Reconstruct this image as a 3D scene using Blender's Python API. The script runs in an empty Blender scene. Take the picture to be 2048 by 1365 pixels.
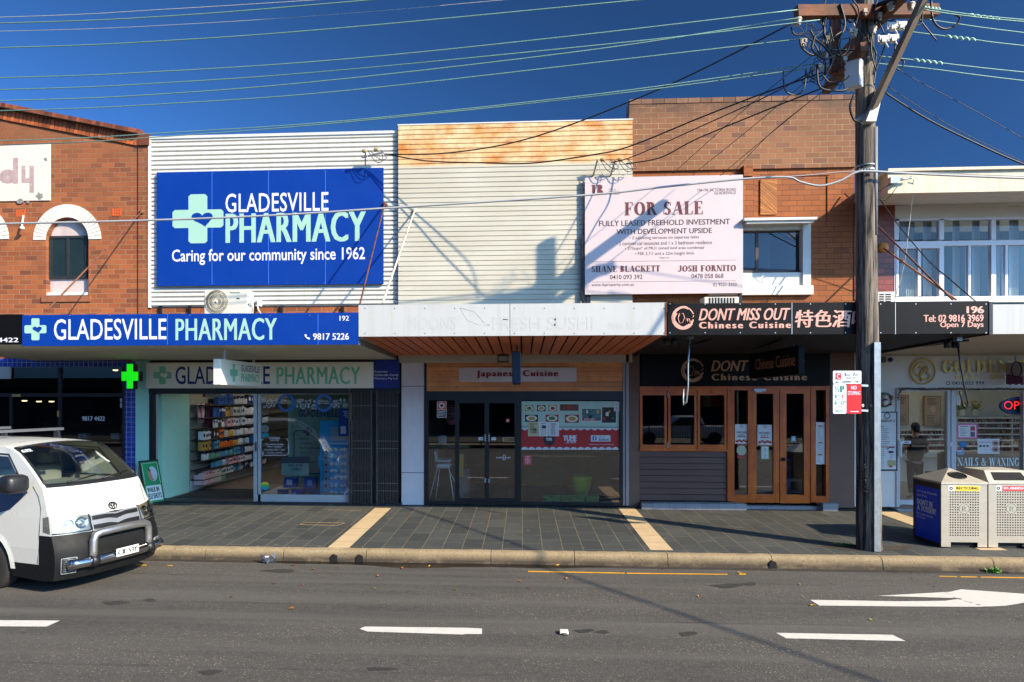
import bpy, bmesh, math, random
from mathutils import Vector, Matrix
SC = bpy.context.scene
COL = SC.collection
R = random.Random(11)
rad = math.radians
# ---------------------------------------------------------------- camera, sky, sun, exposure
F, VX, YH, D, H = 1365.0, 1045.0, 795.0, 13.86, 2.2       # focal length in pixels of the 2048 wide picture, vanishing point, distance, eye height
TH = math.atan(F / 22000.0)
CT, ST = math.cos(TH), math.sin(TH)
PX = VX - F * math.tan(TH)
cam = bpy.data.cameras.new('camera')
cam.sensor_width = 36.0
cam.lens = 36.0 * F / 2048.0
cam.shift_x = (1024 - PX) / 2048.0
cam.shift_y = (YH - 682.5) / 2048.0
cam.clip_start, cam.clip_end = 0.05, 2000.0
co = bpy.data.objects.new('camera', cam)
COL.objects.link(co)
co.location = (0, -D, H)
co.rotation_euler = (rad(90), 0, TH)
SC.camera = co
SUNV = Vector((-1.42, 1.0, -1.03)).normalized()            # direction the sunlight travels
elev = math.asin(-SUNV.z)
w = bpy.data.worlds.new('World')
SC.world = w
w.use_nodes = True
nt = w.node_tree
nt.nodes.clear()
wo = nt.nodes.new('ShaderNodeOutputWorld')
bg = nt.nodes.new('ShaderNodeBackground')
sk = nt.nodes.new('ShaderNodeTexSky')
sk.sky_type = 'NISHITA'
sk.sun_disc = False
sk.sun_elevation = elev
sk.sun_rotation = math.atan2(-SUNV.x, -SUNV.y)
sk.air_density = 0.40
sk.dust_density = 1.6
sk.ozone_density = 10.0
sk.altitude = 0
bg.inputs['Strength'].default_value = 0.15
tint = nt.nodes.new('ShaderNodeMix')                       # the deep blue of a polarised winter sky
tint.data_type, tint.blend_type = 'RGBA', 'MULTIPLY'
tint.inputs[0].default_value = 1.0
tint.inputs[7].default_value = (.54, .82, .88, 1)
nt.links.new(sk.outputs[0], tint.inputs[6])
# polarisation: the sky is darkest a quarter turn away from the sun
tc = nt.nodes.new('ShaderNodeTexCoord')
dt = nt.nodes.new('ShaderNodeVectorMath')
dt.operation = 'DOT_PRODUCT'
dt.inputs[1].default_value = -SUNV
nt.links.new(tc.outputs['Generated'], dt.inputs[0])
sq = nt.nodes.new('ShaderNodeMath')
sq.operation = 'MULTIPLY'
nt.links.new(dt.outputs['Value'], sq.inputs[0])
nt.links.new(dt.outputs['Value'], sq.inputs[1])
pol = nt.nodes.new('ShaderNodeMapRange')
nt.links.new(sq.outputs[0], pol.inputs[0])
pol.inputs[3].default_value, pol.inputs[4].default_value = .47, 1.7
vm = nt.nodes.new('ShaderNodeVectorMath')
vm.operation = 'SCALE'
nt.links.new(tint.outputs[2], vm.inputs[0])
nt.links.new(pol.outputs[0], vm.inputs['Scale'])
nt.links.new(vm.outputs[0], bg.inputs['Color'])
nt.links.new(bg.outputs[0], wo.inputs['Surface'])
sl = bpy.data.lights.new('sun', 'SUN')
sl.energy = 4.2
sl.angle = rad(0.53)
sl.color = (1.0, 0.83, 0.58)
so = bpy.data.objects.new('sun', sl)
COL.objects.link(so)
so.rotation_euler = (-SUNV).to_track_quat('Z', 'Y').to_euler()
so.location = -SUNV * 60
SC.view_settings.view_transform = 'Standard'
SC.view_settings.look = 'None'
SC.view_settings.gamma = 1
SC.view_settings.exposure = 1.15
SC.cycles.max_bounces = 8
SC.cycles.transparent_max_bounces = 16
SC.cycles.caustics_reflective = False
SC.cycles.caustics_refractive = False
SC.cycles.use_denoising = True

# ---------------------------------------------------------------- from a pixel of the photograph to a place in the street
def ray(px, py):
    a = (px - PX) / F
    return Vector((CT * a - ST, ST * a + CT, (YH - py) / F))
def at(px, py, Y):
    d = ray(px, py)
    t = (Y + D) / d.y
    return Vector((d.x * t, Y, H + d.z * t))
def onz(px, py, z):
    d = ray(px, py)
    t = (z - H) / d.z
    return Vector((d.x * t, d.y * t - D, z))
def X(px, Y=0.0): return at(px, 700, Y).x
def Z(px, py, Y=0.0): return at(px, py, Y).z
def rc(x0, y0, x1, y1, Y):
    m = (x0 + x1) / 2
    return X(x0, Y), X(x1, Y), Z(m, y1, Y), Z(m, y0, Y)     # x0, x1, z0, z1

# ---------------------------------------------------------------- materials
def S(r, g, b):
    f = lambda c: (c / 255 / 12.92) if c <= 10 else ((c / 255 + .055) / 1.055) ** 2.4
    return (f(r), f(g), f(b))
MATS = {}
def nn(nt, t, **kw):
    n = nt.nodes.new(t)
    for k, v in kw.items():
        if hasattr(n, k) and not k[0].isupper(): setattr(n, k, v)
        else: n.inputs[k.replace('_', ' ')].default_value = v
    return n
def base(name):
    m = bpy.data.materials.new(name)
    m.use_nodes = True
    nt = m.node_tree
    return m, nt, nt.nodes['Principled BSDF']
def mixc(nt, fac, a, b, blend='MIX'):
    n = nt.nodes.new('ShaderNodeMix')
    n.data_type = 'RGBA'
    n.blend_type = blend
    for i, v in ((0, fac), (6, a), (7, b)):
        if hasattr(v, 'is_linked') or hasattr(v, 'links'): nt.links.new(v, n.inputs[i])
        elif i == 0: n.inputs[0].default_value = v
        else: n.inputs[i].default_value = (*v, 1)
    return n.outputs[2]
def ramp(nt, fac, a, b):
    n = nt.nodes.new('ShaderNodeMapRange')
    nt.links.new(fac, n.inputs[0])
    n.inputs[1].default_value, n.inputs[2].default_value = a, b
    return n.outputs[0]
def noise(nt, vec, scale, detail=4, rough=.6):
    n = nt.nodes.new('ShaderNodeTexNoise')
    n.inputs['Scale'].default_value = scale
    n.inputs['Detail'].default_value = detail
    n.inputs['Roughness'].default_value = rough
    if vec is not None: nt.links.new(vec, n.inputs['Vector'])
    return n.outputs[0]
def coords(nt, scale=(1, 1, 1), rot=(0, 0, 0)):
    g = nt.nodes.new('ShaderNodeNewGeometry')
    mp = nt.nodes.new('ShaderNodeMapping')
    mp.inputs['Scale'].default_value = scale
    mp.inputs['Rotation'].default_value = rot
    nt.links.new(g.outputs['Position'], mp.inputs[0])
    return mp.outputs[0]
def objco(nt, scale=(1, 1, 1)):
    g = nt.nodes.new('ShaderNodeTexCoord')
    mp = nt.nodes.new('ShaderNodeMapping')
    mp.inputs['Scale'].default_value = scale
    nt.links.new(g.outputs['Object'], mp.inputs[0])
    return mp.outputs[0]
def bump(nt, p, h, dist=.004, strength=.6):
    b = nt.nodes.new('ShaderNodeBump')
    b.inputs['Distance'].default_value = dist
    b.inputs['Strength'].default_value = strength
    nt.links.new(h, b.inputs['Height'])
    nt.links.new(b.outputs[0], p.inputs['Normal'])
def mat(name, col, rough=.6, metal=0., var=.12, scale=3., stretch=(1, 1, 1), bmp=0., coat=0., spec=.5, emit=0., dirt=None, island=0., streak=0.):
    """a plain surface: base colour, broad and fine wear, a little relief"""
    if name in MATS: return MATS[name]
    m, nt, p = base(name)
    v = coords(nt, stretch)
    n1 = noise(nt, v, scale, 6, .65)
    dk = tuple(c * (1 - var) for c in col)
    lt = tuple(min(1, c * (1 + var)) for c in col)
    c = mixc(nt, ramp(nt, n1, .3, .7), dk, lt)
    if island:
        g = nt.nodes.new('ShaderNodeNewGeometry')
        c = mixc(nt, ramp(nt, g.outputs['Random Per Island'], 0, 1), c, tuple(x * (1 - island) for x in col))
    if dirt:
        n2 = noise(nt, v, scale * .7, 8, .75)
        c = mixc(nt, ramp(nt, n2, dirt[1], dirt[1] + .12), c, dirt[0])
    if streak:
        ns = noise(nt, coords(nt, (7, 7, .3)), 1.0, 6, .7)
        c = mixc(nt, ramp(nt, ns, .5, .85), c, tuple(x * (1 - streak) for x in (col[0], col[1] * .95, col[2] * .88)))
    nt.links.new(c, p.inputs['Base Color'])
    p.inputs['Metallic'].default_value = metal
    p.inputs['Specular IOR Level'].default_value = spec
    p.inputs['Coat Weight'].default_value = coat
    p.inputs['Coat Roughness'].default_value = .08
    r = nt.nodes.new('ShaderNodeMapRange')
    nt.links.new(noise(nt, v, scale * 4, 4), r.inputs[0])
    r.inputs[3].default_value, r.inputs[4].default_value = max(.02, rough - .1), min(1, rough + .1)
    nt.links.new(r.outputs[0], p.inputs['Roughness'])
    if bmp: bump(nt, p, noise(nt, v, scale * 14, 5), bmp)
    if emit:
        nt.links.new(c, p.inputs['Emission Color'])
        p.inputs['Emission Strength'].default_value = emit
    MATS[name] = m
    return m
def glassm(name, tint=(.8, .85, .83), ior=1.5, boost=0.):
    if name in MATS: return MATS[name]
    m, nt, p = base(name)
    nt.nodes.remove(p)
    t = nn(nt, 'ShaderNodeBsdfTransparent', Color=(*tint, 1))
    g = nn(nt, 'ShaderNodeBsdfGlossy', Color=(1, 1, 1, 1), Roughness=.003)
    f = nn(nt, 'ShaderNodeFresnel', IOR=ior)
    a = nn(nt, 'ShaderNodeMath', operation='ADD')
    a.inputs[1].default_value = boost
    a.use_clamp = True
    x = nt.nodes.new('ShaderNodeMixShader')
    nt.links.new(f.outputs[0], a.inputs[0])
    nt.links.new(a.outputs[0], x.inputs[0])
    nt.links.new(t.outputs[0], x.inputs[1])
    nt.links.new(g.outputs[0], x.inputs[2])
    nt.links.new(x.outputs[0], nt.nodes['Material Output'].inputs[0])
    MATS[name] = m
    return m
def brickm(name, c1, c2, mortar, axes='xz', bw=.24, rh=.086, ms=.011, dark=None, dirtz=None, off=.5, rough=.85, vari=.5, rot=0, spots=None):
    """bricks or pavers laid in the plane of two world axes"""
    if name in MATS: return MATS[name]
    m, nt, p = base(name)
    g = nt.nodes.new('ShaderNodeNewGeometry')
    sp = nt.nodes.new('ShaderNodeSeparateXYZ')
    nt.links.new(g.outputs['Position'], sp.inputs[0])
    cb = nt.nodes.new('ShaderNodeCombineXYZ')
    nt.links.new(sp.outputs['xyz'.index(axes[0])], cb.inputs[0])
    nt.links.new(sp.outputs['xyz'.index(axes[1])], cb.inputs[1])
    vec = cb.outputs[0]
    if rot:
        mp = nn(nt, 'ShaderNodeMapping')
        mp.inputs['Rotation'].default_value = (0, 0, rot)
        nt.links.new(vec, mp.inputs[0])
        vec = mp.outputs[0]
    b = nt.nodes.new('ShaderNodeTexBrick')
    b.offset = off
    nt.links.new(vec, b.inputs['Vector'])
    for k, v in (('Color1', (0, 0, 0, 1)), ('Color2', (1, 1, 1, 1)), ('Mortar', (.5, .5, .5, 1)), ('Scale', 1.), ('Mortar Size', ms / 2), ('Mortar Smooth', .15), ('Bias', 0.), ('Brick Width', bw), ('Row Height', rh)):
        b.inputs[k].default_value = v
    big = noise(nt, vec, .55, 4)
    fine = noise(nt, vec, 30, 5, .7)
    c = mixc(nt, b.outputs['Color'], c1, c2)
    dkc = dark or tuple(x * .45 for x in c1)
    # a few burnt bricks: the brick's own random value near one end
    c = mixc(nt, ramp(nt, b.outputs['Color'], .72, .96), c, dkc)
    c = mixc(nt, ramp(nt, big, .42, .75), c, tuple(x * vari for x in c1))
    c = mixc(nt, ramp(nt, fine, .35, .9), c, tuple(x * .62 for x in c2))
    mo = mixc(nt, ramp(nt, noise(nt, vec, 1.3, 5), .35, .7), mortar, tuple(x * .5 for x in mortar))
    c = mixc(nt, b.outputs['Fac'], c, mo)
    if spots:      # old gum and drips
        vo = nt.nodes.new('ShaderNodeTexVoronoi')
        vo.inputs['Scale'].default_value = 2.6
        nt.links.new(vec, vo.inputs['Vector'])
        c = mixc(nt, ramp(nt, vo.outputs['Distance'], .085, .06), c, spots)
        c = mixc(nt, ramp(nt, noise(nt, vec, .9, 8, .75), .55, .7), c, tuple(x * .72 for x in c1))
        c = mixc(nt, ramp(nt, noise(nt, vec, 2.3, 8, .7), .62, .7), c, tuple(min(1, x * 1.5) for x in c2))
    if dirtz:      # weathering below the coping
        r_ = nn(nt, 'ShaderNodeMapRange')
        nt.links.new(sp.outputs[2], r_.inputs[0])
        r_.inputs[1].default_value, r_.inputs[2].default_value = dirtz[0], dirtz[1]
        mu = nn(nt, 'ShaderNodeMath', operation='MULTIPLY')
        nt.links.new(r_.outputs[0], mu.inputs[0])
        nt.links.new(ramp(nt, noise(nt, vec, 1.6, 8, .7), .35, .62), mu.inputs[1])
        c = mixc(nt, mu.outputs[0], c, dirtz[2])
    nt.links.new(c, p.inputs['Base Color'])
    p.inputs['Roughness'].default_value = rough
    sb = nn(nt, 'ShaderNodeMath', operation='MULTIPLY_ADD')
    nt.links.new(b.outputs['Fac'], sb.inputs[0])
    sb.inputs[1].default_value = -1.0
    nt.links.new(fine, sb.inputs[2])
    bump(nt, p, sb.outputs[0], .006, .8)
    MATS[name] = m
    return m
def woodm(name, c1, c2, axis='x', rough=.5, plank=0, coat=0.):
    if name in MATS: return MATS[name]
    m, nt, p = base(name)
    st = {'x': (.6, 9, 9), 'z': (9, 9, .6), 'y': (9, .6, 9)}[axis]
    v = coords(nt, st)
    n1 = noise(nt, v, 2.2, 8, .7)
    c = mixc(nt, ramp(nt, n1, .3, .7), c1, c2)
    n2 = noise(nt, coords(nt), 2.0, 3)
    c = mixc(nt, ramp(nt, n2, .4, .8), c, tuple(x * .72 for x in c1))
    g = nt.nodes.new('ShaderNodeNewGeometry')
    c = mixc(nt, ramp(nt, g.outputs['Random Per Island'], 0.2, 1.6), c, tuple(x * .6 for x in c1))
    vo = nt.nodes.new('ShaderNodeTexVoronoi')
    vo.inputs['Scale'].default_value = 1.0
    nt.links.new(coords(nt, {'x': (2.2, 3, 7), 'z': (7, 3, 2.2), 'y': (3, 2.2, 3)}[axis]), vo.inputs['Vector'])
    kn = ramp(nt, vo.outputs['Distance'], .11, .05)
    c = mixc(nt, kn, c, tuple(x * .3 for x in c1))
    nt.links.new(c, p.inputs['Base Color'])
    p.inputs['Roughness'].default_value = rough
    p.inputs['Coat Weight'].default_value = coat
    bump(nt, p, n1, .002, .5)
    MATS[name] = m
    return m

# ---------------------------------------------------------------- mesh building
_T = {}
def text_mesh(s, bold=0., res=3, sp=1.):
    k = (s, bold, res, sp)
    if k in _T: return _T[k]
    cu = bpy.data.curves.new('t', 'FONT')
    cu.body = s
    cu.offset = bold
    cu.resolution_u = res
    cu.space_character = sp
    ob = bpy.data.objects.new('t', cu)
    COL.objects.link(ob)
    dg = bpy.context.evaluated_depsgraph_get()
    me = bpy.data.meshes.new_from_object(ob.evaluated_get(dg))
    vs = [(v.co.x, v.co.y) for v in me.vertices]
    fs = [tuple(p.vertices) for p in me.polygons]
    bpy.data.objects.remove(ob)
    bpy.data.meshes.remove(me)
    bpy.data.curves.remove(cu)
    x0, x1 = min(v[0] for v in vs), max(v[0] for v in vs)
    y0, y1 = min(v[1] for v in vs), max(v[1] for v in vs)
    _T[k] = ([((x - x0) / (x1 - x0), (y - y0) / (y1 - y0)) for x, y in vs], fs, x1 - x0)
    return _T[k]
def wloc(o):
    v = Vector((0, 0, 0))
    while o is not None:
        v += o.location
        o = o.parent
    return v
class MB:
    def __init__(s):
        s.bm = bmesh.new()
        s.mi = 0
    def face(s, pts):
        try: f = s.bm.faces.new([s.bm.verts.new(p) for p in pts])
        except ValueError: return None
        f.material_index = s.mi
        return f
    def box(s, x0, x1, y0, y1, z0, z1):
        if x0 > x1: x0, x1 = x1, x0
        if y0 > y1: y0, y1 = y1, y0
        if z0 > z1: z0, z1 = z1, z0
        v = [s.bm.verts.new(p) for p in ((x0, y0, z0), (x1, y0, z0), (x1, y1, z0), (x0, y1, z0), (x0, y0, z1), (x1, y0, z1), (x1, y1, z1), (x0, y1, z1))]
        for f in ((0, 3, 2, 1), (4, 5, 6, 7), (0, 1, 5, 4), (1, 2, 6, 5), (2, 3, 7, 6), (3, 0, 4, 7)):
            s.bm.faces.new([v[i] for i in f]).material_index = s.mi
        return s
    def pb(s, px0, py0, px1, py1, Y, th=.04):
        """box whose front face covers a pixel rectangle on the plane Y"""
        x0, x1, z0, z1 = rc(px0, py0, px1, py1, Y)
        return s.box(x0, x1, Y, Y + th, z0, z1)
    def pq(s, px0, py0, px1, py1, Y):
        x0, x1, z0, z1 = rc(px0, py0, px1, py1, Y)
        s.face([(x0, Y, z0), (x1, Y, z0), (x1, Y, z1), (x0, Y, z1)])
        return s
    def obox(s, O, U, V, W):
        O, U, V, W = map(Vector, (O, U, V, W))
        v = [s.bm.verts.new(O + U * a + V * b + W * c) for c in (0, 1) for a, b in ((0, 0), (1, 0), (1, 1), (0, 1))]
        for f in ((0, 3, 2, 1), (4, 5, 6, 7), (0, 1, 5, 4), (1, 2, 6, 5), (2, 3, 7, 6), (3, 0, 4, 7)):
            s.bm.faces.new([v[i] for i in f]).material_index = s.mi
        return s
    def bar(s, a, b, wd, ht, up=(0, 0, 1)):
        a, b = Vector(a), Vector(b)
        d = (b - a)
        sd = d.cross(Vector(up))
        if sd.length < 1e-6: sd = d.cross(Vector((1, 0, 0)))
        sd.normalize()
        u = sd.cross(d).normalized()
        return s.obox(a - sd * wd / 2 - u * ht / 2, d, sd * wd, u * ht)
    def tube(s, pts, r, n=8, r1=None, cap=True):
        pts = [Vector(p) for p in pts]
        rings = []
        up = None
        for i, p in enumerate(pts):
            d = (pts[min(i + 1, len(pts) - 1)] - pts[max(i - 1, 0)]).normalized()
            if up is None:
                up = d.orthogonal().normalized()
            up = (up - d * up.dot(d)).normalized()
            b = d.cross(up)
            rr = r if r1 is None else r + (r1 - r) * i / (len(pts) - 1)
            rings.append([s.bm.verts.new(p + (up * math.cos(2 * math.pi * k / n) + b * math.sin(2 * math.pi * k / n)) * rr) for k in range(n)])
        for a, b in zip(rings, rings[1:]):
            for k in range(n):
                f = s.bm.faces.new((a[k], a[(k + 1) % n], b[(k + 1) % n], b[k]))
                f.material_index = s.mi
                f.smooth = True
        if cap:
            s.bm.faces.new(rings[0][::-1]).material_index = s.mi
            s.bm.faces.new(rings[-1]).material_index = s.mi
        return s
    def lathe(s, c, prof, n=16, axis='z', smooth=True):
        c = Vector(c)
        rings = []
        for r, h in prof:
            ring = []
            for k in range(n):
                a = 2 * math.pi * k / n
                u, v = r * math.cos(a), r * math.sin(a)
                ring.append(s.bm.verts.new(c + (Vector((u, v, h)) if axis == 'z' else Vector((u, -h, v)) if axis == 'y' else Vector((h, u, v)))))
            rings.append(ring)
        for a, b in zip(rings, rings[1:]):
            for k in range(n):
                f = s.bm.faces.new((a[k], a[(k + 1) % n], b[(k + 1) % n], b[k]))
                f.material_index = s.mi
                f.smooth = smooth
        for q in (rings[0][::-1], rings[-1]):
            try: s.bm.faces.new(q).material_index = s.mi
            except ValueError: pass
        return s
    def ball(s, c, r, sc=(1, 1, 1), n=14):
        c = Vector(c)
        m = Matrix.Translation(c) @ Matrix.Diagonal((*(r * x for x in sc), 1))
        q = bmesh.ops.create_uvsphere(s.bm, u_segments=n, v_segments=max(6, n * 2 // 3), radius=1, matrix=m)
        for v in q['verts']:
            for f in v.link_faces:
                f.smooth = True
                f.material_index = s.mi
        return s
    def prism(s, pts, y0, y1):
        """polygon in the x, z plane with thickness from y0 to y1"""
        a = [s.bm.verts.new((x, y0, z)) for x, z in pts]
        b = [s.bm.verts.new((x, y1, z)) for x, z in pts]
        n = len(pts)
        for q in (a, b[::-1]):
            s.bm.faces.new(q).material_index = s.mi
        for k in range(n):
            s.bm.faces.new((a[k], b[k], b[(k + 1) % n], a[(k + 1) % n])).material_index = s.mi
        return s
    def flat(s, pts, z, th=.0):
        """polygon of (x, y) at height z, th thick"""
        a = [s.bm.verts.new((p[0], p[1], z)) for p in pts]
        s.bm.faces.new(a).material_index = s.mi
        if th:
            b = [s.bm.verts.new((p[0], p[1], z - th)) for p in pts]
            for k in range(len(a)):
                s.bm.faces.new((a[k], b[k], b[(k + 1) % len(a)], a[(k + 1) % len(a)])).material_index = s.mi
        return s
    def sheet(s, outer, holes, Y, depth=0., back=.25):
        """wall face in the plane Y with openings, their reveals and the wall's own thickness"""
        loops = [outer] + holes
        es = []
        for L in loops:
            vs = [s.bm.verts.new((x, Y, z)) for x, z in L]
            es += [s.bm.edges.new((vs[i], vs[(i + 1) % len(vs)])) for i in range(len(vs))]
        q = bmesh.ops.triangle_fill(s.bm, use_beauty=True, use_dissolve=False, edges=es, normal=(0, -1, 0))
        for f in q['geom']:
            if isinstance(f, bmesh.types.BMFace): f.material_index = s.mi
        for i, L in enumerate(loops):
            dp = depth if i else back
            for k in range(len(L)):
                (xa, za), (xb, zb) = L[k], L[(k + 1) % len(L)]
                s.face(((xa, Y, za), (xb, Y, zb), (xb, Y + dp, zb), (xa, Y + dp, za)))
        return s
    def text(s, t, O, U, V, bold=0., shear=0., res=3, th=.0015, sp=1.):
        """lettering filling the parallelogram O, U, V; heavy weights are overlaid shifted copies"""
        O, U, V = Vector(O), Vector(U), Vector(V)
        b0 = bold if bold <= .012 else 0.
        vs, fs, tw = text_mesh(t, b0, res, sp)
        sx = (bold - b0) / tw
        nrm = U.cross(V).normalized()
        sh = shear * V.length / max(U.length, 1e-6)
        tot = 1 + abs(sh)
        for k in ((0,) if sx < 1e-5 else (-1, 0, 1)):
            o = nrm * (th + .0005 * (k + 1))
            bv = [s.bm.verts.new(O + U * ((x * (1 - 2 * sx) + sx * (1 + k) + sh * y) / tot) + V * y + o) for x, y in vs]
            for f in fs:
                try:
                    q = s.bm.faces.new([bv[i] for i in f])
                    q.material_index = s.mi
                except ValueError: pass
        return s
    def ptext(s, t, px0, py0, px1, py1, Y, bold=0., shear=0., res=3, sp=1.):
        x0, x1, z0, z1 = rc(px0, py0, px1, py1, Y)
        return s.text(t, (x0, Y, z0), (x1 - x0, 0, 0), (0, 0, z1 - z0), bold, shear, res, .0015, sp)
    def polys(s, ps, O, U, V, th=.0015):
        O, U, V = Vector(O), Vector(U), Vector(V)
        nrm = U.cross(V).normalized() * th
        for i, p in enumerate(ps):
            s.face([O + U * x + V * y + nrm * (1 + .05 * (i % 7)) for x, y in p])
        return s
    def build(s, name, m, parent=None, smooth=False, bevel=0., weld=False, autos=None):
        me = bpy.data.meshes.new(name)
        if weld: bmesh.ops.remove_doubles(s.bm, verts=s.bm.verts, dist=1e-5)
        o0 = wloc(parent) if parent else Vector((0, 0, 0))
        if o0.length: bmesh.ops.translate(s.bm, verts=s.bm.verts, vec=-o0)
        bmesh.ops.recalc_face_normals(s.bm, faces=s.bm.faces)
        s.bm.to_mesh(me)
        s.bm.free()
        for x in (m if isinstance(m, (list, tuple)) else [m]): me.materials.append(x)
        if smooth:
            for p in me.polygons: p.use_smooth = True
        o = bpy.data.objects.new(name, me)
        COL.objects.link(o)
        if parent: o.parent = parent
        if bevel:
            b = o.modifiers.new('bevel', 'BEVEL')
            b.width, b.segments, b.limit_method = bevel, 2, 'ANGLE'
            b.harden_normals = False
        return o
def tag(o, label=None, cat=None, group=None, kind=None):
    if label: o['label'] = label
    if cat: o['category'] = cat
    if group: o['group'] = group
    if kind: o['kind'] = kind
    return o
def thing(name, label, cat, loc=(0, 0, 0), group=None):
    o = bpy.data.objects.new(name, None)
    o.empty_display_size = .2
    COL.objects.link(o)
    o.location = loc
    return tag(o, label, cat, group)
def copy_tree(o, parent=None):
    c = o.copy()
    COL.objects.link(c)
    c.parent = parent
    for ch in list(o.children): copy_tree(ch, c)
    return c
def struct(name, mb, m, **k):
    return tag(mb.build(name, m, **k), kind='structure')
def ell(cx, cy, rx, ry, n=20, a0=0., a1=360.):
    return [(cx + rx * math.cos(rad(a0 + (a1 - a0) * i / n)), cy + ry * math.sin(rad(a0 + (a1 - a0) * i / n))) for i in range(n + (a1 - a0 < 359.9))]
def ring(cx, cy, rx, ry, t, n=20, a0=0., a1=360., tv=None):
    """quads of an elliptical band; t thick at the sides, tv thick at top and bottom"""
    tv = t if tv is None else tv
    out = []
    for i in range(n):
        q = []
        for k, side in ((i, 0), (i + 1, 0), (i + 1, 1), (i, 1)):
            a = rad(a0 + (a1 - a0) * k / n)
            w_ = (t * abs(math.cos(a)) + tv * abs(math.sin(a))) * side
            q.append((cx + (rx - w_) * math.cos(a), cy + (ry - w_) * math.sin(a)))
        out.append(q)
    return out
# a thick and thin serif alphabet drawn as strokes
def serif_glyph(ch, T=.2, t=.05):
    P, sv = [], .09
    rect = lambda x0, x1, y0, y1: P.append([(x0, y0), (x1, y0), (x1, y1), (x0, y1)])
    def stem(x, w_=T, top=True, bot=True):
        rect(x, x + w_, 0, 1)
        if bot: rect(x - sv, x + w_ + sv, 0, t)
        if top: rect(x - sv, x + w_ + sv, 1 - t, 1)
    def diag(x0, y0, x1, y1, w_): P.append([(x0, y0), (x0 + w_, y0), (x1 + w_, y1), (x1, y1)])
    def foot(x, y=0., w_=.3): rect(x - w_ / 2, x + w_ / 2, y, y + t)
    h = 1 - t
    if ch == 'I': stem(sv); return P, T + 2 * sv
    if ch in 'EF':
        stem(sv, top=False, bot=ch == 'F'); rect(0, .66, h, 1); rect(sv, .5, .48, .48 + t); rect(.61, .66, .76, 1); rect(.46, .5, .36, .64)
        if ch == 'E': rect(0, .7, 0, t); rect(.65, .7, 0, .26)
        return P, .72
    if ch == 'L': stem(sv, bot=False); rect(0, .68, 0, t); rect(.62, .68, 0, .28); return P, .7
    if ch == 'T':
        stem(.26, top=False); rect(0, .72, h, 1); rect(0, .05, .74, 1); rect(.67, .72, .74, 1); return P, .72
    if ch == 'H': stem(sv); stem(.55); rect(.2, .6, .48, .48 + t); return P, .55 + T + sv
    if ch == 'N':
        rect(.1, .1 + t, 0, 1); foot(.12); foot(.06, h, .2); diag(.62, 0, .06, 1, T); rect(.8, .8 + t, 0, 1); foot(.82, h); return P, .95
    if ch == 'D': stem(sv); P.extend(ring(.3, .5, .52, .5, T, 14, -90, 90, t)); return P, .84
    if ch == 'B':
        stem(sv); P.extend(ring(.3, .75, .34, .25, T * .9, 10, -90, 90, t)); P.extend(ring(.3, .26, .4, .26, T, 10, -90, 90, t)); return P, .73
    if ch == 'P': stem(sv); P.extend(ring(.3, .73, .38, .27, T, 10, -90, 90, t)); return P, .7
    if ch == 'R':
        stem(sv); P.extend(ring(.3, .75, .36, .25, T, 10, -90, 90, t)); diag(.6, 0, .34, .52, T); foot(.74, 0, .24); return P, .84
    if ch == 'O': P.extend(ring(.44, .5, .44, .51, T, 24, 0, 360, t)); return P, .88
    if ch in 'CG':
        P.extend(ring(.44, .5, .44, .51, T, 20, 42, 318, t)); rect(.72, .77, .62, .95)
        if ch == 'G': rect(.62, .62 + T * .8, 0.06, .42); rect(.52, .9, .4, .4 + t)
        else: rect(.72, .77, .1, .32)
        return P, .84
    if ch == 'S':
        P.extend(ring(.32, .74, .28, .27, T * .8, 12, 40, 270, t)); P.extend(ring(.3, .26, .3, .27, T * .9, 12, -140, 90, t)); rect(.54, .58, .68, .95); rect(0.02, .06, .05, .32)
        return P, .62
    if ch == 'A':
        diag(.08, 0, .42, 1, t); diag(.6, 0, .36, 1, T); rect(.2, .62, .32, .32 + t); foot(.1, 0, .24); foot(.72, 0, .32); return P, .88
    if ch == 'J': rect(.26, .26 + T, .18, 1); foot(.36, h, .42); P.extend(ring(.2, .17, .26, .18, T * .8, 10, -180, 0, t)); return P, .58
    if ch == 'K':
        stem(sv); diag(.3, .42, .68, 1, t * 1.3); diag(.62, 0, .36, .56, T); foot(.72, h, .24); foot(.74, 0, .28); return P, .88
    if ch == 'W':
        diag(.24, 0, .04, 1, T); diag(.3, 0, .52, 1, t); diag(.72, 0, .48, 1, T); diag(.8, 0, 1.06, 1, t)
        for q in (.12, .55, 1.08): foot(q, h, .3)
        return P, 1.18
    if ch == 'X': diag(.62, 0, .04, 1, T); diag(.06, 0, .66, 1, t); foot(.1); foot(.74); foot(.14, h); foot(.7, h); return P, .9
    if ch == '&':
        P.extend(ring(.36, .76, .2, .24, T * .7, 14, 0, 360, t)); P.extend(ring(.34, .27, .34, .27, T * .8, 16, 80, 330, t)); diag(.72, 0, .22, .68, T * .8); rect(.6, .9, .5, .5 + t); diag(.6, .12, .78, .5, t); return P, .95
    if ch == '.': rect(.04, .2, 0, .18); return P, .26
    return P, .38
def serif(mb, s, O, U, V, T=.2, t=.05, gap=.08):
    ps, x = [], 0
    for ch in s:
        g, ad = serif_glyph(ch, T, t)
        ps += [[(a + x, b) for a, b in p] for p in g]
        x += ad + gap
    x -= gap
    mb.polys([[(a / x, b) for a, b in p] for p in ps], O, U, V, .004)
def pserif(mb, s, px0, py0, px1, py1, Y, **k):
    x0, x1, z0, z1 = rc(px0, py0, px1, py1, Y)
    serif(mb, s, (x0, Y, z0), (x1 - x0, 0, 0), (0, 0, z1 - z0), **k)
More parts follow.
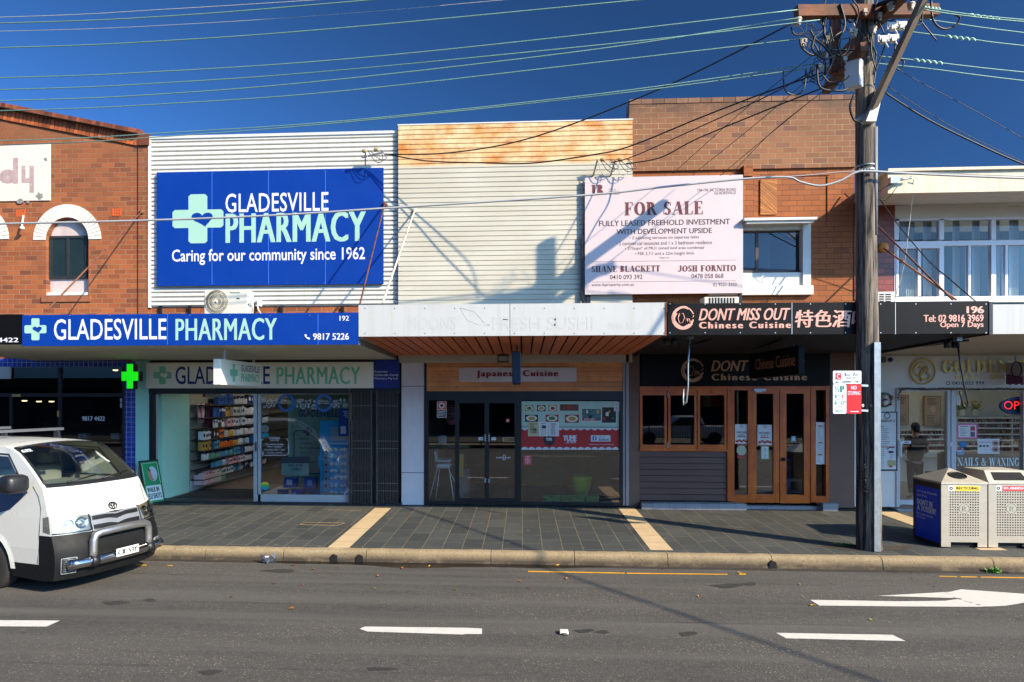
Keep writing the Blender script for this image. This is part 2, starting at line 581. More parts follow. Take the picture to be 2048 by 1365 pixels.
# ---------------------------------------------------------------- shared materials
M_asph = None
def asphalt():
    m, nt, p = base('asphalt')
    v = coords(nt)
    vo = nt.nodes.new('ShaderNodeTexVoronoi')
    vo.inputs['Scale'].default_value = 75
    nt.links.new(v, vo.inputs['Vector'])
    sp = nt.nodes.new('ShaderNodeSeparateColor')
    nt.links.new(vo.outputs['Color'], sp.inputs[0])
    c = mixc(nt, ramp(nt, sp.outputs[0], 0, 1), S(64, 61, 57), S(86, 82, 76))
    c = mixc(nt, ramp(nt, sp.outputs[1], .88, 1.0), c, S(150, 140, 124))
    c = mixc(nt, ramp(nt, noise(nt, coords(nt, (.25, 1.2, 1)), 1.1, 6, .6), .42, .72), c, S(54, 52, 50))
    c = mixc(nt, ramp(nt, noise(nt, coords(nt, (.05, 1.6, 1)), 1.3, 4, .55), .48, .68), c, S(94, 90, 84))
    c = mixc(nt, ramp(nt, noise(nt, coords(nt, (.12, 3.5, 1)), 1.9, 7, .65), .6, .72), c, S(46, 45, 43))
    c = mixc(nt, ramp(nt, noise(nt, coords(nt, (.6, 2.2, 1)), 1.7, 9, .7), .66, .74), c, S(42, 41, 40))
    c = mixc(nt, ramp(nt, noise(nt, v, 14, 4, .6), .3, .8), c, S(80, 77, 73), 'MIX')
    nt.links.new(c, p.inputs['Base Color'])
    p.inputs['Roughness'].default_value = .85
    p.inputs['Specular IOR Level'].default_value = .35
    bump(nt, p, vo.outputs['Distance'], .006, .55)
    return m
M_road = asphalt()
M_pave = brickm('bluestone pavers', S(50, 54, 54), S(80, 82, 79), S(122, 110, 90), axes='yx', bw=.6, rh=.302, ms=.014, dark=S(46, 50, 50), spots=S(100, 98, 92), off=.43, rough=.75, vari=.85)
M_strip = mat('beige granite', S(190, 166, 130), .7, var=.1, scale=5, bmp=.002, dirt=(S(160, 126, 82), .64))
def kerbm():
    m, nt, p = base('kerb stone')
    v = coords(nt)
    g = nt.nodes.new('ShaderNodeNewGeometry')
    sp = nt.nodes.new('ShaderNodeSeparateXYZ')
    nt.links.new(g.outputs['Position'], sp.inputs[0])
    c = mixc(nt, ramp(nt, noise(nt, v, 2.4, 6, .65), .3, .7), S(126, 109, 83), S(152, 134, 103))
    vo = nt.nodes.new('ShaderNodeTexVoronoi')
    vo.inputs['Scale'].default_value = 60
    nt.links.new(v, vo.inputs['Vector'])
    s2 = nt.nodes.new('ShaderNodeSeparateColor')
    nt.links.new(vo.outputs['Color'], s2.inputs[0])
    c = mixc(nt, ramp(nt, s2.outputs[0], .8, 1.1), c, S(100, 88, 70))
    c = mixc(nt, ramp(nt, s2.outputs[1], .9, 1.1), c, S(172, 154, 120))
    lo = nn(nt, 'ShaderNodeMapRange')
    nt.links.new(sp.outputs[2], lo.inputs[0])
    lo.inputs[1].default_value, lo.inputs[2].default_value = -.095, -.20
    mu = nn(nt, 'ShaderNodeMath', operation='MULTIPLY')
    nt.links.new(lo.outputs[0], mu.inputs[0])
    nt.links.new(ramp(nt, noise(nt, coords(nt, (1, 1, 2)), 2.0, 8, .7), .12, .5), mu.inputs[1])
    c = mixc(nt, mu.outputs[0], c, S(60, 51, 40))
    c = mixc(nt, ramp(nt, noise(nt, v, 1.1, 8, .72), .60, .72), c, S(96, 84, 66))
    nt.links.new(c, p.inputs['Base Color'])
    p.inputs['Roughness'].default_value = .92
    bump(nt, p, noise(nt, v, 26, 6, .7), .012, .8)
    return m
M_kerb = kerbm()
M_paint = mat('road paint', S(200, 196, 188), .7, var=.07, scale=9, bmp=.002, dirt=(S(126, 122, 116), .63))
M_yell = mat('yellow paint', S(206, 150, 34), .7, var=.15, scale=6, dirt=(S(110, 100, 80), .62))
M_black = mat('black powder coat', S(24, 25, 27), .42, var=.2)
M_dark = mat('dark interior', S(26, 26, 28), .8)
M_steel = mat('galvanised steel', S(150, 158, 160), .45, .7, var=.18, scale=14)
M_white = mat('white paint', S(208, 206, 200), .55, var=.05, scale=2, dirt=(S(170, 160, 146), .7))
M_glass = glassm('window glass', boost=.045)
M_sglass = glassm('shop glass', (.86, .9, .86), boost=.10)
M_dglass = glassm('dark window glass', (.5, .54, .55), 1.55, .03)
M_brick = brickm('red brick', S(118, 60, 34), S(184, 104, 56), S(158, 132, 102), dark=S(84, 46, 36), vari=.86, bw=.26, rh=.102, dirtz=(5.6, 8.4, S(122, 78, 50)))
M_rust = mat('rusty rod', S(120, 72, 48), .85, .2, var=.3, scale=18)

# ---------------------------------------------------------------- the street
mb = MB(); mb.flat([(-160, -160), (160, -160), (160, -3.85), (-160, -3.85)], -.24)
struct('road', mb, M_road)
mb = MB(); mb.flat([(-160, 0.12), (160, 0.12), (160, 160), (-160, 160)], -.05)
struct('ground', mb, M_dark)
PSL = .019                                                # the pavement falls to the kerb
def pz(y): return -PSL * max(0., -y)
mb = MB()
n = 24
for i in range(n):
    xa, xb = -36 + 72 * i / n, -36 + 72 * (i + 1) / n
    mb.face([(xa, -3.74, pz(-3.74)), (xb, -3.74, pz(-3.74)), (xb, .35, .006), (xa, .35, .006)])
struct('pavement', mb, M_pave, weld=True)
def onp(px, py):                                           # a pixel on the sloping pavement
    d = ray(px, py)
    t = -H / (d.z - 0)
    for _ in range(12):
        y = d.y * t - D
        t = (pz(y) - H) / d.z
    return Vector((d.x * t, d.y * t - D, pz(d.y * t - D)))
for q in (((752, 1016.5), (787, 1016.5), (690, 1099), (649, 1099)), ((1236, 1016), (1271, 1016), (1343, 1101), (1301, 1101)), ((1752, 1024), (1790, 1024), (2013, 1101), (1958, 1101))):
    p = [onp(*a) for a in q]
    mb = MB()
    mb.face([(v.x, v.y, v.z + .004) for v in p])
    ya, yb, xa, xb = p[0].y, p[3].y, (p[0].x + p[3].x) / 2, (p[1].x + p[2].x) / 2
    mb2 = MB()
    k = 7
    for i in range(k):
        y0_, y1_ = ya + (yb - ya) * i / k - .004, ya + (yb - ya) * (i + 1) / k + .004
        mb2.face([(xa, y0_, pz(y0_) + .004), (xb, y0_, pz(y0_) + .004), (xb, y1_, pz(y1_) + .004), (xa, y1_, pz(y1_) + .004)])
    mb.bm.free()
    struct('paving_strip', mb2, M_strip)
# kerb stones with open joints and drain holes
M_hole = mat('drain hole', S(14, 13, 12), .9)
mb = MB()
kz = pz(-3.73) + .006
prof = [(-3.735, kz), (-3.80, kz - .002), (-3.845, kz - .016), (-3.872, kz - .045), (-3.90, -.25)]
def kseg(xa, xb, hole=False):
    rs = []
    m_ = max(2, int((xb - xa) / .12))
    for i in range(m_ + 1):
        x = xa + (xb - xa) * i / m_
        j = 0 if i in (0, m_) else 1
        rs.append([mb.bm.verts.new((x, y + R.uniform(-.004, .004), z + R.uniform(-.004, .004) * j)) for y, z in prof])
    for a, b in zip(rs, rs[1:]):
        for k in range(4):
            f = mb.bm.faces.new((a[k], b[k], b[k + 1], a[k + 1]))
            f.smooth = True
    for r_, s_ in ((rs[0], 1), (rs[-1], -1)):
        mb.bm.faces.new([mb.bm.verts.new(w_.co) for w_ in r_] + [mb.bm.verts.new((r_[0].co.x, -3.735, -.25))])
kj = [X(p, -3.85) for p in (60, 237, 412, 568, 733, 982, 1149, 1335, 1543, 1763, 1985, 2180)]
kx = [kj[0] - 1.3 * i for i in range(18, 0, -1)] + kj + [kj[-1] + 1.3 * i for i in range(1, 20)]
for a, b in zip(kx, kx[1:]): kseg(a + .005, b - .005)
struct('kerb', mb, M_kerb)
for px in (668, 719, 1546):
    mb = MB()
    x = X(px, -3.9)
    mb.prism([(x - .055, -.246), (x + .06, -.246), (x + .045, -.15), (x - .02, -.125), (x - .05, -.165)], -3.905, -3.84)
    struct('kerb_drain', mb, M_hole)
mb = MB()
pts = []
g0, g1 = X(500, -3.95), X(1230, -3.95)
up = [(g0 + (g1 - g0) * i / 40, -3.895) for i in range(41)]
lo = [(x, -3.9 - max(.01, (.23 + .06 * math.sin(x * 3) + R.uniform(-.02, .02)) * math.sin(math.pi * min(1, max(0, (x - g0) / (g1 - g0)))) ** .6)) for x, _ in up]
for i in range(40):
    mb.face([(up[i][0], up[i][1], -.236), (up[i + 1][0], up[i + 1][1], -.236), (lo[i + 1][0], lo[i + 1][1], -.236), (lo[i][0], lo[i][1], -.236)])
struct('gutter_water', mb, mat('wet asphalt', S(24, 21, 18), .3, var=.3, scale=12))
mb = MB()
for i in range(60):
    xa, xb = -30 + i, -29 + i
    mb.face([(xa, -3.9, -.2375), (xb, -3.9, -.2375), (xb, -4.02 + R.uniform(-.015, .015), -.2375), (xa, -4.02, -.2375)])
struct('gutter', mb, mat('gutter dirt and shade', S(50, 43, 35), .8, var=.35, scale=7))  # dark strip at the kerb foot; shading under the kerb is painted in with dirt
def roadpoly(name, pxs, m, z=-.236):
    mb = MB()
    mb.face([onz(px, py, z) for px, py in pxs])
    return struct(name, mb, m)
roadpoly('road_marking', [(-140, 1240), (120, 1241.5), (93, 1253.5), (-140, 1252.5)], M_paint)
roadpoly('road_marking', [(719, 1258), (730, 1253.5), (935, 1256), (964, 1257.5), (964, 1268.5), (932, 1268.5), (925, 1269.5), (735, 1263.5)], M_paint)
roadpoly('road_marking', [(1552, 1266), (1785, 1270), (1811, 1282.5), (1572, 1277)], M_paint)
roadpoly('road_marking', [(1620, 1200), (1800, 1203), (1890, 1202), (1926, 1197), (1755, 1192), (1900, 1184), (1922, 1179), (2048, 1188), (2230, 1196), (2230, 1202), (2060, 1204), (2010, 1212), (1960, 1214), (1780, 1213), (1639, 1211.5)], M_paint)
for pxs in ([(1056, 1142), (1250, 1145.6), (1250, 1147.8), (1056, 1144.4)], [(1253, 1145.8), (1455, 1148.2), (1455, 1150), (1253, 1148)], [(1478, 1147), (1492, 1147.5), (1492, 1150), (1478, 1150)], [(1878, 1152), (1914, 1153), (1914, 1154.6), (1878, 1153.8)], [(1921, 1153), (1955, 1153.6), (1955, 1155.4), (1921, 1154.8)], [(1961, 1153.6), (2120, 1156), (2120, 1158), (1961, 1155.6)], [(272, 1129), (293, 1129.6), (293, 1131.6), (272, 1131)], [(335, 1130.5), (346, 1131), (346, 1132.4), (335, 1132)]):
    roadpoly('yellow_road_marking', pxs, M_yell)
M_crack = mat('road crack', S(26, 25, 24), .9)
mb = MB()
cp = [(1770, 1140), (1806, 1151), (1850, 1167), (1880, 1178), (1912, 1197), (1945, 1206), (1990, 1220), (2050, 1244), (2120, 1270)]
c3 = []
for a, b in zip(cp, cp[1:]):
    for k in range(6): c3.append(onz(a[0] + (b[0] - a[0]) * k / 6, a[1] + (b[1] - a[1]) * k / 6 + R.uniform(-1, 1), -.2345))
for a, b in zip(c3, c3[1:]):
    w_ = R.uniform(.006, .016)
    mb.face([(a.x, a.y - w_, a.z), (b.x, b.y - w_, b.z), (b.x, b.y + w_, b.z), (a.x, a.y + w_, a.z)])
struct('road_crack', mb, M_crack)
mb = MB()
q = onp(1737, 1096)
mb.face([(q.x + .62 * math.cos(a) * (1 + .2 * math.sin(5 * a)), q.y + .2 * math.sin(a) * (1 + .15 * math.sin(3 * a + 1)), pz(q.y + .2 * math.sin(a)) + .004) for a in [i * .2618 for i in range(24)]])
struct('soil_patch', mb, mat('bare soil', S(62, 52, 42), .95, var=.4, scale=20, bmp=.01))
M_seam = mat('tan grout', S(190, 160, 118), .8)
mb = MB()
for a, b in (((600, 1050), (672, 1052)), ((612, 1045.5), (690, 1047)), ((600, 1050), (612, 1045.5)), ((672, 1052), (690, 1047)), ((655, 1021), (722, 1021.5))):
    u, v = onp(*a), onp(*b)
    d = (v - u).normalized() * .005
    s_ = Vector((-d.y, d.x, 0)) + Vector((0, .006, 0))
    mb.face([u + s_ + Vector((0, 0, .004)), v + s_ + Vector((0, 0, .004)), v - s_ + Vector((0, 0, .004)), u - s_ + Vector((0, 0, .004))])
struct('pavement_pit_lid', mb, M_seam)

M_stain = mat('oil stain', S(52, 50, 47), .7, var=.2, scale=8)
for px, py, rx, ry in ((1375, 1268, 17, 5), (1168, 1262, 20, 3.5), (1205, 1264, 14, 3), (1455, 1172, 30, 4), (1500, 1168, 14, 3), (230, 1206, 26, 4), (300, 1200, 12, 2.5), (560, 1142, 34, 3), (420, 1345, 22, 5), (760, 1338, 30, 4)):
    k = R.uniform(0, 6)
    roadpoly('road_stain', [(px + rx * math.cos(a) * (1 + .25 * math.sin(3 * a + k)), py + ry * math.sin(a) * (1 + .25 * math.sin(2 * a + k))) for a in [i * .3142 for i in range(20)]], M_stain, -.2365)

# ---------------------------------------------------------------- brick building with arched windows (left)
bb = thing('brick_building', 'red brick building with arched white window surrounds and a sloping parapet', 'building', (X(100), 0, 0))
xr = X(296)
zz = lambda px, py: Z(px, py)
def arch_open(cx, half, spring, sill, n=16):
    xa, xb = X(cx - half), X(cx + half)
    r = (xb - xa) / 2
    zs, z0 = Z(cx, spring), Z(cx, sill)
    c = (xa + xb) / 2
    return [(xa, z0), (xb, z0)] + [(c + r * math.cos(math.pi * i / n), zs + r * math.sin(math.pi * i / n)) for i in range(n + 1)]
holes = [arch_open(134.5, 42.5, 480, 592), arch_open(-50, 42.5, 482, 592)]
mb = MB()
mb.sheet([(X(-330), 2.9), (xr, 2.9), (xr, Z(296, 290)), (X(276), Z(276, 293)), (X(0), Z(0, 233)), (X(-330), Z(0, 165))], holes, 0, .14)
mb.build('wall', M_brick, bb)
# raked soldier courses and header cap
isl = lambda nm, a, vr: mat(nm, a, .85, var=.25, scale=7, bmp=.006, island=vr)
M_sold = isl('soldier brick', S(176, 90, 48), .62)
M_head = isl('cap brick', S(140, 72, 46), .7)
mb, mh = MB(), MB()
A, B = Vector((X(-330), 0, Z(0, 165))), Vector((X(277), 0, Z(277, 293)))
dv = (B - A)
L_ = dv.length
u = dv / L_
v = Vector((-u.z, 0, u.x))
k = int(L_ / .088)
for i in range(k):
    o = A + u * (L_ * i / k)
    mb.obox(o + Vector((0, -.035 - R.uniform(0, .006), 0)), u * (L_ / k - .016), Vector((0, .3, 0)), v * .222)
    mh.obox(o + v * .23 + Vector((0, -.05 - R.uniform(0, .006), 0)), u * (L_ / k - .007), Vector((0, .3, 0)), v * .11)
o = B
mh.box(X(277), X(300), -.05, .25, Z(290, 292), Z(290, 270))
mb.build('soldier_course', M_sold, bb)
mh.build('coping', M_head, bb)
mb = MB()
mb.bar(A + v * .228 + Vector((0, -.02, 0)), B + v * .228 + Vector((0, -.02, 0)), .26, .012)
mb.bar(A - v * .004 + Vector((0, .1, 0)), B - v * .004 + Vector((0, .1, 0)), .24, .01)
mb.build('mortar_bed', mat('old mortar', S(70, 50, 38), .9), bb)
mb = MB(); mb.box(X(274.2), X(276.2), -.004, .03, 2.9, Z(276, 296)); mb.build('movement_joint', M_hole, bb)
M_arch = mat('painted brick arch', S(206, 202, 192), .75, var=.07, scale=5, bmp=.004, dirt=(S(170, 140, 110), .72))
M_lav = mat('lavender render', S(186, 172, 170), .8, streak=.3, var=.08, scale=3, dirt=(S(170, 160, 156), .66))
M_alu = mat('dark window frame', S(52, 56, 58), .4, .3)
def arch_window(cx):
    win = thing('window', None, None)
    win.parent = bb
    c, r0, r1 = (X(cx - 42.5) + X(cx + 42.5)) / 2, (X(cx + 43) - X(cx - 43)) / 2, (X(cx + 68) - X(cx - 68)) / 2
    zs = Z(cx, 480)
    mb = MB()
    k = 26
    for i in range(k):
        a0, a1 = math.pi * i / k + .006, math.pi * (i + 1) / k - .006
        mb.prism([(c + r * math.cos(a), zs + r * math.sin(a)) for r, a in ((r0, a0), (r1, a0), (r1, a1), (r0, a1))], -.012 - R.uniform(0, .003), .1)
    mb.build('arch_surround', M_arch, win)
    mb = MB()
    op = arch_open(cx, 42.5, 480, 592)
    mb.sheet(op, [], .135, 0, .05)
    mb.build('infill_panel', M_lav, win)
    fr = MB()
    for q in ((-40, 472, 40, 477), (-40, 552, 40, 557), (-40, 477, -35, 552), (35, 477, 40, 552), (-2, 477, 3, 552)): fr.pb(cx + q[0], q[1], cx + q[2], q[3], .085, .05)
    f = fr.build('frame', M_alu, win)
    p = MB(); p.pb(cx - 35, 477, cx - 2, 552, .105, .006); p.pb(cx + 3, 477, cx + 35, 552, .105, .006)
    p.build('pane', mat('dark glazing', S(30, 44, 44), .05, var=.3, scale=1.2, spec=.6), win)
    s_ = MB(); s_.pb(cx - 52, 592, cx + 46, 604, -.03, .16)
    s_.build('sill', isl('sill brick', S(150, 92, 62), .4), win)
    s_ = MB(); s_.pb(cx - 43, 585, cx + 42.5, 591, .02, .12); s_.build('sill_render', M_arch, win)
arch_window(134.5); arch_window(-50)
M_vent = mat('terracotta vent', S(196, 84, 34), .8)
for px, py in ((41, 427), (233, 425), (-140, 428)):
    mb = MB()
    for i in range(4): mb.pb(px - 9 + i * 5, py - 7, px - 6 + i * 5, py + 7, -.008, .03)
    for i in range(3): mb.pb(px - 9.5, py - 7 + i * 6, px + 9.5, py - 5 + i * 6, -.01, .03)
    mb.build('air_vent', M_vent, bb)
fs = thing('fading_wall_sign', 'peeling white wall sign with faded mauve letters high on the brick wall', 'sign', (X(20), -.02, 5.5))
mb = MB(); mb.pb(-330, 293, 100, 405, -.025, .03)
mb.build('panel', mat('peeling white paint', S(202, 196, 184), .8, var=.05, scale=2, bmp=.004, dirt=(S(150, 132, 112), .69)), fs)
mb = MB(); mb.polys(ring(.5, .5, .5, .5, .36, 20), at(-2, 368, -.025), Vector((.39, 0, 0)), Vector((0, 0, .3))); [mb.pb(*q, y_, .003) for q, y_ in (((26, 316, 36, 367.5), -.0275), ((43, 332, 51, 366), -.0275), ((43, 357, 67, 366), -.0282), ((59, 332, 68, 386), -.0275))]; mb.build('lettering', mat('faded mauve', S(166, 142, 140), .8, var=.2, scale=10, dirt=(S(222, 214, 206), .6)), fs)
M_peel = mat('bare patch', S(126, 122, 116), .8, var=.3, scale=20)
mb = MB()
for cx, cy, r in ((91, 319, 4.5), (79, 392, 8), (40, 404, 7), (56, 404, 4)):
    mb.face([at(cx + r * math.cos(a) * R.uniform(.5, 1.2), cy + r * math.sin(a) * R.uniform(.5, 1.1), -.0275) for a in [i * .4488 for i in range(14)]])
mb.build('peeled_patch', M_peel, fs)
il = thing('floodlight', 'small white lamp on the brick wall beside the arched window', 'lamp', at(47, 450, -.1))
mb = MB(); mb.bar(at(47, 432, -.01), at(44, 452, -.14), .03, .03); mb.build('arm', M_white, il)
mb = MB(); mb.lathe(at(44, 455, -.15), [(.02, .03), (.045, 0), (.05, -.03), (.03, -.05)], 10); mb.build('lamp_head', M_white, il)

# ---------------------------------------------------------------- pharmacy building: white ribbed wall
ph = thing('pharmacy_building', 'pharmacy building clad above in white ribbed metal sheets', 'building', (X(545), 0, 0))
M_clad = mat('white ribbed cladding', S(206, 204, 197), .45, var=.05, scale=1.6, stretch=(.3, 1, 3), dirt=(S(176, 168, 152), .7), streak=.16)
def ribs(x0, x1, z0, z1, pitch, Y, dpt, gap, slope=0.0):
    """horizontal sheets: a flat pan, then a narrow recessed groove"""
    mb = MB()
    k = int(round((z1 - z0) / pitch))
    h = (z1 - z0) / k
    pr = []
    for i in range(k):
        z = z0 + h * i
        pr += [(Y + dpt, z), (Y + dpt, z + gap), (Y + .004, z + gap + .006), (Y, z + gap + .012), (Y, z + h - .004)]
    pr += [(Y, z1)]
    segs = 6
    rows = [[mb.bm.verts.new((x0 + (x1 - x0) * j / segs, y, z + slope * (x1 - x0) * j / segs * (z - z0) / (z1 - z0))) for y, z in pr] for j in range(segs + 1)]
    for a, b in zip(rows, rows[1:]):
        for i in range(len(pr) - 1): mb.bm.faces.new((a[i], b[i], b[i + 1], a[i + 1]))
    return mb
x0, x1, z0, z1 = rc(297, 270, 796, 612, 0)
mb = ribs(x0 + .03, x1, z0, z1 - .02, .0955, 0, .055, .021)
mb.box(x0 + .03, x1, .07, .3, z0, z1 - .02)
mb.build('cladding', M_clad, ph)
mb = MB(); mb.box(x0, x0 + .045, -.02, .2, z0 - .02, z1); mb.box(x0, x1 + .02, -.025, .3, z1 - .035, z1 + .02)
mb.build('flashing', M_clad, ph)
mb = MB(); mb.pb(297, 611, 796, 735, .06, .2); mb.build('brick_base', M_brick, ph)
mb = MB()
for px in (318, 376, 560, 683): mb.pb(px, 612, px + 4, 630, .0, .05)
mb.build('cladding_bracket', M_black, ph)

# big billboard on the white wall
def cross_logo(mb, px0, py0, px1, py1, Y, mi_cross, mi_heart, hs=1.0):
    x0, x1, z0, z1 = rc(px0, py0, px1, py1, Y)
    cx, cz, a, b = (x0 + x1) / 2, (z0 + z1) / 2, (x1 - x0) / 2, (z1 - z0) / 2
    k = .37
    mb.mi = mi_cross
    pts = [(-k, -1), (k, -1), (k, -k), (1, -k), (1, k), (k, k), (k, 1), (-k, 1), (-k, k), (-1, k), (-1, -k), (-k, -k)]
    out = []
    for i, (x, y) in enumerate(pts):
        if abs(abs(x) - k) < 1e-6 and abs(abs(y) - k) < 1e-6: out.append((x, y)); continue
        p, q = pts[i - 1], pts[(i + 1) % 12]
        for t in (p, q):
            d = (t[0] - x, t[1] - y)
            l = math.hypot(*d)
            out.append((x + d[0] / l * .09, y + d[1] / l * .09))
    mb.face([(cx + x * a, Y - .002, cz + y * b) for x, y in out])
    mb.mi = mi_heart
    h = []
    for i in range(28):
        t = 2 * math.pi * i / 28
        hx, hy = 16 * math.sin(t) ** 3 / 16, (13 * math.cos(t) - 5 * math.cos(2 * t) - 2 * math.cos(3 * t) - math.cos(4 * t)) / 16
        h.append((.17 + hx * .42 * hs + (.12 if hy < -.3 else 0) * (-hy), .0 + hy * .33 * hs))
    mb.face([(cx + x * a, Y - .004, cz + y * b) for x, y in h])
M_blue = mat('cobalt sign face', S(3, 51, 136), .4, var=.05, scale=.8, spec=.4)
M_sw = mat('sign white', S(214, 214, 222), .5, var=.02)
M_mint = mat('sign mint', S(150, 190, 174), .5, var=.02)
M_seamb = mat('sign seam', S(60, 110, 210), .5)
M_navy = mat('sign navy', S(18, 34, 112), .5)
bs = thing('billboard', 'large cobalt blue billboard with a mint cross on the white ribbed wall', 'sign', at(540, 455, -.05))
YB = -.07
x0, x1, z0, z1 = rc(313.5, 340.5, 766.5, 570.5, YB)
mb = MB(); mb.box(x0, x1, YB, YB + .05, z0, z1); mb.build('panel', M_blue, bs)
mb = MB(); mb.mi = 0
for px in (424, 537, 651): mb.pb(px - .5, 342, px + .5, 570, YB - .001, .003)
for i in range(13):
    for py in (345, 567): mb.lathe((x0 + .06 + (x1 - x0 - .12) * i / 12, YB - .004, Z(540, py, YB)), [(.008, .003), (.008, -.003)], 6, 'y')
mb.build('rivet', M_seamb, bs)
mb = MB(); cross_logo(mb, 345, 389, 447, 487, YB, 0, 1)
mb.build('cross_emblem', [M_mint, M_blue], bs)
mb = MB(); mb.ptext('GLADESVILLE', 451, 386, 657, 424, YB, .008, sp=1.04); mb.ptext('Caring for our community since 1962', 344, 497, 730, 529, YB, .012); mb.build('lettering', M_sw, bs)
mb = MB(); mb.ptext('PHARMACY', 451, 425, 732, 485, YB, .042, sp=1.09); mb.build('name_lettering', M_mint, bs)

# plain middle building
cb = thing('plain_building', 'plain shop building clad above in cream weatherboards with a rusty top', 'building', (X(1030), 0, 0))
def rustclad():
    m, nt, p = base('rust stained cladding')
    v = coords(nt, (.55, 1, 1.3))
    g = nt.nodes.new('ShaderNodeNewGeometry')
    sp = nt.nodes.new('ShaderNodeSeparateXYZ')
    nt.links.new(g.outputs['Position'], sp.inputs[0])
    c = mixc(nt, ramp(nt, noise(nt, v, 1.2, 5), .3, .7), S(178, 172, 156), S(194, 190, 176))
    zt = Z(1030, 329, -.09)
    up = nn(nt, 'ShaderNodeMapRange')
    nt.links.new(sp.outputs[2], up.inputs[0])
    up.inputs[1].default_value, up.inputs[2].default_value = zt - .03, zt + .05
    r1 = ramp(nt, noise(nt, coords(nt, (.8, 1, 1.0)), 1.5, 9, .72), .42, .60)
    mu = nn(nt, 'ShaderNodeMath', operation='MULTIPLY')
    nt.links.new(up.outputs[0], mu.inputs[0]); nt.links.new(r1, mu.inputs[1])
    top = mixc(nt, up.outputs[0], c, S(212, 190, 146))
    rustc = mixc(nt, ramp(nt, noise(nt, v, 4, 6), .4, .7), S(204, 142, 70), S(176, 102, 38))
    c2 = mixc(nt, mu.outputs[0], top, rustc)
    sp2 = ramp(nt, noise(nt, coords(nt, (2, 1, 1.2)), 3.2, 8, .7), .69, .76)
    c2 = mixc(nt, sp2, c2, S(172, 136, 80))
    nt.links.new(c2, p.inputs['Base Color'])
    p.inputs['Roughness'].default_value = .6
    return m
x0, x1, z0, z1 = rc(796.5, 246, 1265, 620, -.09)
mb = ribs(x0, x1, z0, z1, .098, -.09, .014, .006, .0)
mb.box(x0, x1, -.07, .3, 2.9, z1)
mb.build('cladding', rustclad(), cb)
mb = MB(); mb.box(x0 - .01, x1 + .01, -.1, .3, z1, z1 + .025); mb.build('capping', M_clad, cb)

# brown brick building (right of the middle)
M_bup = brickm('brown brick', S(122, 80, 54), S(158, 106, 70), S(176, 148, 108), dark=S(98, 62, 56), vari=.8, bw=.285, rh=.108, dirtz=(Z(1480, 245), Z(1480, 205), S(82, 62, 48)))
M_blow = brickm('orange brick', S(140, 78, 38), S(172, 100, 50), S(88, 58, 38), dark=S(116, 62, 38), vari=.85, bw=.285, rh=.105, ms=.009)
rb = thing('brown_brick_building', 'tall brown and orange brick building with a herringbone panel and white window bay', 'building', (X(1480), 0, 0))
xL, xR = X(1258), X(1709)
zst = Z(1480, 338)
wx0, wx1, wz0, wz1 = rc(1440, 446, 1618, 572, -.0)
mb = MB()
mb.sheet([(xL, zst - .02), (xR, zst - .02), (xR, Z(1709, 199)), (xL, Z(1258, 209))], [], -.045, 0, .4)
mb.build('parapet_wall', M_bup, rb)
mb = MB()
mb.sheet([(xL, 2.9), (xR, 2.9), (xR, zst), (xL, zst)], [[(wx0, wz0), (wx1, wz0), (wx1, wz1), (wx0, wz1)]], 0, .2)
mb.build('wall', M_blow, rb)
mb = MB()
n_ = 19
for i in range(n_):
    a = xL + (xR - xL) * i / n_
    za = Z(1258, 209) + (Z(1709, 199) - Z(1258, 209)) * i / n_
    mb.box(a + .004, a + (xR - xL) / n_ - .004, -.055 - R.uniform(0, .006), .36, za - .02, za + .075)
mb.build('coping', isl('coping brick', S(128, 92, 70), .5), rb)
mb = MB()
mb.pb(1488, 330, 1506, 352, -.12, .12); mb.pb(1483, 352, 1510, 436, -.06, .06); mb.pb(1502, 345, 1660, 352, -.02, .03); mb.pb(1655, 352, 1660, 440, -.02, .03)
mb.build('brick_pier', M_blow, rb)
x0, x1, z0, z1 = rc(1520, 360, 1553, 430, 0)
mb = MB()
k = 0
hz = .066
for i in range(-6, 12):
    zb = z0 + i * hz
    for a, b, dr in ((x0, x1, -1),):
        pts = [(a, zb + (b - a)), (b, zb), (b, zb + hz - .007), (a, zb + (b - a) + hz - .007)]
        if pts[0][1] < z0 or pts[3][1] > z1 + .25: pass
        pts = [(x, min(z1, max(z0, z))) for x, z in pts]
        ar = sum(pts[q][0] * pts[(q + 1) % 4][1] - pts[(q + 1) % 4][0] * pts[q][1] for q in range(4))
        if abs(ar) > .002: mb.prism(pts, -.024 - R.uniform(0, .004), 0.01)
mb.build('herringbone_panel', isl('herringbone brick', S(190, 124, 70), .45), rb)
# white window bay
win = thing('window', None, None); win.parent = rb
mb = MB()
for q in ((1424, 446, 1440, 572), (1606, 446, 1622, 576)): mb.pb(*q, -.06, .2)
mb.pb(1440, 546, 1606, 572, -.02, .16); mb.pb(1440, 446, 1606, 460, -.01, .15)
mb.build('frame', M_white, win)
mb = MB()
x0, x1, z0, z1 = rc(1488.5, 431, 1634, 446, -.3)
mb.obox((x0, -.32, z0 + .05), (x1 - x0, 0, 0), (0, .34, .03), (0, 0, .05))
mb.obox((x0 + .05, -.28, z0 + .0), (x1 - x0 - .1, 0, 0), (0, .3, .03), (0, 0, .05))
mb.build('hood', M_white, win)
mb = MB(); mb.pb(1418, 572, 1627, 590, -.1, .2); mb.build('sill', mat('chipped white sill', S(226, 220, 208), .8, var=.1, scale=5, bmp=.008, dirt=(S(150, 130, 104), .66)), win)
M_brn = mat('brown window frame', S(62, 48, 42), .5)
mb = MB()
for q in ((1440, 460, 1606, 466), (1440, 541, 1606, 547), (1440, 466, 1445, 541), (1600, 466, 1606, 541), (1511, 466, 1517, 541)): mb.pb(*q, .1, .05)
mb.build('sash', M_brn, win)
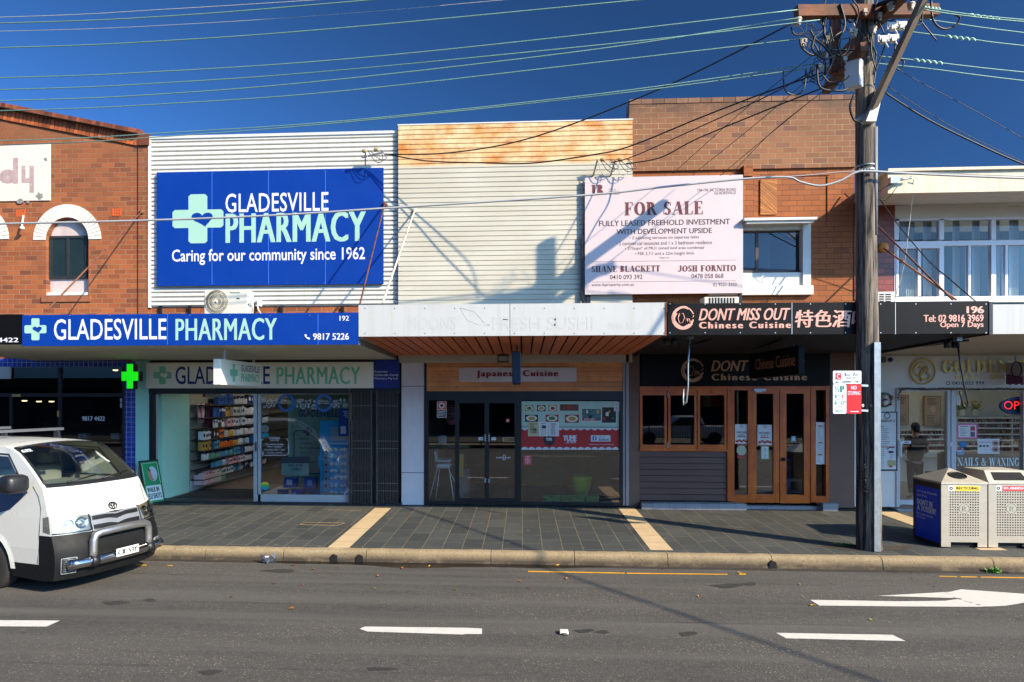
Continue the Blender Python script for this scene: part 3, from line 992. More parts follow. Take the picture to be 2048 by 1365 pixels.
mb = MB(); mb.pq(1445, 466, 1511, 541, .12); mb.pq(1517, 466, 1600, 541, .12); mb.build('pane', M_dglass, win)
M_curt = mat('pale curtain', S(120, 136, 146), .9, var=.15, scale=6, stretch=(6, 1, .3))
mb = MB(); mb.pb(1440, 460, 1540, 547, .3, .01); mb.build('curtain', M_curt, win)
mb = MB(); mb.pb(1440, 455, 1606, 550, .9, .02); mb.build('room', M_dark, win)

# white flat roofed building (right edge)
wb = thing('white_building', 'white flat roofed building with a deep eave above a band of windows', 'building', (X(1920), 0, 0))
M_eave = mat('painted eave board', S(204, 192, 168), .65, streak=.35, var=.08, scale=2, dirt=(S(176, 124, 66), .70))
xe = X(1752, .0)
YE = -1.25
xs, ztop, zbot = X(1776, YE), Z(1960, 341, YE), Z(1960, 384, YE)
zin = Z(1900, 409, 0)
mb = MB()
mb.box(xs, 16, YE, YE + .04, zbot, ztop)
mb.face([(xs, YE, zbot), (xe - .0, 0, zin), (xe, 0, zin + .55), (xs, YE, ztop)])
mb.box(xs - .02, 16, YE - .05, YE + .3, ztop, ztop + .05)
mb.build('fascia_board', M_eave, wb)
mb = MB(); mb.face([(xs, YE + .04, zbot + .01), (16, YE + .04, zbot + .01), (16, .0, zin), (xe, 0, zin)]); mb.build('eave_soffit', mat('eave soffit', S(214, 204, 192), .8, var=.06, scale=1.2), wb)
mb = MB(); mb.face([(xs, YE + .3, ztop + .04), (16, YE + .3, ztop + .04), (16, 3, ztop + .05), (xe, 3, ztop + .05)]); mb.build('roof', M_eave, wb)
M_dred = brickm('glazed red brick', S(120, 40, 22), S(150, 58, 32), S(70, 34, 26), vari=.8, bw=.24, rh=.105, ms=.008, rough=.35)
mb = MB(); mb.pb(1709, 405, 1790, 600, -.02, .3); mb.build('brick_pier', M_dred, wb)
mb = MB(); mb.pb(1790, 409, 2300, 436, -.01, .2); mb.build('wall', mat('white render', S(214, 208, 198), .8, var=.07, scale=1.6), wb)
M_pvc = mat('white window frame', S(226, 224, 230), .45, var=.03)
win = thing('window', None, None); win.parent = wb
mb = MB()
xm = [1790, 1880, 1984, 2088, 2192]
mb.pb(1790, 434, 2300, 438, -.03, .1); mb.pb(1790, 480, 2300, 490, -.035, .1); mb.pb(1790, 592, 2300, 604, -.05, .1)
for a in xm: mb.pb(a - 1, 438, a + 8, 480, -.03, .1); mb.pb(a - 1, 490, a + 8, 592, -.03, .1)
mb.pb(1793, 492, 1880, 497, -.045, .1); mb.pb(1793, 497, 1798, 592, -.045, .1); mb.pb(1836, 497, 1842, 592, -.02, .1); mb.pb(1937, 490, 1942, 592, -.02, .1); mb.pb(2011, 490, 2016, 592, -.02, .1)
mb.build('frame', M_pvc, win)
mb = MB()
for a, b in zip(xm, xm[1:]): mb.pq(a + 8, 438, b - 1, 480, .02); mb.pq(a + 8, 490, b - 1, 592, .02)
mb.build('pane', glassm('upstairs glass', (.74, .84, .86), 1.45, .0), win)
M_cur = mat('white curtain', S(198, 200, 196), .9, var=.05)
for q in ((1800, 1828), (1846, 1862), (1905, 1918), (1944, 1958), (1990, 1998), (2018, 2036), (2120, 2150)):
    mb = MB()
    a, b = X(q[0], .2), X(q[1], .2)
    zt, zb = Z(1900, 492, .2), Z(1900, 595, .2)
    k = 14
    for i in range(k):
        f = lambda t: .2 + .03 * math.sin(t * 3.1)
        xa, xb = a + (b - a) * i / k, a + (b - a) * (i + 1) / k
        mb.face([(xa, f(i), zb), (xb, f(i + 1), zb), (xb, f(i + 1), zt + .5), (xa, f(i), zt + .5)])
    mb.build('curtain', M_cur, win)
mb = MB(); mb.box(X(1790, 2.5), 16, 2.5, 2.6, Z(1900, 620), Z(1900, 400)); mb.build('room', mat('teal room', S(60, 92, 104), .9), win)
mb = MB(); mb.box(X(1790), 16, .1, 3, Z(1900, 405), Z(1900, 402)); mb.build('room_ceiling', M_white, win)
# ---------------------------------------------------------------- awnings
YF = -3.3
def awning(label, px0, px1, py0, py1, pyb, fm, sm, boards, rm, zb=None):
    t = thing('awning', label, 'awning', at((px0 + px1) / 2, py1, YF))
    x0, x1, z0, z1 = rc(px0, py0, px1, py1, YF)
    f = MB(); f.box(x0 + .002, x1 - .002, YF, YF + .06, z0, z1)
    fo = f.build('fascia', fm, t)
    zw = Z((px0 + px1) / 2, pyb, 0)
    r = MB(); r.face([(x0, YF + .06, z1 - .12), (x1, YF + .06, z1 - .12), (x1, -.1, z1 - .02), (x0, -.1, z1 - .02)])
    r.face([(x0 + .003, YF + .06, z1 - .12), (x0 + .003, -.0, z1 - .02), (x0 + .003, -.0, zw), (x0 + .003, YF + .06, z0)])
    r.face([(x1 - .003, YF + .06, z1 - .12), (x1 - .003, -.0, z1 - .02), (x1 - .003, -.0, zw), (x1 - .003, YF + .06, z0)])
    r.build('roof', rm, t)
    s = MB()
    if boards == 'x':
        k = 26
        for i in range(k):
            ya, yb = YF + .05 + (-YF - .05) * i / k, YF + .05 + (-YF - .05) * (i + .88) / k
            za, zb_ = z0 + (zw - z0) * i / k, z0 + (zw - z0) * (i + .88) / k
            s.face([(x0, ya, za), (x1, ya, za), (x1, yb, zb_), (x0, yb, zb_)])
            s.face([(x0, yb, zb_), (x1, yb, zb_), (x1, yb, zb_ + .03), (x0, yb, zb_ + .03)])
            s.face([(x0, yb, zb_ + .03), (x1, yb, zb_ + .03), (x1, yb + .03, zb_ + .03), (x0, yb + .03, zb_ + .03)])
    elif boards == 'y':
        k = 26
        for i in range(k):
            xa, xb = x0 + (x1 - x0) * i / k, x0 + (x1 - x0) * (i + .84) / k
            s.obox((xa, YF + .07, z0), (xb - xa, 0, 0), (0, -YF - .07, zw - z0), (0, 0, .02))
    else:
        s.face([(x0, YF + .05, z0 + .02), (x1, YF + .05, z0 + .02), (x1, 0, zw), (x0, 0, zw)])
    s.build('soffit', sm, t)
    if boards == 'y':
        b = MB(); b.face([(x0, YF + .05, z0 + .035), (x1, YF + .05, z0 + .035), (x1, 0, zw + .035), (x0, 0, zw + .035)]); b.build('soffit_backing', M_hole, t)
    return t, fo
M_grey = mat('grey soffit', S(216, 212, 196), .7, var=.12, scale=1.5, stretch=(.4, 2, 1), dirt=(S(150, 144, 128), .66))
M_rbrn = mat('brown soffit board', S(232, 132, 88), .6, var=.14, scale=3, stretch=(5, .4, 1), island=.25)
M_blk = mat('black sign face', S(11, 10, 11), .5, var=.15, spec=.16)
M_wfas = mat('overpainted white sign', S(180, 181, 179), .5, streak=.14, var=.035, scale=1.5, dirt=(S(176, 172, 164), .7), bmp=.0015)
M_iron = mat('awning roofing', S(120, 118, 112), .6, .3)
def screws(parent, px0, px1, pys, n, m, Y=YF, r=.009):
    mb = MB()
    for i in range(n):
        px = px0 + (px1 - px0) * i / (n - 1)
        for py in pys: mb.lathe(at(px, py, Y - .001), [(r, -.004), (r, .004)], 6, 'y')
    mb.build('screw', m, parent)
M_scr = mat('screw head', S(190, 190, 190), .4, .6)
M_scd = mat('dark screw head', S(70, 66, 60), .6, .4)
# far left, black
a0, f0 = awning('black fronted awning cut off by the left edge, before the brick building', -220, 43, 630, 690, 722, M_blk, M_grey, 'x', M_iron)
mb = MB(); mb.ptext('9817 4422', -52, 676, 37, 685, YF, .02); mb.build('lettering', M_sw, f0)
# pharmacy, blue
a1, f1 = awning('pharmacy awning with cobalt blue fascia and grey ribbed soffit', 44, 716, 628, 691, 721, M_blue, M_grey, 'x', M_iron)
mb = MB(); mb.ptext('GLADESVILLE', 108, 638, 333, 680, YF, .006); mb.ptext('192', 679, 632, 698, 642, YF, .02); mb.ptext('9817 5226', 626, 667, 698, 680, YF, .025); mb.build('lettering', M_sw, f1)
mb = MB()
x0, x1, z0, z1 = rc(608, 668, 620, 681, YF)
cx, cz, k = (x0 + x1) / 2, (z0 + z1) / 2, (x1 - x0) / 2
mb.tube([(cx + k * 1.0 * math.cos(rad(a)) + k * .5, YF - .004, cz + k * 1.0 * math.sin(rad(a)) + k * .5) for a in range(185, 271, 12)], k * .2, 6)
mb.ball((cx - k * .5, YF - .004, cz + k * .5), k * .36, (1, .2, 1.1)); mb.ball((cx + k * .6, YF - .004, cz - k * .5), k * .36, (1.1, .2, 1))
mb.build('phone_icon', M_sw, f1)
mb = MB(); mb.ptext('PHARMACY', 351, 637, 554, 681, YF, .026, sp=1.06); mb.build('name_lettering', M_mint, f1)
mb = MB(); cross_logo(mb, 49, 637, 93, 681, YF, 0, 1); mb.build('cross_emblem', [M_mint, M_blue], f1)
mb = MB()
for px in (335, 636): mb.pb(px - .5, 629, px + .5, 690, YF - .002, .004)
mb.build('panel_joint', M_seamb, f1)
screws(f1, 60, 700, (631.5,), 9, M_scr, r=.006)
# middle, white, with the ghost of old lettering
a2, f2 = awning('blank white awning with ghost lettering and brown slatted soffit', 717, 1333, 608, 672, 711, M_wfas, M_rbrn, 'y', M_iron)
M_ghost = mat('ghost lettering', S(176, 177, 176), .7, var=.03)
mb = MB(); mb.ptext('MOONS', 815, 634, 912, 660, YF, 0); mb.ptext('FRESH SUSHI', 985, 634, 1186, 660, YF, 0); mb.ptext('9816 5123', 1216, 646, 1282, 658, YF, 0)
mb.build('ghost_lettering', M_ghost, f2)
mb = MB()
lf = [(920, 616), (950, 624), (968, 645), (980, 651), (958, 650), (934, 640), (920, 616)]
mb.tube([at(*q, YF - .0) for q in lf], .0035, 4); mb.build('ghost_leaf', M_ghost, f2)
screws(f2, 730, 1328, (617, 667), 11, M_scd, r=.008)
mb = MB()
for px in (1020,): mb.pb(px - .5, 608, px + .5, 672, YF - .0015, .004)
mb.pb(1006, 638.5, 1016, 640, YF - .003, .006); mb.pb(1109, 637, 1112, 641, YF - .003, .006); mb.pb(1108, 648, 1111, 652, YF - .003, .006)
mb.build('panel_joint', M_scd, f2)
x0, zz0 = X(717, YF), Z(760, 674, YF)
mb = MB()
mb.obox((x0 - .02, YF + .07, zz0 - .02), (.07, 0, 0), (0, -YF - .1, -.03), (0, 0, .18))
mb.build('edge_beam', mat('weathered concrete', S(190, 178, 156), .9, var=.25, scale=4, bmp=.006), a2)
mb = MB(); mb.box(X(1334, YF) - .035, X(1334, YF) - .008, YF - .003, YF + .05, Z(1333, 672, YF), Z(1333, 606, YF)); mb.build('rusty_edge', M_rust, f2)
# chinese restaurant, black
a3, f3 = awning('long black awning with rose gold restaurant lettering', 1335, 1978, 605, 669, 706, M_blk, M_dark, 'f', M_iron)
M_rose = mat('rose gold', S(226, 164, 142), .35, .25, var=.12, scale=6)
def enso(mb, px0, py0, px1, py1, Y):
    """brush ring emblem with initials"""
    x0, x1, z0, z1 = rc(px0, py0, px1, py1, Y)
    O, U, V = (x0, Y, z0), (x1 - x0, 0, 0), (0, 0, z1 - z0)
    for rr, a0_, a1_, t, dx, dy in ((.5, 20, 330, .035, 0, 0), (.46, 60, 350, .05, .02, .01), (.42, 140, 320, .07, -.0, -.03), (.48, 200, 300, .11, 0, 0), (.45, 70, 130, .03, .03, .06)):
        mb.polys(ring(.5 + dx, .5 + dy, rr, rr, t, 26, a0_, a1_), O, U, V, .003 + rr * .002)
    u = lambda x, y: Vector((x0 + (x1 - x0) * x, Y - .005, z0 + (z1 - z0) * y))
    r_ = (x1 - x0) * .017
    mb.tube([u(*q) for q in ((.34, .7), (.28, .5), (.34, .28), (.48, .3), (.56, .52), (.5, .7), (.38, .66))], r_, 5)
    mb.tube([u(*q) for q in ((.6, .28), (.64, .5), (.68, .46), (.69, .3), (.74, .48), (.78, .44), (.79, .3), (.88, .36))], r_, 5)
    mb.tube([u(*q) for q in ((.88, .5), (.93, .54), (.96, .6))], r_, 5)
mb = MB(); enso(mb, 1343, 613, 1389, 660, YF)
mb.ptext('DONT MISS OUT', 1397, 617, 1581, 641, YF, .03, .22); mb.ptext('Chinese Cuisine', 1398, 644, 1582, 657, YF, .06, sp=1.35)
mb.ptext('特色酒吧', 1588, 620, 1742, 655, YF, .03, .1)
mb.ptext('196', 1933, 613, 1968, 627, YF, .04); mb.ptext('Tel: 02 9816 3969', 1847, 630, 1967, 644, YF, .03); mb.ptext('Open 7 Days', 1880, 644, 1967, 658, YF, .03)
mb.build('lettering', M_rose, f3)
mb = MB()
for px in (1584, 1791): mb.pb(px - .5, 606, px + .5, 669, YF - .002, .004)
mb.build('panel_joint', M_scr, f3)
screws(f3, 1340, 1972, (608.5, 666), 10, M_scr)
mb = MB()
x1 = X(1978, YF)
mb.box(x1 - .0, x1 + .05, YF - .01, YF + .8, Z(1978, 670, YF), Z(1978, 604, YF)); mb.build('end_cap', M_black, a3)
# steel struts under the black awning
mb = MB()
for q in (((1760, 702, -.1), (1935, 680, -2.6)), ((1755, 705, -.1), (1915, 678, -2.6)), ((1330, 700, -.1), (1420, 680, -2.6)), ((1500, 702, -.1), (1560, 680, -2.6))):
    mb.bar(at(*q[0]), at(*q[1]), .05, .05)
mb.build('strut', M_black, a3)
# salon, white
a4, f4 = awning('plain white awning cut off by the right edge, above the nail salon', 1984, 3300, 604, 665, 706, M_wfas, mat('beige soffit', S(206, 194, 174), .75, var=.1, scale=1.5, stretch=(.3, 3, 1)), 'x', M_iron)

# awning tie rods anchored on the walls
def rod(lab, a, b, m, r=.016, eye=True):
    t = thing('tie_rod', lab, 'tie rod', a, 'awning tie rods')
    mb = MB(); mb.tube([a, b], r, 8); mb.build('bar', m, t)
    d = (b - a).normalized()
    if eye:
        mb = MB(); mb.lathe((a.x, a.y + .02, a.z), [(.05, -.02), (.055, .0), (.04, .03), (.015, .05)], 10, 'y'); mb.build('wall_plate', m, t)
        c = a + (b - a) * .3
        mb = MB(); mb.tube([c - d * .08, c - d * .04 + Vector((.012, 0, .03)), c + d * .04 + Vector((.012, 0, .03)), c + d * .08], .008, 6); mb.tube([c - d * .08, c - d * .04 - Vector((.012, 0, .03)), c + d * .04 - Vector((.012, 0, .03)), c + d * .08], .008, 6); mb.build('turnbuckle', m, t)
    return t
rod('rust red tie rod crossing the left arched window', at(283, 424, -.02), at(93, 622, -3.15), M_rust, .014)
rod('dark brown tie rod at the right end of the blue billboard', at(769, 409, -.1), at(719, 612, -3.0), mat('brown rod', S(84, 52, 44), .8, var=.3, scale=10))
rod('flaking white tie rod on the cream weatherboards', at(829, 422, -.11), at(765, 607, -3.0), mat('flaking rod', S(206, 192, 172), .8, var=.1, scale=9, dirt=(S(140, 84, 52), .55)), .017)
rod('copper coloured tie rod from the orange wall plate, by the white building', at(1767, 497, -.05), at(1912, 600, -2.9), mat('copper rod', S(176, 118, 72), .6, .2, var=.2, scale=12))
rod('maroon tie rod passing behind the power pole to the black awning', at(1690, 388, -.05), at(1905, 600, -2.9), mat('maroon rod', S(98, 54, 44), .7, var=.2, scale=12), .015, False)

# ---------------------------------------------------------------- hair shop behind the van
hs = thing('hair_shop_front', 'dark glazed shopfront behind the white van with a blue tiled pillar', 'shopfront', (X(130), 0, 0))
M_tile = brickm('blue mosaic tiles', S(28, 54, 160), S(56, 94, 206), S(170, 174, 200), bw=.105, rh=.105, ms=.012, dark=S(16, 26, 92), off=0., rough=.15, vari=.85)
mb = MB(); mb.box(X(251), X(272), -.02, .3, -.02, 2.95); mb.build('tiled_pillar', M_tile, hs)
mb = MB(); mb.box(-14, X(251), -.01, .3, Z(100, 735), 3.02); mb.build('tiled_lintel', M_tile, hs)
mb = MB()
mb.box(X(117), X(123), -.02, .08, 0, Z(120, 735)); mb.box(X(245), X(251), -.02, .08, 0, Z(120, 735)); mb.box(-14, X(251), -.025, .07, Z(120, 794), Z(120, 787)); mb.box(-14, X(251), -.025, .07, 0, .12)
mb.box(X(20), X(24), -.02, .06, 0, Z(120, 790))
mb.build('frame', M_black, hs)
mb = MB(); mb.face([(-14, .01, .1), (X(251), .01, .1), (X(251), .01, Z(100, 735)), (-14, .01, Z(100, 735))]); mb.build('pane', M_dglass, hs)
mb = MB(); mb.ptext('9817 4422', 164, 833, 210, 842, .006, .03); mb.build('lettering', M_sw, hs)
mb = MB(); mb.pb(-60, 734, 21, 758, -.04, .03); mb.build('sign_panel', mat('pale grey panel', S(176, 176, 170), .6), hs)
mb = MB(); mb.pb(114, 822, 118, 834, -.03, .01); mb.pb(24, 789, 41, 794, -.03, .01); mb.build('brass_plate', mat('brass', S(196, 160, 96), .4, .4), hs)
mb = MB(); mb.pb(240, 797, 250, 805, -.0, .008); mb.pb(240, 807, 250, 816, -.0, .008); mb.build('sticker', mat('grey sticker', S(180, 180, 184), .6), hs)
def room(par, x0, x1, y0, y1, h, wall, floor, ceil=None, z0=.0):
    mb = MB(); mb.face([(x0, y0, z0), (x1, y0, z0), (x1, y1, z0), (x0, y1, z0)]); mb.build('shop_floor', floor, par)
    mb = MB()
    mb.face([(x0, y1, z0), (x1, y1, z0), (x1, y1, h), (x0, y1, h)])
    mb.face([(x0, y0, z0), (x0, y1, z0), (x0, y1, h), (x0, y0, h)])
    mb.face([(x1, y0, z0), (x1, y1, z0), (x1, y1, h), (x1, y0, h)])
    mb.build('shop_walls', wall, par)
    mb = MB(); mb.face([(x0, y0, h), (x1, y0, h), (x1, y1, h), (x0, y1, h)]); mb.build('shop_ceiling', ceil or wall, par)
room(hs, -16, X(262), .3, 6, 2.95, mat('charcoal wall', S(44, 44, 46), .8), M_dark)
M_lamp = mat('lit downlight', S(255, 214, 150), .5, emit=3.)
for px, py in ((78, 803.5), (103, 803.5), (49, 802), (176, 734.5), (231, 741)):
    p = at(px, py, 2.2)
    dl = tag(MB().lathe(p, [(.06, .01), (.05, -.012), (.02, -.014)], 12).build('ceiling_downlight', M_lamp), 'small lit downlight in the dark ceiling of the hair shop', 'ceiling light', 'downlights in the hair shop')
pl = thing('potted_plant', 'spiky plant in a white cube pot inside the dark shop window', 'plant', at(229, 880, .35))
mb = MB(); mb.pb(221, 867, 237, 878, .35, .16); mb.build('pot', M_white, pl)
mb = MB()
c = at(229, 867, .43)
for i in range(22):
    a, l = R.uniform(0, 6.28), R.uniform(.25, .5)
    e = c + Vector((math.cos(a) * l * .6, math.sin(a) * l * .4, l * .9))
    mb.tube([c, (c + e) / 2 + Vector((0, 0, .08)), e], .012, 4, .002)
mb.build('leaves', mat('dark leaf', S(50, 74, 44), .5), pl)
tag(MB().pb(156, 868, 172, 878, .35, .16).build('cube_pot', M_white), 'small empty white cube pot in the dark shop window', 'pot')

# ---------------------------------------------------------------- pharmacy front
M_mwall = mat('mint wall', S(170, 226, 204), .6, var=.03)
M_alw = mat('pale aluminium', S(190, 196, 198), .4, .35, var=.06)
M_lbox = mat('cream lightbox', S(236, 228, 208), .45, var=.03)
M_mdk = mat('sea green lettering', S(120, 190, 150), .5)
pf = thing('pharmacy_shopfront', 'pharmacy shopfront with open doorway, mint pillar and folding security grille', 'shopfront', (X(540), 0, 0))
mb = MB(); mb.box(X(272.5), X(300), -.03, .3, 0, 2.97); mb.box(-7.80, -7.70, .3, 1.5, 0, 2.9); mb.build('mint_pillar', M_mwall, pf)
mb = MB(); mb.box(X(300), X(308), -.035, .12, 0, Z(300, 778)); mb.box(X(300), X(800), -.045, .25, Z(540, 788), Z(540, 778)); mb.box(X(300), X(800), -.02, .25, Z(540, 778), 2.96)
mb.build('frame', M_black, pf)
mb = MB(); mb.box(X(311), X(314), .02, .05, 0, Z(300, 788)); mb.build('door_track', M_alw, pf)
YG = .04
mb = MB()
for q in ((507, 787, 514, 1006), (516, 787, 521, 1006), (514, 990, 697, 1006), (521, 786, 697, 789)): mb.pb(*q, YG - .03, .08)
mb.build('window_frame', M_alw, pf)
mb = MB(); mb.pb(510, 885, 512.5, 903, YG - .055, .03); mb.build('door_lock', M_scd, pf)
mb = MB(); mb.pq(521, 789, 697, 990, YG); mb.build('pane', M_glass, pf)
mb = MB(); mb.box(X(300), X(805), -.05, .35, -.04, .035); mb.build('threshold', mat('dark threshold', S(46, 46, 48), .6), pf)
xL_, xR_ = X(300), X(800)
room(pf, -7.95, xR_ - .02, .36, 9.5, 2.9, mat('pale shop wall', S(206, 202, 190), .7), mat('timber vinyl floor', S(128, 110, 96), .4, var=.12, scale=3, stretch=(1, 4, 1)), mat('shop ceiling', S(206, 204, 198), .8), .012)
mb = MB(); mb.box(-7.6, xL_ + 2.15, .3, 2.0, .013, .02); mb.build('door_mat', mat('black mat', S(30, 31, 34), .95, var=.2, scale=20), pf)
# folding lattice grille
M_gri = mat('grille steel', S(78, 70, 64), .5, .1, var=.25, scale=12)
gr = thing('security_grille', 'folded black lattice security grille beside the pharmacy window', 'grille', at(748, 1005, -.06))
mb = MB()
zt, zb_ = Z(748, 784, -.06), Z(748, 1009, -.06)
xs_ = [X(700, -.06) + (X(796, -.06) - X(700, -.06)) * i / 27 for i in range(28)]
for i, x in enumerate(xs_):
    if i in (13, 14): continue
    mb.box(x - .009, x + .006, -.075 - .02 * (i % 2), -.055 - .02 * (i % 2), zb_ + R.uniform(0, .03), zt - R.uniform(0, .03))
mb.build('upright', M_gri, gr)
mb = MB()
for z in (Z(748, 812, 0), Z(748, 882, 0), Z(748, 897, 0), Z(748, 966, 0), Z(748, 981, 0)):
    mb.box(xs_[0], xs_[12], -.05, -.035, z - .01, z + .01); mb.box(xs_[15], xs_[-1], -.05, -.035, z - .01, z + .01)
for i in range(27):
    if i in (13, 14): continue
    for z in (Z(748, 850, 0), Z(748, 930, 0)): 
        mb.bar((xs_[i], -.058, z - .2), (xs_[i + 1], -.058, z + .2), .003, .006); mb.bar((xs_[i], -.062, z + .2), (xs_[i + 1], -.062, z - .2), .003, .006)
mb.build('lattice', M_gri, gr)
M_riv = mat('bright rivet', S(210, 200, 186), .4, .5)
mb = MB()
for z in (Z(748, 812, 0), Z(748, 882, 0), Z(748, 897, 0), Z(748, 966, 0), Z(748, 981, 0)):
    for i, x in enumerate(xs_):
        if i not in (13, 14): mb.box(x - .006, x + .004, -.105, -.095, z - .005, z + .005)
mb.build('rivet', M_riv, gr)
for q, y_ in (((697, 778, 700, 1010), -.08), ((741, 782, 744, 1010), -.11), ((752, 782, 755, 1010), -.11)): MB().pb(*q, y_, .05).build('post', M_gri, gr)
mb = MB(); mb.box(X(697), X(800), .3, .32, 0, 2.5); mb.build('backing_panel', mat('teal backing', S(22, 40, 46), .4), gr)
# signs over the door
lb = thing('lightbox_sign', 'long cream lightbox sign above the pharmacy door', 'sign', at(518, 752, -.1))
mb = MB(); mb.pb(291, 725, 746, 777, -.14, .12); mb.build('box', M_lbox, lb, bevel=.012)
mb = MB(); mb.ptext('GLADESVILLE', 351, 733, 540, 769, -.14, .008); mb.build('lettering', M_navy, lb)
mb = MB(); mb.ptext('PHARMACY', 553, 734, 721, 769, -.14, .03, sp=1.07); cross_logo(mb, 307, 733, 343, 769, -.14, 0, 1); mb.build('name_lettering', [M_mdk, M_lbox], lb)
ps = thing('proprietor_sign', 'square blue proprietor sign beside the cream lightbox', 'sign', at(772, 750, -.06))
mb = MB(); mb.pb(747, 720, 799, 777, -.07, .05); mb.build('panel', mat('deep blue panel', S(12, 36, 128), .4), ps)
mb = MB()
for i, s in enumerate(('Proprietor', 'Gladesville Family', 'Pharmacy Pty Ltd')): mb.ptext(s, 749, 741.5 + i * 6.8, 749 + (27, 48, 46)[i], 747 + i * 6.8, -.07, .02, res=2)
mb.build('lettering', M_sw, ps)
# projecting lightbox under the awning
def blade(name, label, pxn, pxf, pyt, pyb, Yn, Yf, wd, m, sgn):
    """a sign hung square to the wall; sgn is the side whose face is seen"""
    t = thing(name, label, 'sign', at(pxn, pyb, Yn))
    x = X(pxn, Yn)
    z0, z1 = Z(pxn, pyb, Yn), Z(pxn, pyt, Yn)
    mb = MB(); mb.box(x - wd / 2, x + wd / 2, Yn, Yf, z0, z1); mb.build('box', m, t, bevel=.01)
    return t, x + sgn * wd / 2, z0, z1
t, xx, z0, z1 = blade('hanging_lightbox', 'cream lightbox with mint cross hung under the pharmacy awning', 434, 532, 718, 770, -2.95, -1.2, .13, M_lbox, 1)
mb = MB(); mb.text('GLADESVILLE', (xx + .002, -2.15, z0 + .25), (0, .85, 0), (0, 0, .12), .008)
mb.build('lettering', M_navy, t)
mb = MB(); mb.text('PHARMACY', (xx + .002, -2.15, z0 + .07), (0, .85, 0), (0, 0, .15), .03)
for a, b, c_, d in ((-2.6, -2.3, .16, .27), (-2.5, -2.4, .06, .37)): mb.face([(xx + .003 + .001 * (a < -2.55), a, z0 + c_), (xx + .003 + .001 * (a < -2.55), b, z0 + c_), (xx + .003 + .001 * (a < -2.55), b, z0 + d), (xx + .003 + .001 * (a < -2.55), a, z0 + d)])
mb.build('name_lettering', M_mdk, t)
mb = MB(); mb.box(xx - .075, xx - .045, -2.7, -2.66, z1, 3.0); mb.box(xx - .075, xx - .045, -1.45, -1.41, z1, 3.0); mb.build('hanger', M_alw, t)
# green cross
gc = thing('green_cross_sign', 'lit green pharmacy cross on a black box beside the mint pillar', 'sign', at(259, 752, -.5))
x0, x1, z0, z1 = rc(243, 728, 277, 778, -.5)
cx, cz, a, b = (x0 + x1) / 2, (z0 + z1) / 2, (x1 - x0) / 2, (z1 - z0) / 2
k = .37
cr = [(-k, -1), (k, -1), (k, -k), (1, -k), (1, k), (k, k), (k, 1), (-k, 1), (-k, k), (-1, k), (-1, -k), (-k, -k)]
mb = MB(); mb.prism([(cx + x * a, cz + y * b) for x, y in cr], -.5, -.36); mb.prism([(cx - .07 + x * a * 1.02, cz + y * b * 1.02) for x, y in cr], -.35, -.22); mb.build('case', M_black, gc)
mb = MB(); mb.prism([(cx + x * a * .98, cz + y * b * .98) for x, y in cr], -.506, -.5); mb.build('lit_face', mat('lit green', S(20, 210, 20), .5, emit=.5, var=.05), gc)
mb = MB(); mb.box(cx, X(292, -.05), -.3, -.26, cz - .04, cz + .04); mb.build('bracket', M_black, gc)
dc = thing('dome_camera', 'small white dome camera under the pharmacy awning soffit', 'camera', at(268, 716, -.2))
mb = MB(); mb.ball(at(269, 718, -.22), .055, (1.1, 1, .9)); mb.build('dome', M_white, dc)
mb = MB(); mb.lathe(at(269, 714, -.22), [(.05, .02), (.05, -.0)], 12); mb.build('mount', M_white, dc)
# decals on the window glass
dec = thing('window_decal', 'row of white line icons and blue rings stuck on the pharmacy window', 'decal', at(609, 805, YG))
YD = YG - .004
mb = MB()
def icon(mb, px, py, r, kind):
    c = at(px, py, YD)
    s = r / 98.5
    P = lambda x, y: c + Vector((x * s, 0, y * s))
    w_ = .006
    if kind == 'flake':
        for a in (0, 60, 120): mb.tube([P(math.cos(rad(a)), math.sin(rad(a))), P(-math.cos(rad(a)), -math.sin(rad(a)))], w_ * .8, 4)
    elif kind == 'heart':
        pts = []
        for i in range(21):
            t = 2 * math.pi * i / 20
            pts.append(P(math.sin(t) ** 3, (13 * math.cos(t) - 5 * math.cos(2 * t) - 2 * math.cos(3 * t) - math.cos(4 * t)) / 16))
        mb.tube(pts, w_, 4)
        mb.tube([P(-.6, 0), P(-.2, 0), P(-.05, .4), P(.15, -.35), P(.3, 0), P(.6, 0)], w_ * .7, 4)
    elif kind == 'bowl':
        mb.tube([P(-1, .3), P(1, .3), P(.8, -.3), P(.3, -.75), P(-.3, -.75), P(-.8, -.3), P(-1, .3)], w_, 4)
        mb.tube([P(.3, .3), P(.8, 1.0)], w_ * 1.3, 4); mb.tube([P(-.4, -1), P(.4, -1)], w_, 4)
    elif kind == 'gift':
        mb.tube([P(-.8, -.9), P(.8, -.9), P(.8, .4), P(-.8, .4), P(-.8, -.9)], w_, 4); mb.tube([P(0, -.9), P(0, .4)], w_, 4); mb.tube([P(0, .4), P(-.5, .9), P(-.1, .9), P(0, .4), P(.5, .9), P(.1, .9), P(0, .4)], w_ * .8, 4)
    else:
        mb.tube([P(math.cos(t * .4189), math.sin(t * .4189)) for t in range(16)], w_, 4); mb.tube([P(-.6, 0), P(0, .4), P(.6, 0), P(0, -.4), P(-.6, 0)], w_ * .8, 4); mb.ball(P(0, 0), .02)
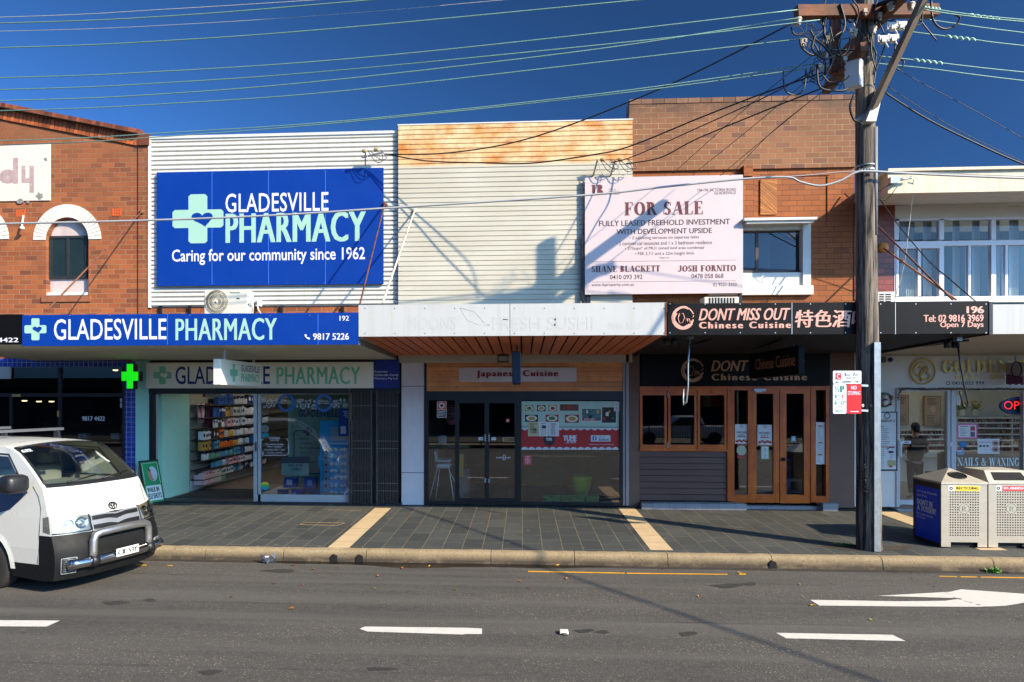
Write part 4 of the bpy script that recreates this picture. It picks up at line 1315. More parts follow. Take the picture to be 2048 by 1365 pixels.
for px, py, r, kd in ((526, 800, 5, 'eye'), (535, 803, 3, 'flake'), (541, 801, 3, 'flake'), (549, 804, 6, 'bowl'), (538, 811, 6, 'heart'), (529, 814, 3, 'flake'), (548, 812, 3, 'flake'), (598, 803, 4, 'eye'), (605, 801, 3, 'flake'), (594, 813, 3, 'flake'), (606, 813, 6, 'heart'), (617, 804, 6, 'bowl'), (617, 814, 3, 'flake'), (627, 814, 5, 'gift'), (628, 803, 3, 'flake'), (668, 811, 5, 'heart'), (678, 803, 6, 'bowl'), (677, 813, 3, 'flake'), (669, 803, 3, 'flake'), (691, 811, 5, 'eye'), (689, 801, 3, 'flake')): icon(mb, px, py, r, kd)
mb.build('icons', M_sw, dec)
mb = MB()
for px in (573, 647.5):
    x0, x1, z0, z1 = rc(px - 17.5, 789, px + 17.5, 824, YD)
    mb.polys(ring(.5, .5, .5, .5, .1, 32), (x0, YD, z0), (x1 - x0, 0, 0), (0, 0, z1 - z0))
mb.build('ring', mat('decal blue', S(26, 92, 160), .5), dec)
mb = MB()
for px, s2 in ((573, 'Big on service.'), (647.5, 'Big on quality.')):
    mb.ptext('Small in size.', px - 12, 800, px + 10, 804, YD, .02, res=1); mb.ptext(s2, px - 12, 805, px + 12, 809, YD, .02, res=1)
mb.build('ring_lettering', M_sw, dec)
oh = thing('opening_hours_decal', 'white opening hours lettering in a rounded frame on the pharmacy window', 'decal', at(550, 895, YG))
mb = MB(); fr = [(526, 878), (522, 882), (522, 907), (526, 911), (572, 911), (577, 907), (577, 882), (572, 878)]
mb.tube([at(*q, YD) for q in fr + fr[:1]][:8], .007, 4); mb.build('border', M_sw, oh)
mb = MB()
for s, x0, y0, x1, y1, b in (('OPENING', 537, 874.5, 560, 878.3, .03), ('HOURS', 541, 879, 558, 882.8, .03), ('Monday to Friday', 531, 887, 567, 892, .02), ('8am - 6:30pm', 535, 892, 564, 896.5, .02), ('Saturday 8am - 3pm', 528, 898, 570, 902.5, .02), ('Sunday Closed', 534, 904, 564, 908.5, .02)): mb.ptext(s, x0, y0, x1, y1, YD, b, res=1)
mb.build('lettering', M_sw, oh)
for px, py, nm, lab, cols in ((530.5, 858, 'round_sticker', 'round orange and grey sticker above a turquoise tab on the pharmacy window', (S(90, 120, 120), S(150, 90, 66))), (530.5, 972, 'rainbow_sticker', 'round rainbow sticker low on the pharmacy window', None)):
    t = thing(nm, lab, 'sticker', at(px, py, YG))
    if cols:
        mb = MB(); mb.polys([ell(.5, .5, .5, .5, 20)], at(px - 8, py + 8, YD), Vector((.165, 0, 0)), Vector((0, 0, .165))); mb.mi = 1; mb.polys([ell(.5, .5, .28, .2, 14)], at(px - 8, py + 8, YD - .002), Vector((.165, 0, 0)), Vector((0, 0, .165)))
        mb.build('disc', [mat('sticker grey', cols[0], .6), mat('sticker orange', cols[1], .6)], t)
        mb = MB(); mb.pb(px - 7, py + 9, px + 7, py + 17, YD, .002); mb.build('tab', mat('turquoise', S(30, 130, 140), .5), t)
    else:
        mb = MB()
        for i, cc in enumerate(((S(40, 110, 190)), S(60, 170, 90), S(220, 200, 60), S(220, 110, 70), S(60, 130, 190))):
            mb.mi = i
            a0_, a1_ = -90 + 36 * i, -90 + 36 * (i + 1)
            p = ell(.5, .5, .5, .5, 6, a0_, a1_) + ell(.5, .5, .5, .5, 6, 180 - a1_, 180 - a0_)
            mb.polys([p], at(px - 9, py + 9, YD), Vector((.18, 0, 0)), Vector((0, 0, .185)))
        mb.build('disc', [mat('rainbow %d' % i, cc, .5) for i, cc in enumerate((S(40, 110, 190), S(40, 150, 170), S(70, 170, 90), S(216, 190, 60), S(210, 110, 70)))], t)
# window display
tag(MB().pb(576, 786, 700, 995, 1.5, .03).build('display_back_panel', mat('sage panel', S(160, 190, 170), .7)), 'sage green back panel behind the pharmacy window display', 'panel')
tag(MB().box(X(521, .3), X(697, .3), .1, 1.45, .02, .16).build('display_plinth', M_white), 'low white plinth along the pharmacy window', 'plinth')
po = thing('health_poster', 'green service list poster with dark lettering standing in the pharmacy window', 'poster', at(620, 870, 1.4))
mb = MB(); mb.pb(582, 812, 660, 968, 1.44, .01); mb.build('board', mat('poster sage', S(140, 166, 150), .7), po)
mb = MB(); mb.ptext('GLADESVILLE', 597, 820, 676, 834, 1.42, .008)
for i, s in enumerate(('Absence', 'Certificates', 'Flu Vaccinations', 'Monitoring', 'Program', 'Home Medicine', 'Reviews')): mb.ptext(s, 600, 875 + i * 9.3, 600 + 5 * len(s) * .5, 880 + i * 9.3, 1.42, .02, res=1)
mb.tube([at(*q, 1.42) for q in ((604, 862), (592, 862), (588, 866), (588, 944), (592, 947), (655, 947))], .012, 5)
cross_logo(mb, 606, 855, 624, 872, 1.42, 0, 0)
mb.build('lettering', M_navy, po)
wo_ = thing('open_poster', 'white we are open poster under the service list in the pharmacy window', 'poster', at(590, 940, 1.2))
mb = MB(); mb.pb(563, 916, 618, 952, 1.2, .01); mb.build('sheet', mat('pale mint sheet', S(176, 206, 192), .7), wo_)
mb = MB(); mb.ptext('WE ARE', 576, 928, 606, 934, 1.195, .01); mb.ptext('OPEN', 581, 936, 603, 942, 1.195, .01); mb.build('lettering', M_navy, wo_)
mb = MB(); mb.pb(563, 914, 618, 927, 1.19, .008); mb.build('banner', mat('banner blue', S(40, 74, 104), .6), wo_)
pd = thing('pill_organiser_display', 'tall turquoise cardboard stand with rows of round pill trays', 'display stand', at(668, 1000, .5))
M_turq = mat('turquoise card', S(30, 170, 226), .5, var=.05)
mb = MB(); mb.pb(640, 842, 700, 1000, .55, .12); mb.pb(637, 912, 641, 936, .56, .1); mb.build('stand', M_turq, pd)
mb = MB(); mb.pb(648, 896, 657, 992, .54, .01); mb.build('weekday_strip', mat('strip paper', S(160, 178, 190), .6), pd)
mb = MB()
for i in range(7):
    c = at(652, 903 + i * 14, .535)
    mb.face([c + Vector((-.03, 0, .03)), c + Vector((.03, 0, .03)), c + Vector((0, 0, -.035))])
mb.build('arrow', mat('dark red', S(120, 30, 40), .6), pd)
mb = MB()
for r_ in range(7):
    for cix, px in enumerate((663, 671, 683, 690)):
        mb.lathe(at(px, 899 + r_ * 14.4, .52), [(.042, -.02), (.046, -.0), (.04, .02), (.01, .026)], 12, 'y')
mb.build('pill_tray', mat('clear white tray', S(210, 226, 236), .25), pd)
mb = MB(); mb.pb(661, 854, 700, 882, .53, .01); mb.build('header_card', mat('pale header', S(150, 180, 200), .6), pd)
pb_ = thing('blue_poster', 'blue information poster stuck at the right edge of the pharmacy window', 'poster', at(687, 845, .06))
mb = MB(); mb.pb(677, 818, 697, 873, .055, .004); mb.build('sheet', mat('poster blue', S(20, 60, 150), .5), pb_)
mb = MB()
for i, (a, b) in enumerate(((686, 696), (689, 696), (687, 696), (690, 696))): mb.pb(a, 823 + i * 3.6, b, 824.6 + i * 3.6, .052, .002)
mb.pb(681, 853, 692, 868, .052, .002); mb.build('lettering', M_sw, pb_)
M_bluebox = mat('blue carton', S(20, 74, 170), .4, var=.1)
for i, (a, b, c_, d, yy, lab) in enumerate(((566, 956, 590, 976, .9, 'tilted blue carton with a white label, left of the window display'), (608, 957, 630, 978, .9, 'blue carton with a pale arc, centre of the window display'))):
    t = thing('carton', lab, 'carton', at((a + b) / 2, d, yy), 'blue cartons in the pharmacy window')
    x0, x1, z0, z1 = rc(a, b, c_, d, yy)
    mb = MB(); mb.obox((x0, yy, z0), (x1 - x0, .05, 0), (0, .14, 0), (.03 * (1 - i), 0, z1 - z0)); mb.build('case', M_bluebox, t)
    mb = MB(); mb.pb(a + 7, b + 4, c_ - 6, d - 6, yy - .01, .008); mb.build('label', M_sw if i == 0 else mat('sky label', S(120, 170, 220), .5), t)
for i, (a, b, c_, d) in enumerate(((555, 980, 574, 997), (583, 980, 606, 997), (609, 980, 626, 997), (627, 981, 637, 997))):
    t = thing('leaflet_box', ('blue leaflet box with a portrait photo, leftmost on the window floor', 'plain blue leaflet box with a white curve, second on the window floor', 'blue leaflet box with a portrait photo, third on the window floor', 'narrow slate blue leaflet box next to the turquoise stand')[i], 'box', at((a + c_) / 2, d, .2), 'leaflet boxes on the pharmacy window floor')
    mb = MB(); mb.pb(a, b, c_, d, .2, .1); mb.build('case', mat('leaflet blue %d' % (i % 2), (S(52, 78, 140), S(24, 66, 160))[i % 2], .5), t)
    if i != 3:
        mb = MB(); mb.polys([ell(.5, .5, .4, .5, 14)], at(a + 1, d - 3, .195), Vector((.1, 0, 0)), Vector((0, 0, .1))); mb.build('picture', mat(('portrait skin', 'pale curve')[i == 1], (S(150, 110, 96), S(140, 180, 220))[i == 1], .6), t)
tw = thing('warning_triangle_sticker', 'white triangular camera warning sticker low on the pharmacy window', 'sticker', at(693, 990, .03))
mb = MB(); mb.face([at(683, 998, YD), at(697, 998, YD), at(697, 976, YD), at(695, 975, YD)]); mb.build('panel', mat('sticker lilac', S(190, 194, 214), .6), tw)
mb = MB(); mb.face([at(691, 990, YD - .002), at(696, 985, YD - .002), at(696, 991, YD - .002)]); mb.ptext('CCTV', 686, 994, 696, 996.5, YD - .002, .02, res=1); mb.build('lettering', M_navy, tw)
# slat wall, shelves and goods inside the door
XW = -7.72
sw = thing('slat_wall', 'pale slatted display wall with dark shelves inside the pharmacy doorway', 'shelving', (XW, 3.5, 0))
mb = MB()
for i in range(24):
    z = .28 + i * .105
    mb.box(XW - .02, XW, 1.55, 8.6, z, z + .095)
mb.build('slat_panel', mat('slat board', S(186, 176, 154), .6, var=.05), sw)
mb = MB(); mb.box(XW - .02, XW + .04, 1.55, 8.6, .02, .25); mb.build('skirting', M_white, sw)
levels = (.28, .5, .72, .95, 1.2, 1.46, 1.72, 2.02)
M_shelf = mat('dark shelf', S(52, 48, 44), .5)
for i, z in enumerate(levels):
    mb = MB(); mb.box(XW, XW + .30, 1.6, 8.4, z - .025, z); mb.build('shelf', M_shelf, sw)
PM = [mat('goods %d' % i, c, .4, var=.06) for i, c in enumerate((S(226, 226, 228), S(208, 216, 224), S(40, 96, 170), S(226, 112, 34), S(96, 170, 196), S(206, 204, 190), S(232, 184, 188), S(120, 176, 140), S(30, 52, 110), S(60, 58, 62), S(214, 170, 70), S(180, 60, 66)))]
M_cap = mat('goods cap', S(30, 44, 84), .4)
PR = {}
def product(kind, ci):
    if (kind, ci) in PR: return PR[kind, ci]
    mb = MB()
    mb.mi = 0
    if kind == 'bottle':
        mb.lathe((0, 0, 0), [(.032, 0), (.034, .01), (.034, .13), (.028, .15), (.014, .16)], 8); mb.mi = 1; mb.lathe((0, 0, .16), [(.015, 0), (.014, .03), (.01, .032)], 8)
    elif kind == 'carton':
        mb.box(-.05, .05, -.045, .045, 0, .14); mb.mi = 1; mb.box(.0495, .052, -.03, .03, .05, .1)
    elif kind == 'jar':
        mb.lathe((0, 0, 0), [(.04, 0), (.042, .01), (.042, .08), (.04, .085)], 10); mb.mi = 1; mb.lathe((0, 0, .085), [(.041, 0), (.041, .025), (.038, .027)], 10)
    else:
        mb.box(-.012, .012, -.045, .045, 0, .17); mb.mi = 1; mb.box(.0115, .014, -.035, .035, .1, .15)
    o = mb.build({'bottle': 'lotion_bottle', 'carton': 'goods_carton', 'jar': 'goods_jar', 'pack': 'hanging_pack'}[kind], [PM[ci], M_cap if ci not in (8, 9) else PM[0]])
    PR[kind, ci] = o
    o['_'] = 0
    return o
CN = ('white', 'pale grey', 'mid blue', 'orange', 'light blue', 'cream', 'pink', 'green', 'navy', 'black', 'mustard', 'red')
RN = ('bottom', 'second lowest', 'third lowest', 'fourth lowest', 'fourth highest', 'third highest', 'second highest', 'top')
KN = {'bottle': 'lotion bottle', 'carton': 'carton', 'jar': 'jar', 'pack': 'flat pack'}
npd = 0
plan = {0: [('carton', (6, 5, 0), 14), ('pack', (4, 1, 8), 10), ('bottle', (0, 7, 6), 14)], 1: [('bottle', (4, 4, 1), 9), ('carton', (6, 6, 0), 9), ('bottle', (0, 2, 1), 16)], 2: [('jar', (0, 7, 7), 9), ('bottle', (4, 4, 7), 8), ('carton', (4, 2), 6), ('bottle', (0, 0, 1), 13)],
        3: [('carton', (10, 2, 4), 7), ('jar', (3, 3, 10), 11), ('bottle', (0, 4, 1), 9), ('carton', (2, 4), 8)], 4: [('carton', (0, 9, 3), 10), ('bottle', (5, 10, 1), 8), ('bottle', (0, 0, 0), 15)], 5: [('pack', (1, 9, 0), 6), ('carton', (6, 0, 1), 9), ('bottle', (0, 0, 0, 1), 20)],
        6: [('pack', (2, 8, 10), 9), ('carton', (5, 5, 1), 6), ('bottle', (0, 0, 1, 2), 14)], 7: [('carton', (2, 2, 2), 8), ('jar', (1, 0, 0), 8), ('carton', (8, 2, 0), 8)]}
for lv, runs in plan.items():
    y = (1.68, 2.25, 1.72, 1.7, 1.68, 2.3, 2.3, 2.5)[lv]
    for kd, cs, n in runs:
        for i in range(n):
            if npd >= 292 or y > 6.6: break
            ci = cs[i * len(cs) // n]
            src = product(kd, ci)
            o = src if src['_'] == 0 else src.copy()
            if src['_']: COL.objects.link(o)
            src['_'] = 1
            o.location = (XW + .22 + R.uniform(-.02, .03), y, levels[lv] + .001)
            o.rotation_euler = (0, 0, R.uniform(-.15, .15))
            s_ = R.uniform(.92, 1.15)
            o.scale = (s_ * 1.1, s_ * 1.12, min(1.9, (.2, .2, .21, .23, .24, .24, .28, .3)[lv] * .92 / {'bottle': .192, 'carton': .14, 'jar': .112, 'pack': .17}[kd]) * R.uniform(.8, 1.))
            tag(o, '%s %s on the %s pharmacy shelf inside the doorway' % (CN[ci], KN[kd], RN[lv]), KN[kd], '%s %s row on the %s pharmacy shelf' % (CN[ci], KN[kd], RN[lv]))
            y += {'bottle': .085, 'carton': .115, 'jar': .1, 'pack': .11}[kd] * R.uniform(.95, 1.1)
            npd += 1
        y += .03
for o in PR.values():
    if '_' in o: del o['_']
# stacked tissue boxes, scarves and socks at the front of the wall
for r_ in range(2):
    for i in range(5):
        o = MB().box(XW + .06, XW + .3, 1.62 + i * .24, 1.62 + i * .24 + .225, .27 + .0 - r_ * .12, .38 - r_ * .12)
        b = o.build('tissue_box', PM[6 if i < 2 else 7 if i > 3 else 5])
        tag(b, '%s tissue box, number %s from the door in the %s row at floor level' % (('pink', 'pink', 'cream', 'cream', 'green')[i], ('one', 'two', 'three', 'four', 'five')[i], ('upper', 'lower')[r_]), 'tissue box', 'tissue boxes stacked along the skirting')
M_scarf = mat('plum scarf', S(142, 62, 88), .9, var=.3, scale=30, stretch=(.1, .1, 1))
for y, h, m, nm, lab in ((1.75, .45, PM[6], 'hanging_socks', 'pink bed socks hung high on the slat wall'), (2.15, .55, M_scarf, 'scarf', 'plum scarf hung nearest the pink socks'), (2.42, .6, M_scarf, 'scarf', 'longer plum scarf hung beside the shorter one'), (1.95, .35, PM[9], 'hanging_socks', 'black socks hung beside the pink ones')):
    mb = MB()
    for k in range(2):
        y0 = y + k * .07
        mb.obox((XW + .1 + k * .03, y0, 2.05 - h), (.025, 0, 0), (0, .1 + .03 * k, 0), (0, -.06 + .1 * k, h))
    tag(mb.build(nm, m), lab, 'scarf' if nm == 'scarf' else 'socks', None)
M_tubel = mat('lit ceiling panel', S(255, 250, 240), .5, emit=5.)
for k, (x, y) in enumerate(((-6.2, 2.2), (-6.2, 4.6), (-6.2, 7.0), (-3.9, 2.6), (-3.9, 5.6))):
    t = thing('ceiling_light', 'lit white ceiling panel light inside the pharmacy', 'ceiling light', (x, y, 2.88), 'ceiling lights inside the pharmacy')
    mb = MB(); mb.box(x - .62, x + .62, y - .17, y + .17, 2.86, 2.895); mb.build('frame', M_white, t)
    mb = MB(); mb.box(x - .58, x + .58, y - .13, y + .13, 2.853, 2.859); mb.build('diffuser', M_tubel, t)
hc = thing('ceiling_hanging_card', 'white card with a red end hung in the pharmacy doorway', 'sign', at(425, 791, 1.2))
mb = MB(); mb.pb(411, 786, 441, 795, 1.2, .01); mb.build('card', M_sw, hc)
mb = MB(); mb.pb(405, 786, 411, 794, 1.2, .01); mb.build('red_end', PM[11], hc)
# ---------------------------------------------------------------- sushi shopfront
M_gcol = mat('grey painted column', S(214, 208, 208), .6, streak=.18, var=.07, scale=1.6, dirt=(S(150, 150, 158), .7))
M_fr = mat('dark shop frame', S(38, 37, 37), .35, .2, var=.2)
M_pine = woodm('pine boards', S(228, 142, 78), S(246, 178, 108), 'x', .5)
sf = thing('sushi_shopfront', 'closed restaurant shopfront with black door frames and pine boarding above', 'shopfront', (X(1040), 0, 0))
mb = MB(); mb.pb(803, 720, 848, 1010, -.03, .3); mb.build('column', M_gcol, sf)
mb = MB(); mb.pb(803, 772.2, 848, 773.6, -.032, .01); mb.pb(803, 945.2, 848, 946.6, -.032, .01); mb.build('panel_joint', mat('joint grey', S(92, 94, 102), .7), sf)
mb = MB()
for i in range(7):
    py0 = 714 + i * 10
    cuts = [852] + sorted(R.uniform(900, 1200) for _ in range(1 + i % 2)) + [1246]
    for a, b in zip(cuts, cuts[1:]): mb.pb(a + .1, py0 + .25, b - .1, py0 + 9.8, -.02 - R.uniform(0, .004), .05)
mb.build('pine_boarding', M_pine, sf)
mb = MB(); mb.pb(848, 708, 853, 1012, -.04, .12); mb.pb(800, 706, 1275, 714, -.035, .2); mb.pb(852, 783, 1246, 801, -.03, .12); mb.pb(852, 801, 857, 1010, -.02, .09); mb.pb(910, 801, 914, 1010, -.03, .1); mb.pb(1034, 801, 1042, 1010, -.03, .1); mb.pb(1240, 801, 1246, 1010, -.03, .1); mb.pb(852, 1005, 1246, 1011, -.045, .14)
mb.build('frame', M_fr, sf)
mb = MB(); mb.pb(1246, 709, 1251, 1012, -.05, .15); mb.pb(1252, 709, 1258, 1012, -.07, .15); mb.build('grey_jamb', mat('grey jamb', S(150, 148, 148), .5, .2), sf)
def shop_door(par, px0, px1, handle_px):
    d = thing('door', None, None); d.parent = par
    mb = MB()
    for q in ((px0, 801, px1, 807), (px0, 997, px1, 1006), (px0, 807, px0 + 4, 997), (px1 - 5, 807, px1, 997)): mb.pb(*q, -.015, .05)
    mb.build('frame', M_fr, d)
    mb = MB(); mb.pq(px0 + 4, 807, px1 - 5, 997, .01); mb.build('pane', M_sglass, d)
    mb = MB(); mb.pb(handle_px - 1.5, 869, handle_px + 1.5, 883, -.045, .03); mb.pb(handle_px - 1.5, 957, handle_px + 1.5, 966, -.04, .03); mb.build('handle', M_steel, d)
shop_door(sf, 914, 974, 970.5); shop_door(sf, 974, 1034, 978)
for q in ((857, 801, 910, 1005), (1042, 801, 1240, 1005)): MB().pq(*q, .012).build('pane', M_sglass, sf)
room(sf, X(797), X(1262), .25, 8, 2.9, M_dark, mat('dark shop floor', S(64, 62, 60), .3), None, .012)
YS = .004
# signs and stickers of the sushi shop
jc = thing('name_board', 'white board with red slab lettering on the pine boards', 'sign', at(1035, 750, -.05))
mb = MB(); mb.pb(918, 736, 1153, 764, -.05, .02); mb.build('board', mat('off white board', S(214, 204, 200), .6, var=.06, scale=3), jc)
mb = MB(); mb.ptext('Japanese Cuisine', 953, 741, 1117, 757, -.062, .07, sp=1.3)
mb.build('lettering', mat('brick red letters', S(138, 34, 30), .5), jc)
fl = thing('floodlight', 'rusty floodlight on the soffit above the white name board', 'floodlight', at(1006, 715, -.4))
mb = MB(); mb.pb(995, 709, 1017, 725, -.45, .12); mb.build('body', mat('bronze body', S(66, 56, 42), .5, .3), fl)
mb = MB(); mb.pb(997, 713, 1015, 722, -.46, .012); mb.build('lens', mat('lamp lens', S(150, 136, 100), .15), fl)
mb = MB(); mb.tube([at(1006, 709, -.4), at(1010, 706, -.4), at(1019, 704, -.5), at(1021, 690, -1.2), at(1018, 678, -2.4)], .014, 6); mb.build('cable', M_scd, fl)
t, xx, z0, z1 = blade('hanging_blade_sign', 'narrow dark navy blade sign hung edge-on below the brown soffit', 1033, 1033, 703, 768, -2.2, -1.1, .15, mat('navy sign box', S(22, 32, 52), .3, var=.2), -1)
mb = MB(); mb.box(X(1033, -2.2) - .01, X(1033, -2.2) + .02, -2.0, -1.96, z1, 3.1); mb.box(X(1033, -2.2) - .01, X(1033, -2.2) + .02, -1.4, -1.36, z1, 3.1); mb.build('hanger', M_rust, t)
def sticker(name, label, q, Y, cols, cat='sticker', grp=None):
    """flat sticker: background and coloured rectangles or text"""
    t = thing(name, label, cat, at((q[0] + q[2]) / 2, q[3], Y), grp)
    mb = MB(); mb.pb(*q, Y, .003); mb.build('sheet', cols[0], t)
    if len(cols) > 1:
        mb = MB()
        ms = []
        for i, (m, fn) in enumerate(cols[1:]):
            mb.mi = i
            ms.append(m)
            fn(mb)
        mb.build('print', ms, t)
    return t
M_prk = mat('print dark', S(44, 44, 48), .6)
M_prr = mat('print red', S(190, 44, 40), .6)
M_paper = mat('paper white', S(222, 222, 220), .7, var=.03)
M_pink = mat('paper pink', S(216, 120, 160), .7)
M_coral = mat('coral sticker', S(206, 80, 74), .5)
sticker('no_entry_notice', 'orange and grey prohibition notice on the glass left of the doors', (874, 803, 893, 836), YS, (M_paper, (mat('notice orange', S(206, 84, 40), .5), lambda m: m.pb(875, 804, 892, 819.5, YS - .002, .002)), (mat('notice grey', S(82, 82, 86), .6), lambda m: m.pb(875, 820.5, 892, 835, YS - .002, .002)),
        (M_paper, lambda m: m.polys(ring(.5, .5, .5, .5, .16, 18), at(877.5, 817.5, YS - .003), Vector((.122, 0, 0)), Vector((0, 0, .122)))), (M_prk, lambda m: (m.pb(881, 809.5, 886.5, 814.5, YS - .004, .001))), (M_paper, lambda m: [m.pb(876.5, 823 + i * 2.6, 889 - i % 2 * 3, 824 + i * 2.6, YS - .005, .001) for i in range(4)])))
mb = MB()
pst = thing('menu_poster', 'wide green and red noodle menu poster with dish photos filling the shop window', 'poster', at(1140, 899, YS))
mb.pb(1043, 803, 1238, 858, YS + .004, .003); mb.mi = 1; mb.pb(1043, 858, 1238, 900, YS + .004, .003)
mb.build('sheet', [mat('poster mint', S(178, 206, 190), .6, var=.06), mat('poster red', S(176, 44, 42), .6, var=.05)], pst)
mb = MB()
ms = [M_prk, mat('dish white', S(222, 222, 210), .5), mat('dish green', S(96, 120, 64), .6, var=.4, scale=30), mat('dish red', S(150, 56, 36), .6, var=.4, scale=26), mat('dish ochre', S(190, 150, 80), .6, var=.4, scale=30), mat('photo teal', S(70, 120, 120), .6, var=.5, scale=14), mat('photo brown', S(92, 66, 54), .6, var=.5, scale=16), mat('photo dark', S(40, 36, 32), .6, var=.5, scale=16)]
for q, bgm, fm in (((1050, 811, 1067, 823), 4, 2), ((1074, 811, 1091, 823), 7, 4), ((1097, 811, 1114, 823), 4, 3), ((1050, 830, 1076, 844), 7, 4), ((1091, 830, 1117, 844), 3, 2), ((1130, 830, 1158, 846), 3, 4), ((1120, 809, 1157, 822), 6, 3)):
    mb.mi = bgm; mb.pb(*q, YS + .003, .002)
    cx, cy, r1, r2 = (q[0] + q[2]) / 2, (q[1] + q[3]) / 2, (q[2] - q[0]) * .42 / 98.5, (q[3] - q[1]) * .42 / 98.5
    c = at(cx, cy, YS + .0022)
    if bgm != 6:
        mb.mi = 1; mb.face([c + Vector((r1 * math.cos(a), 0, r2 * math.sin(a))) for a in [i * .393 for i in range(16)]])
    mb.mi = fm; c = c + Vector((0, -.001, 0)); mb.face([c + Vector((r1 * .72 * math.cos(a) * R.uniform(.8, 1), 0, r2 * .72 * math.sin(a) * R.uniform(.8, 1))) for a in [i * .393 for i in range(16)]])
for q, k in (((1164, 818, 1202, 842), 5), ((1204, 815, 1232, 846), 7)):
    mb.mi = 1; mb.pb(q[0] - 1, q[1] - 1, q[2] + 1, q[3] + 1, YS + .003, .002); mb.mi = k; mb.pb(*q, YS + .002, .002)
    for i in range(6):
        mb.mi = (6, 5, 3, 1, 7, 4)[i]
        a, b = R.uniform(q[0], q[2] - 7), R.uniform(q[1], q[3] - 8)
        mb.pb(a, b, a + R.uniform(3, 7), b + R.uniform(4, 8), YS + .0012 - i * .0002, .001)
mb.build('dish_photos', ms, pst)
mb = MB(); mb.mi = 0
for i in range(14):
    a = 1043 + i * 14
    if a > 1228: break
    m_ = 6
    mb.mi = 1
    pts = [(a, 855), (a + 13, 855), (a + 13, 858)] + [(a + 13 - 13 * j / m_, 858 + 3.2 * math.sin(math.pi * j / m_)) for j in range(1, m_)] + [(a, 858)]
    mb.face([at(x, y, YS + .0025) for x, y in pts]); 
    pts = [(a, 900.2), (a + 13, 900.2), (a + 13, 897)] + [(a + 13 - 13 * j / m_, 897 - 2.6 * math.sin(math.pi * j / m_)) for j in range(1, m_)] + [(a, 897)]
    mb.face([at(x, y, YS + .0025) for x, y in pts])
mb.mi = 0; mb.pb(1043, 854, 1238, 855.4, YS + .002, .002)
mb.build('scalloped_band', [mat('poster rail', S(40, 84, 70), .5), mat('band white', S(206, 214, 214), .6)], pst)
mb = MB()
mb.ptext('YUME', 1126, 871, 1154, 882, YS + .003, .07); mb.ptext('SUSHI', 1133, 881, 1151, 884 + 2, YS + .003, .06, res=1); mb.ptext('japanese cuisine', 1130, 886.5, 1150, 888, YS + .003, .02, res=1); mb.ptext('www.facebook.com/yumesushi', 1178, 888, 1227, 891, YS + .003, .01, res=1)
mb.build('lettering', M_sw, pst)
mb = MB(); mb.pb(1182, 871, 1221, 883.5, YS + .003, .002); mb.mi = 1; mb.pb(1185, 873, 1193, 881.5, YS + .0015, .001); mb.ptext('Find us on', 1198, 873, 1211, 876, YS + .003, .01, res=1); mb.ptext('facebook.', 1197, 876.5, 1219, 882, YS + .003, .03, res=2); mb.mi = 0; mb.ptext('f', 1187.5, 874, 1191.5, 881.5, YS + .0012, .04, res=2); mb.mi = 1
mb.build('social_badge', [M_paper, mat('badge blue', S(40, 100, 150), .5)], pst)
mb = MB(); c = at(1098, 880, YS + .003); mb.face([c + Vector((.12 * math.cos(a), 0, .12 * math.sin(a))) for a in [i * .2618 for i in range(24)]]); mb.mi = 1; mb.ptext('YUME', 1092, 876, 1104, 882, YS + .001, .05, res=2); mb.build('round_badge', [mat('badge brown', S(56, 44, 42), .6), M_sw], pst)
mb = MB(); mb.ptext('NOW OPEN', 1168, 837, 1189, 841, YS, .04, res=1); mb.mi = 1; mb.pb(1165, 836, 1192, 842, YS + .0012, .0008); mb.build('ribbon', [M_sw, M_prr], pst)
lines = lambda q, n, Y_, ins=2: (lambda m: [m.pb(q[0] + ins + R.uniform(0, 1), q[1] + (q[3] - q[1]) * (i + .5) / n, q[2] - ins - R.uniform(0, (q[2] - q[0]) * .35), q[1] + (q[3] - q[1]) * (i + .5) / n + .8, Y_, .001) for i in range(n)])
sticker('takeaway_notice', 'cream notice taped over the menu poster', (1056, 844, 1077, 873), -.002, (mat('cream paper', S(206, 196, 150), .7), (M_prk, lambda m: (m.ptext('YUME', 1060, 857, 1074, 863, -.004, .05, res=1), m.ptext('SUSHI', 1061, 863.5, 1073, 867, -.004, .05, res=1), m.ptext('DINNER SPECIAL', 1059, 847, 1074, 849.5, -.004, .03, res=1), lines((1057, 849, 1076, 856), 3, -.004)(m)))), 'notice')
sticker('menu_sheet', 'white menu sheet with a small black picture, beside the cream notice', (1077.5, 844, 1097, 873), -.002, (M_paper, (M_prk, lambda m: (m.pb(1084, 852, 1092, 857, -.004, .001), lines((1079, 845, 1096, 872), 7, -.004)(m)))), 'notice')
sticker('menu_sheet', 'white menu sheet of close printed lines, right of the picture menu', (1097.6, 844, 1118, 873), -.002, (M_paper, (M_prk, lambda m: lines((1099, 846, 1117, 871), 11, -.004)(m))), 'notice')
sticker('closed_sign', 'wooden closed sign hung in the right hand door glass', (1005, 875, 1034, 884), YS - .01, (mat('sign wood', S(170, 140, 96), .7), (M_prk, lambda m: m.ptext('CLOSED', 1008, 876.5, 1031, 882.5, YS - .012, .03))), 'sign')
sticker('chinese_sticker', 'coral square sticker with white brush characters low on the window', (1047, 911, 1063, 930), YS - .004, (M_coral, (M_sw, lambda m: (m.ptext('正', 1050, 913, 1060, 920, YS - .006, .0), m.ptext('宗', 1050, 921, 1060, 928, YS - .006, 0)))))
sticker('delivery_sticker', 'tiny red sticker high on the right hand door glass', (1012, 838, 1019, 845), YS, (M_coral, (M_sw, lambda m: m.pb(1014, 840, 1017, 843, YS - .002, .001))))
sticker('push_label', 'small white arrow label left of the door handles', (957, 875, 966, 881), YS - .01, (M_paper, (M_prk, lambda m: m.pb(959, 877.4, 964, 878.6, YS - .012, .001))))
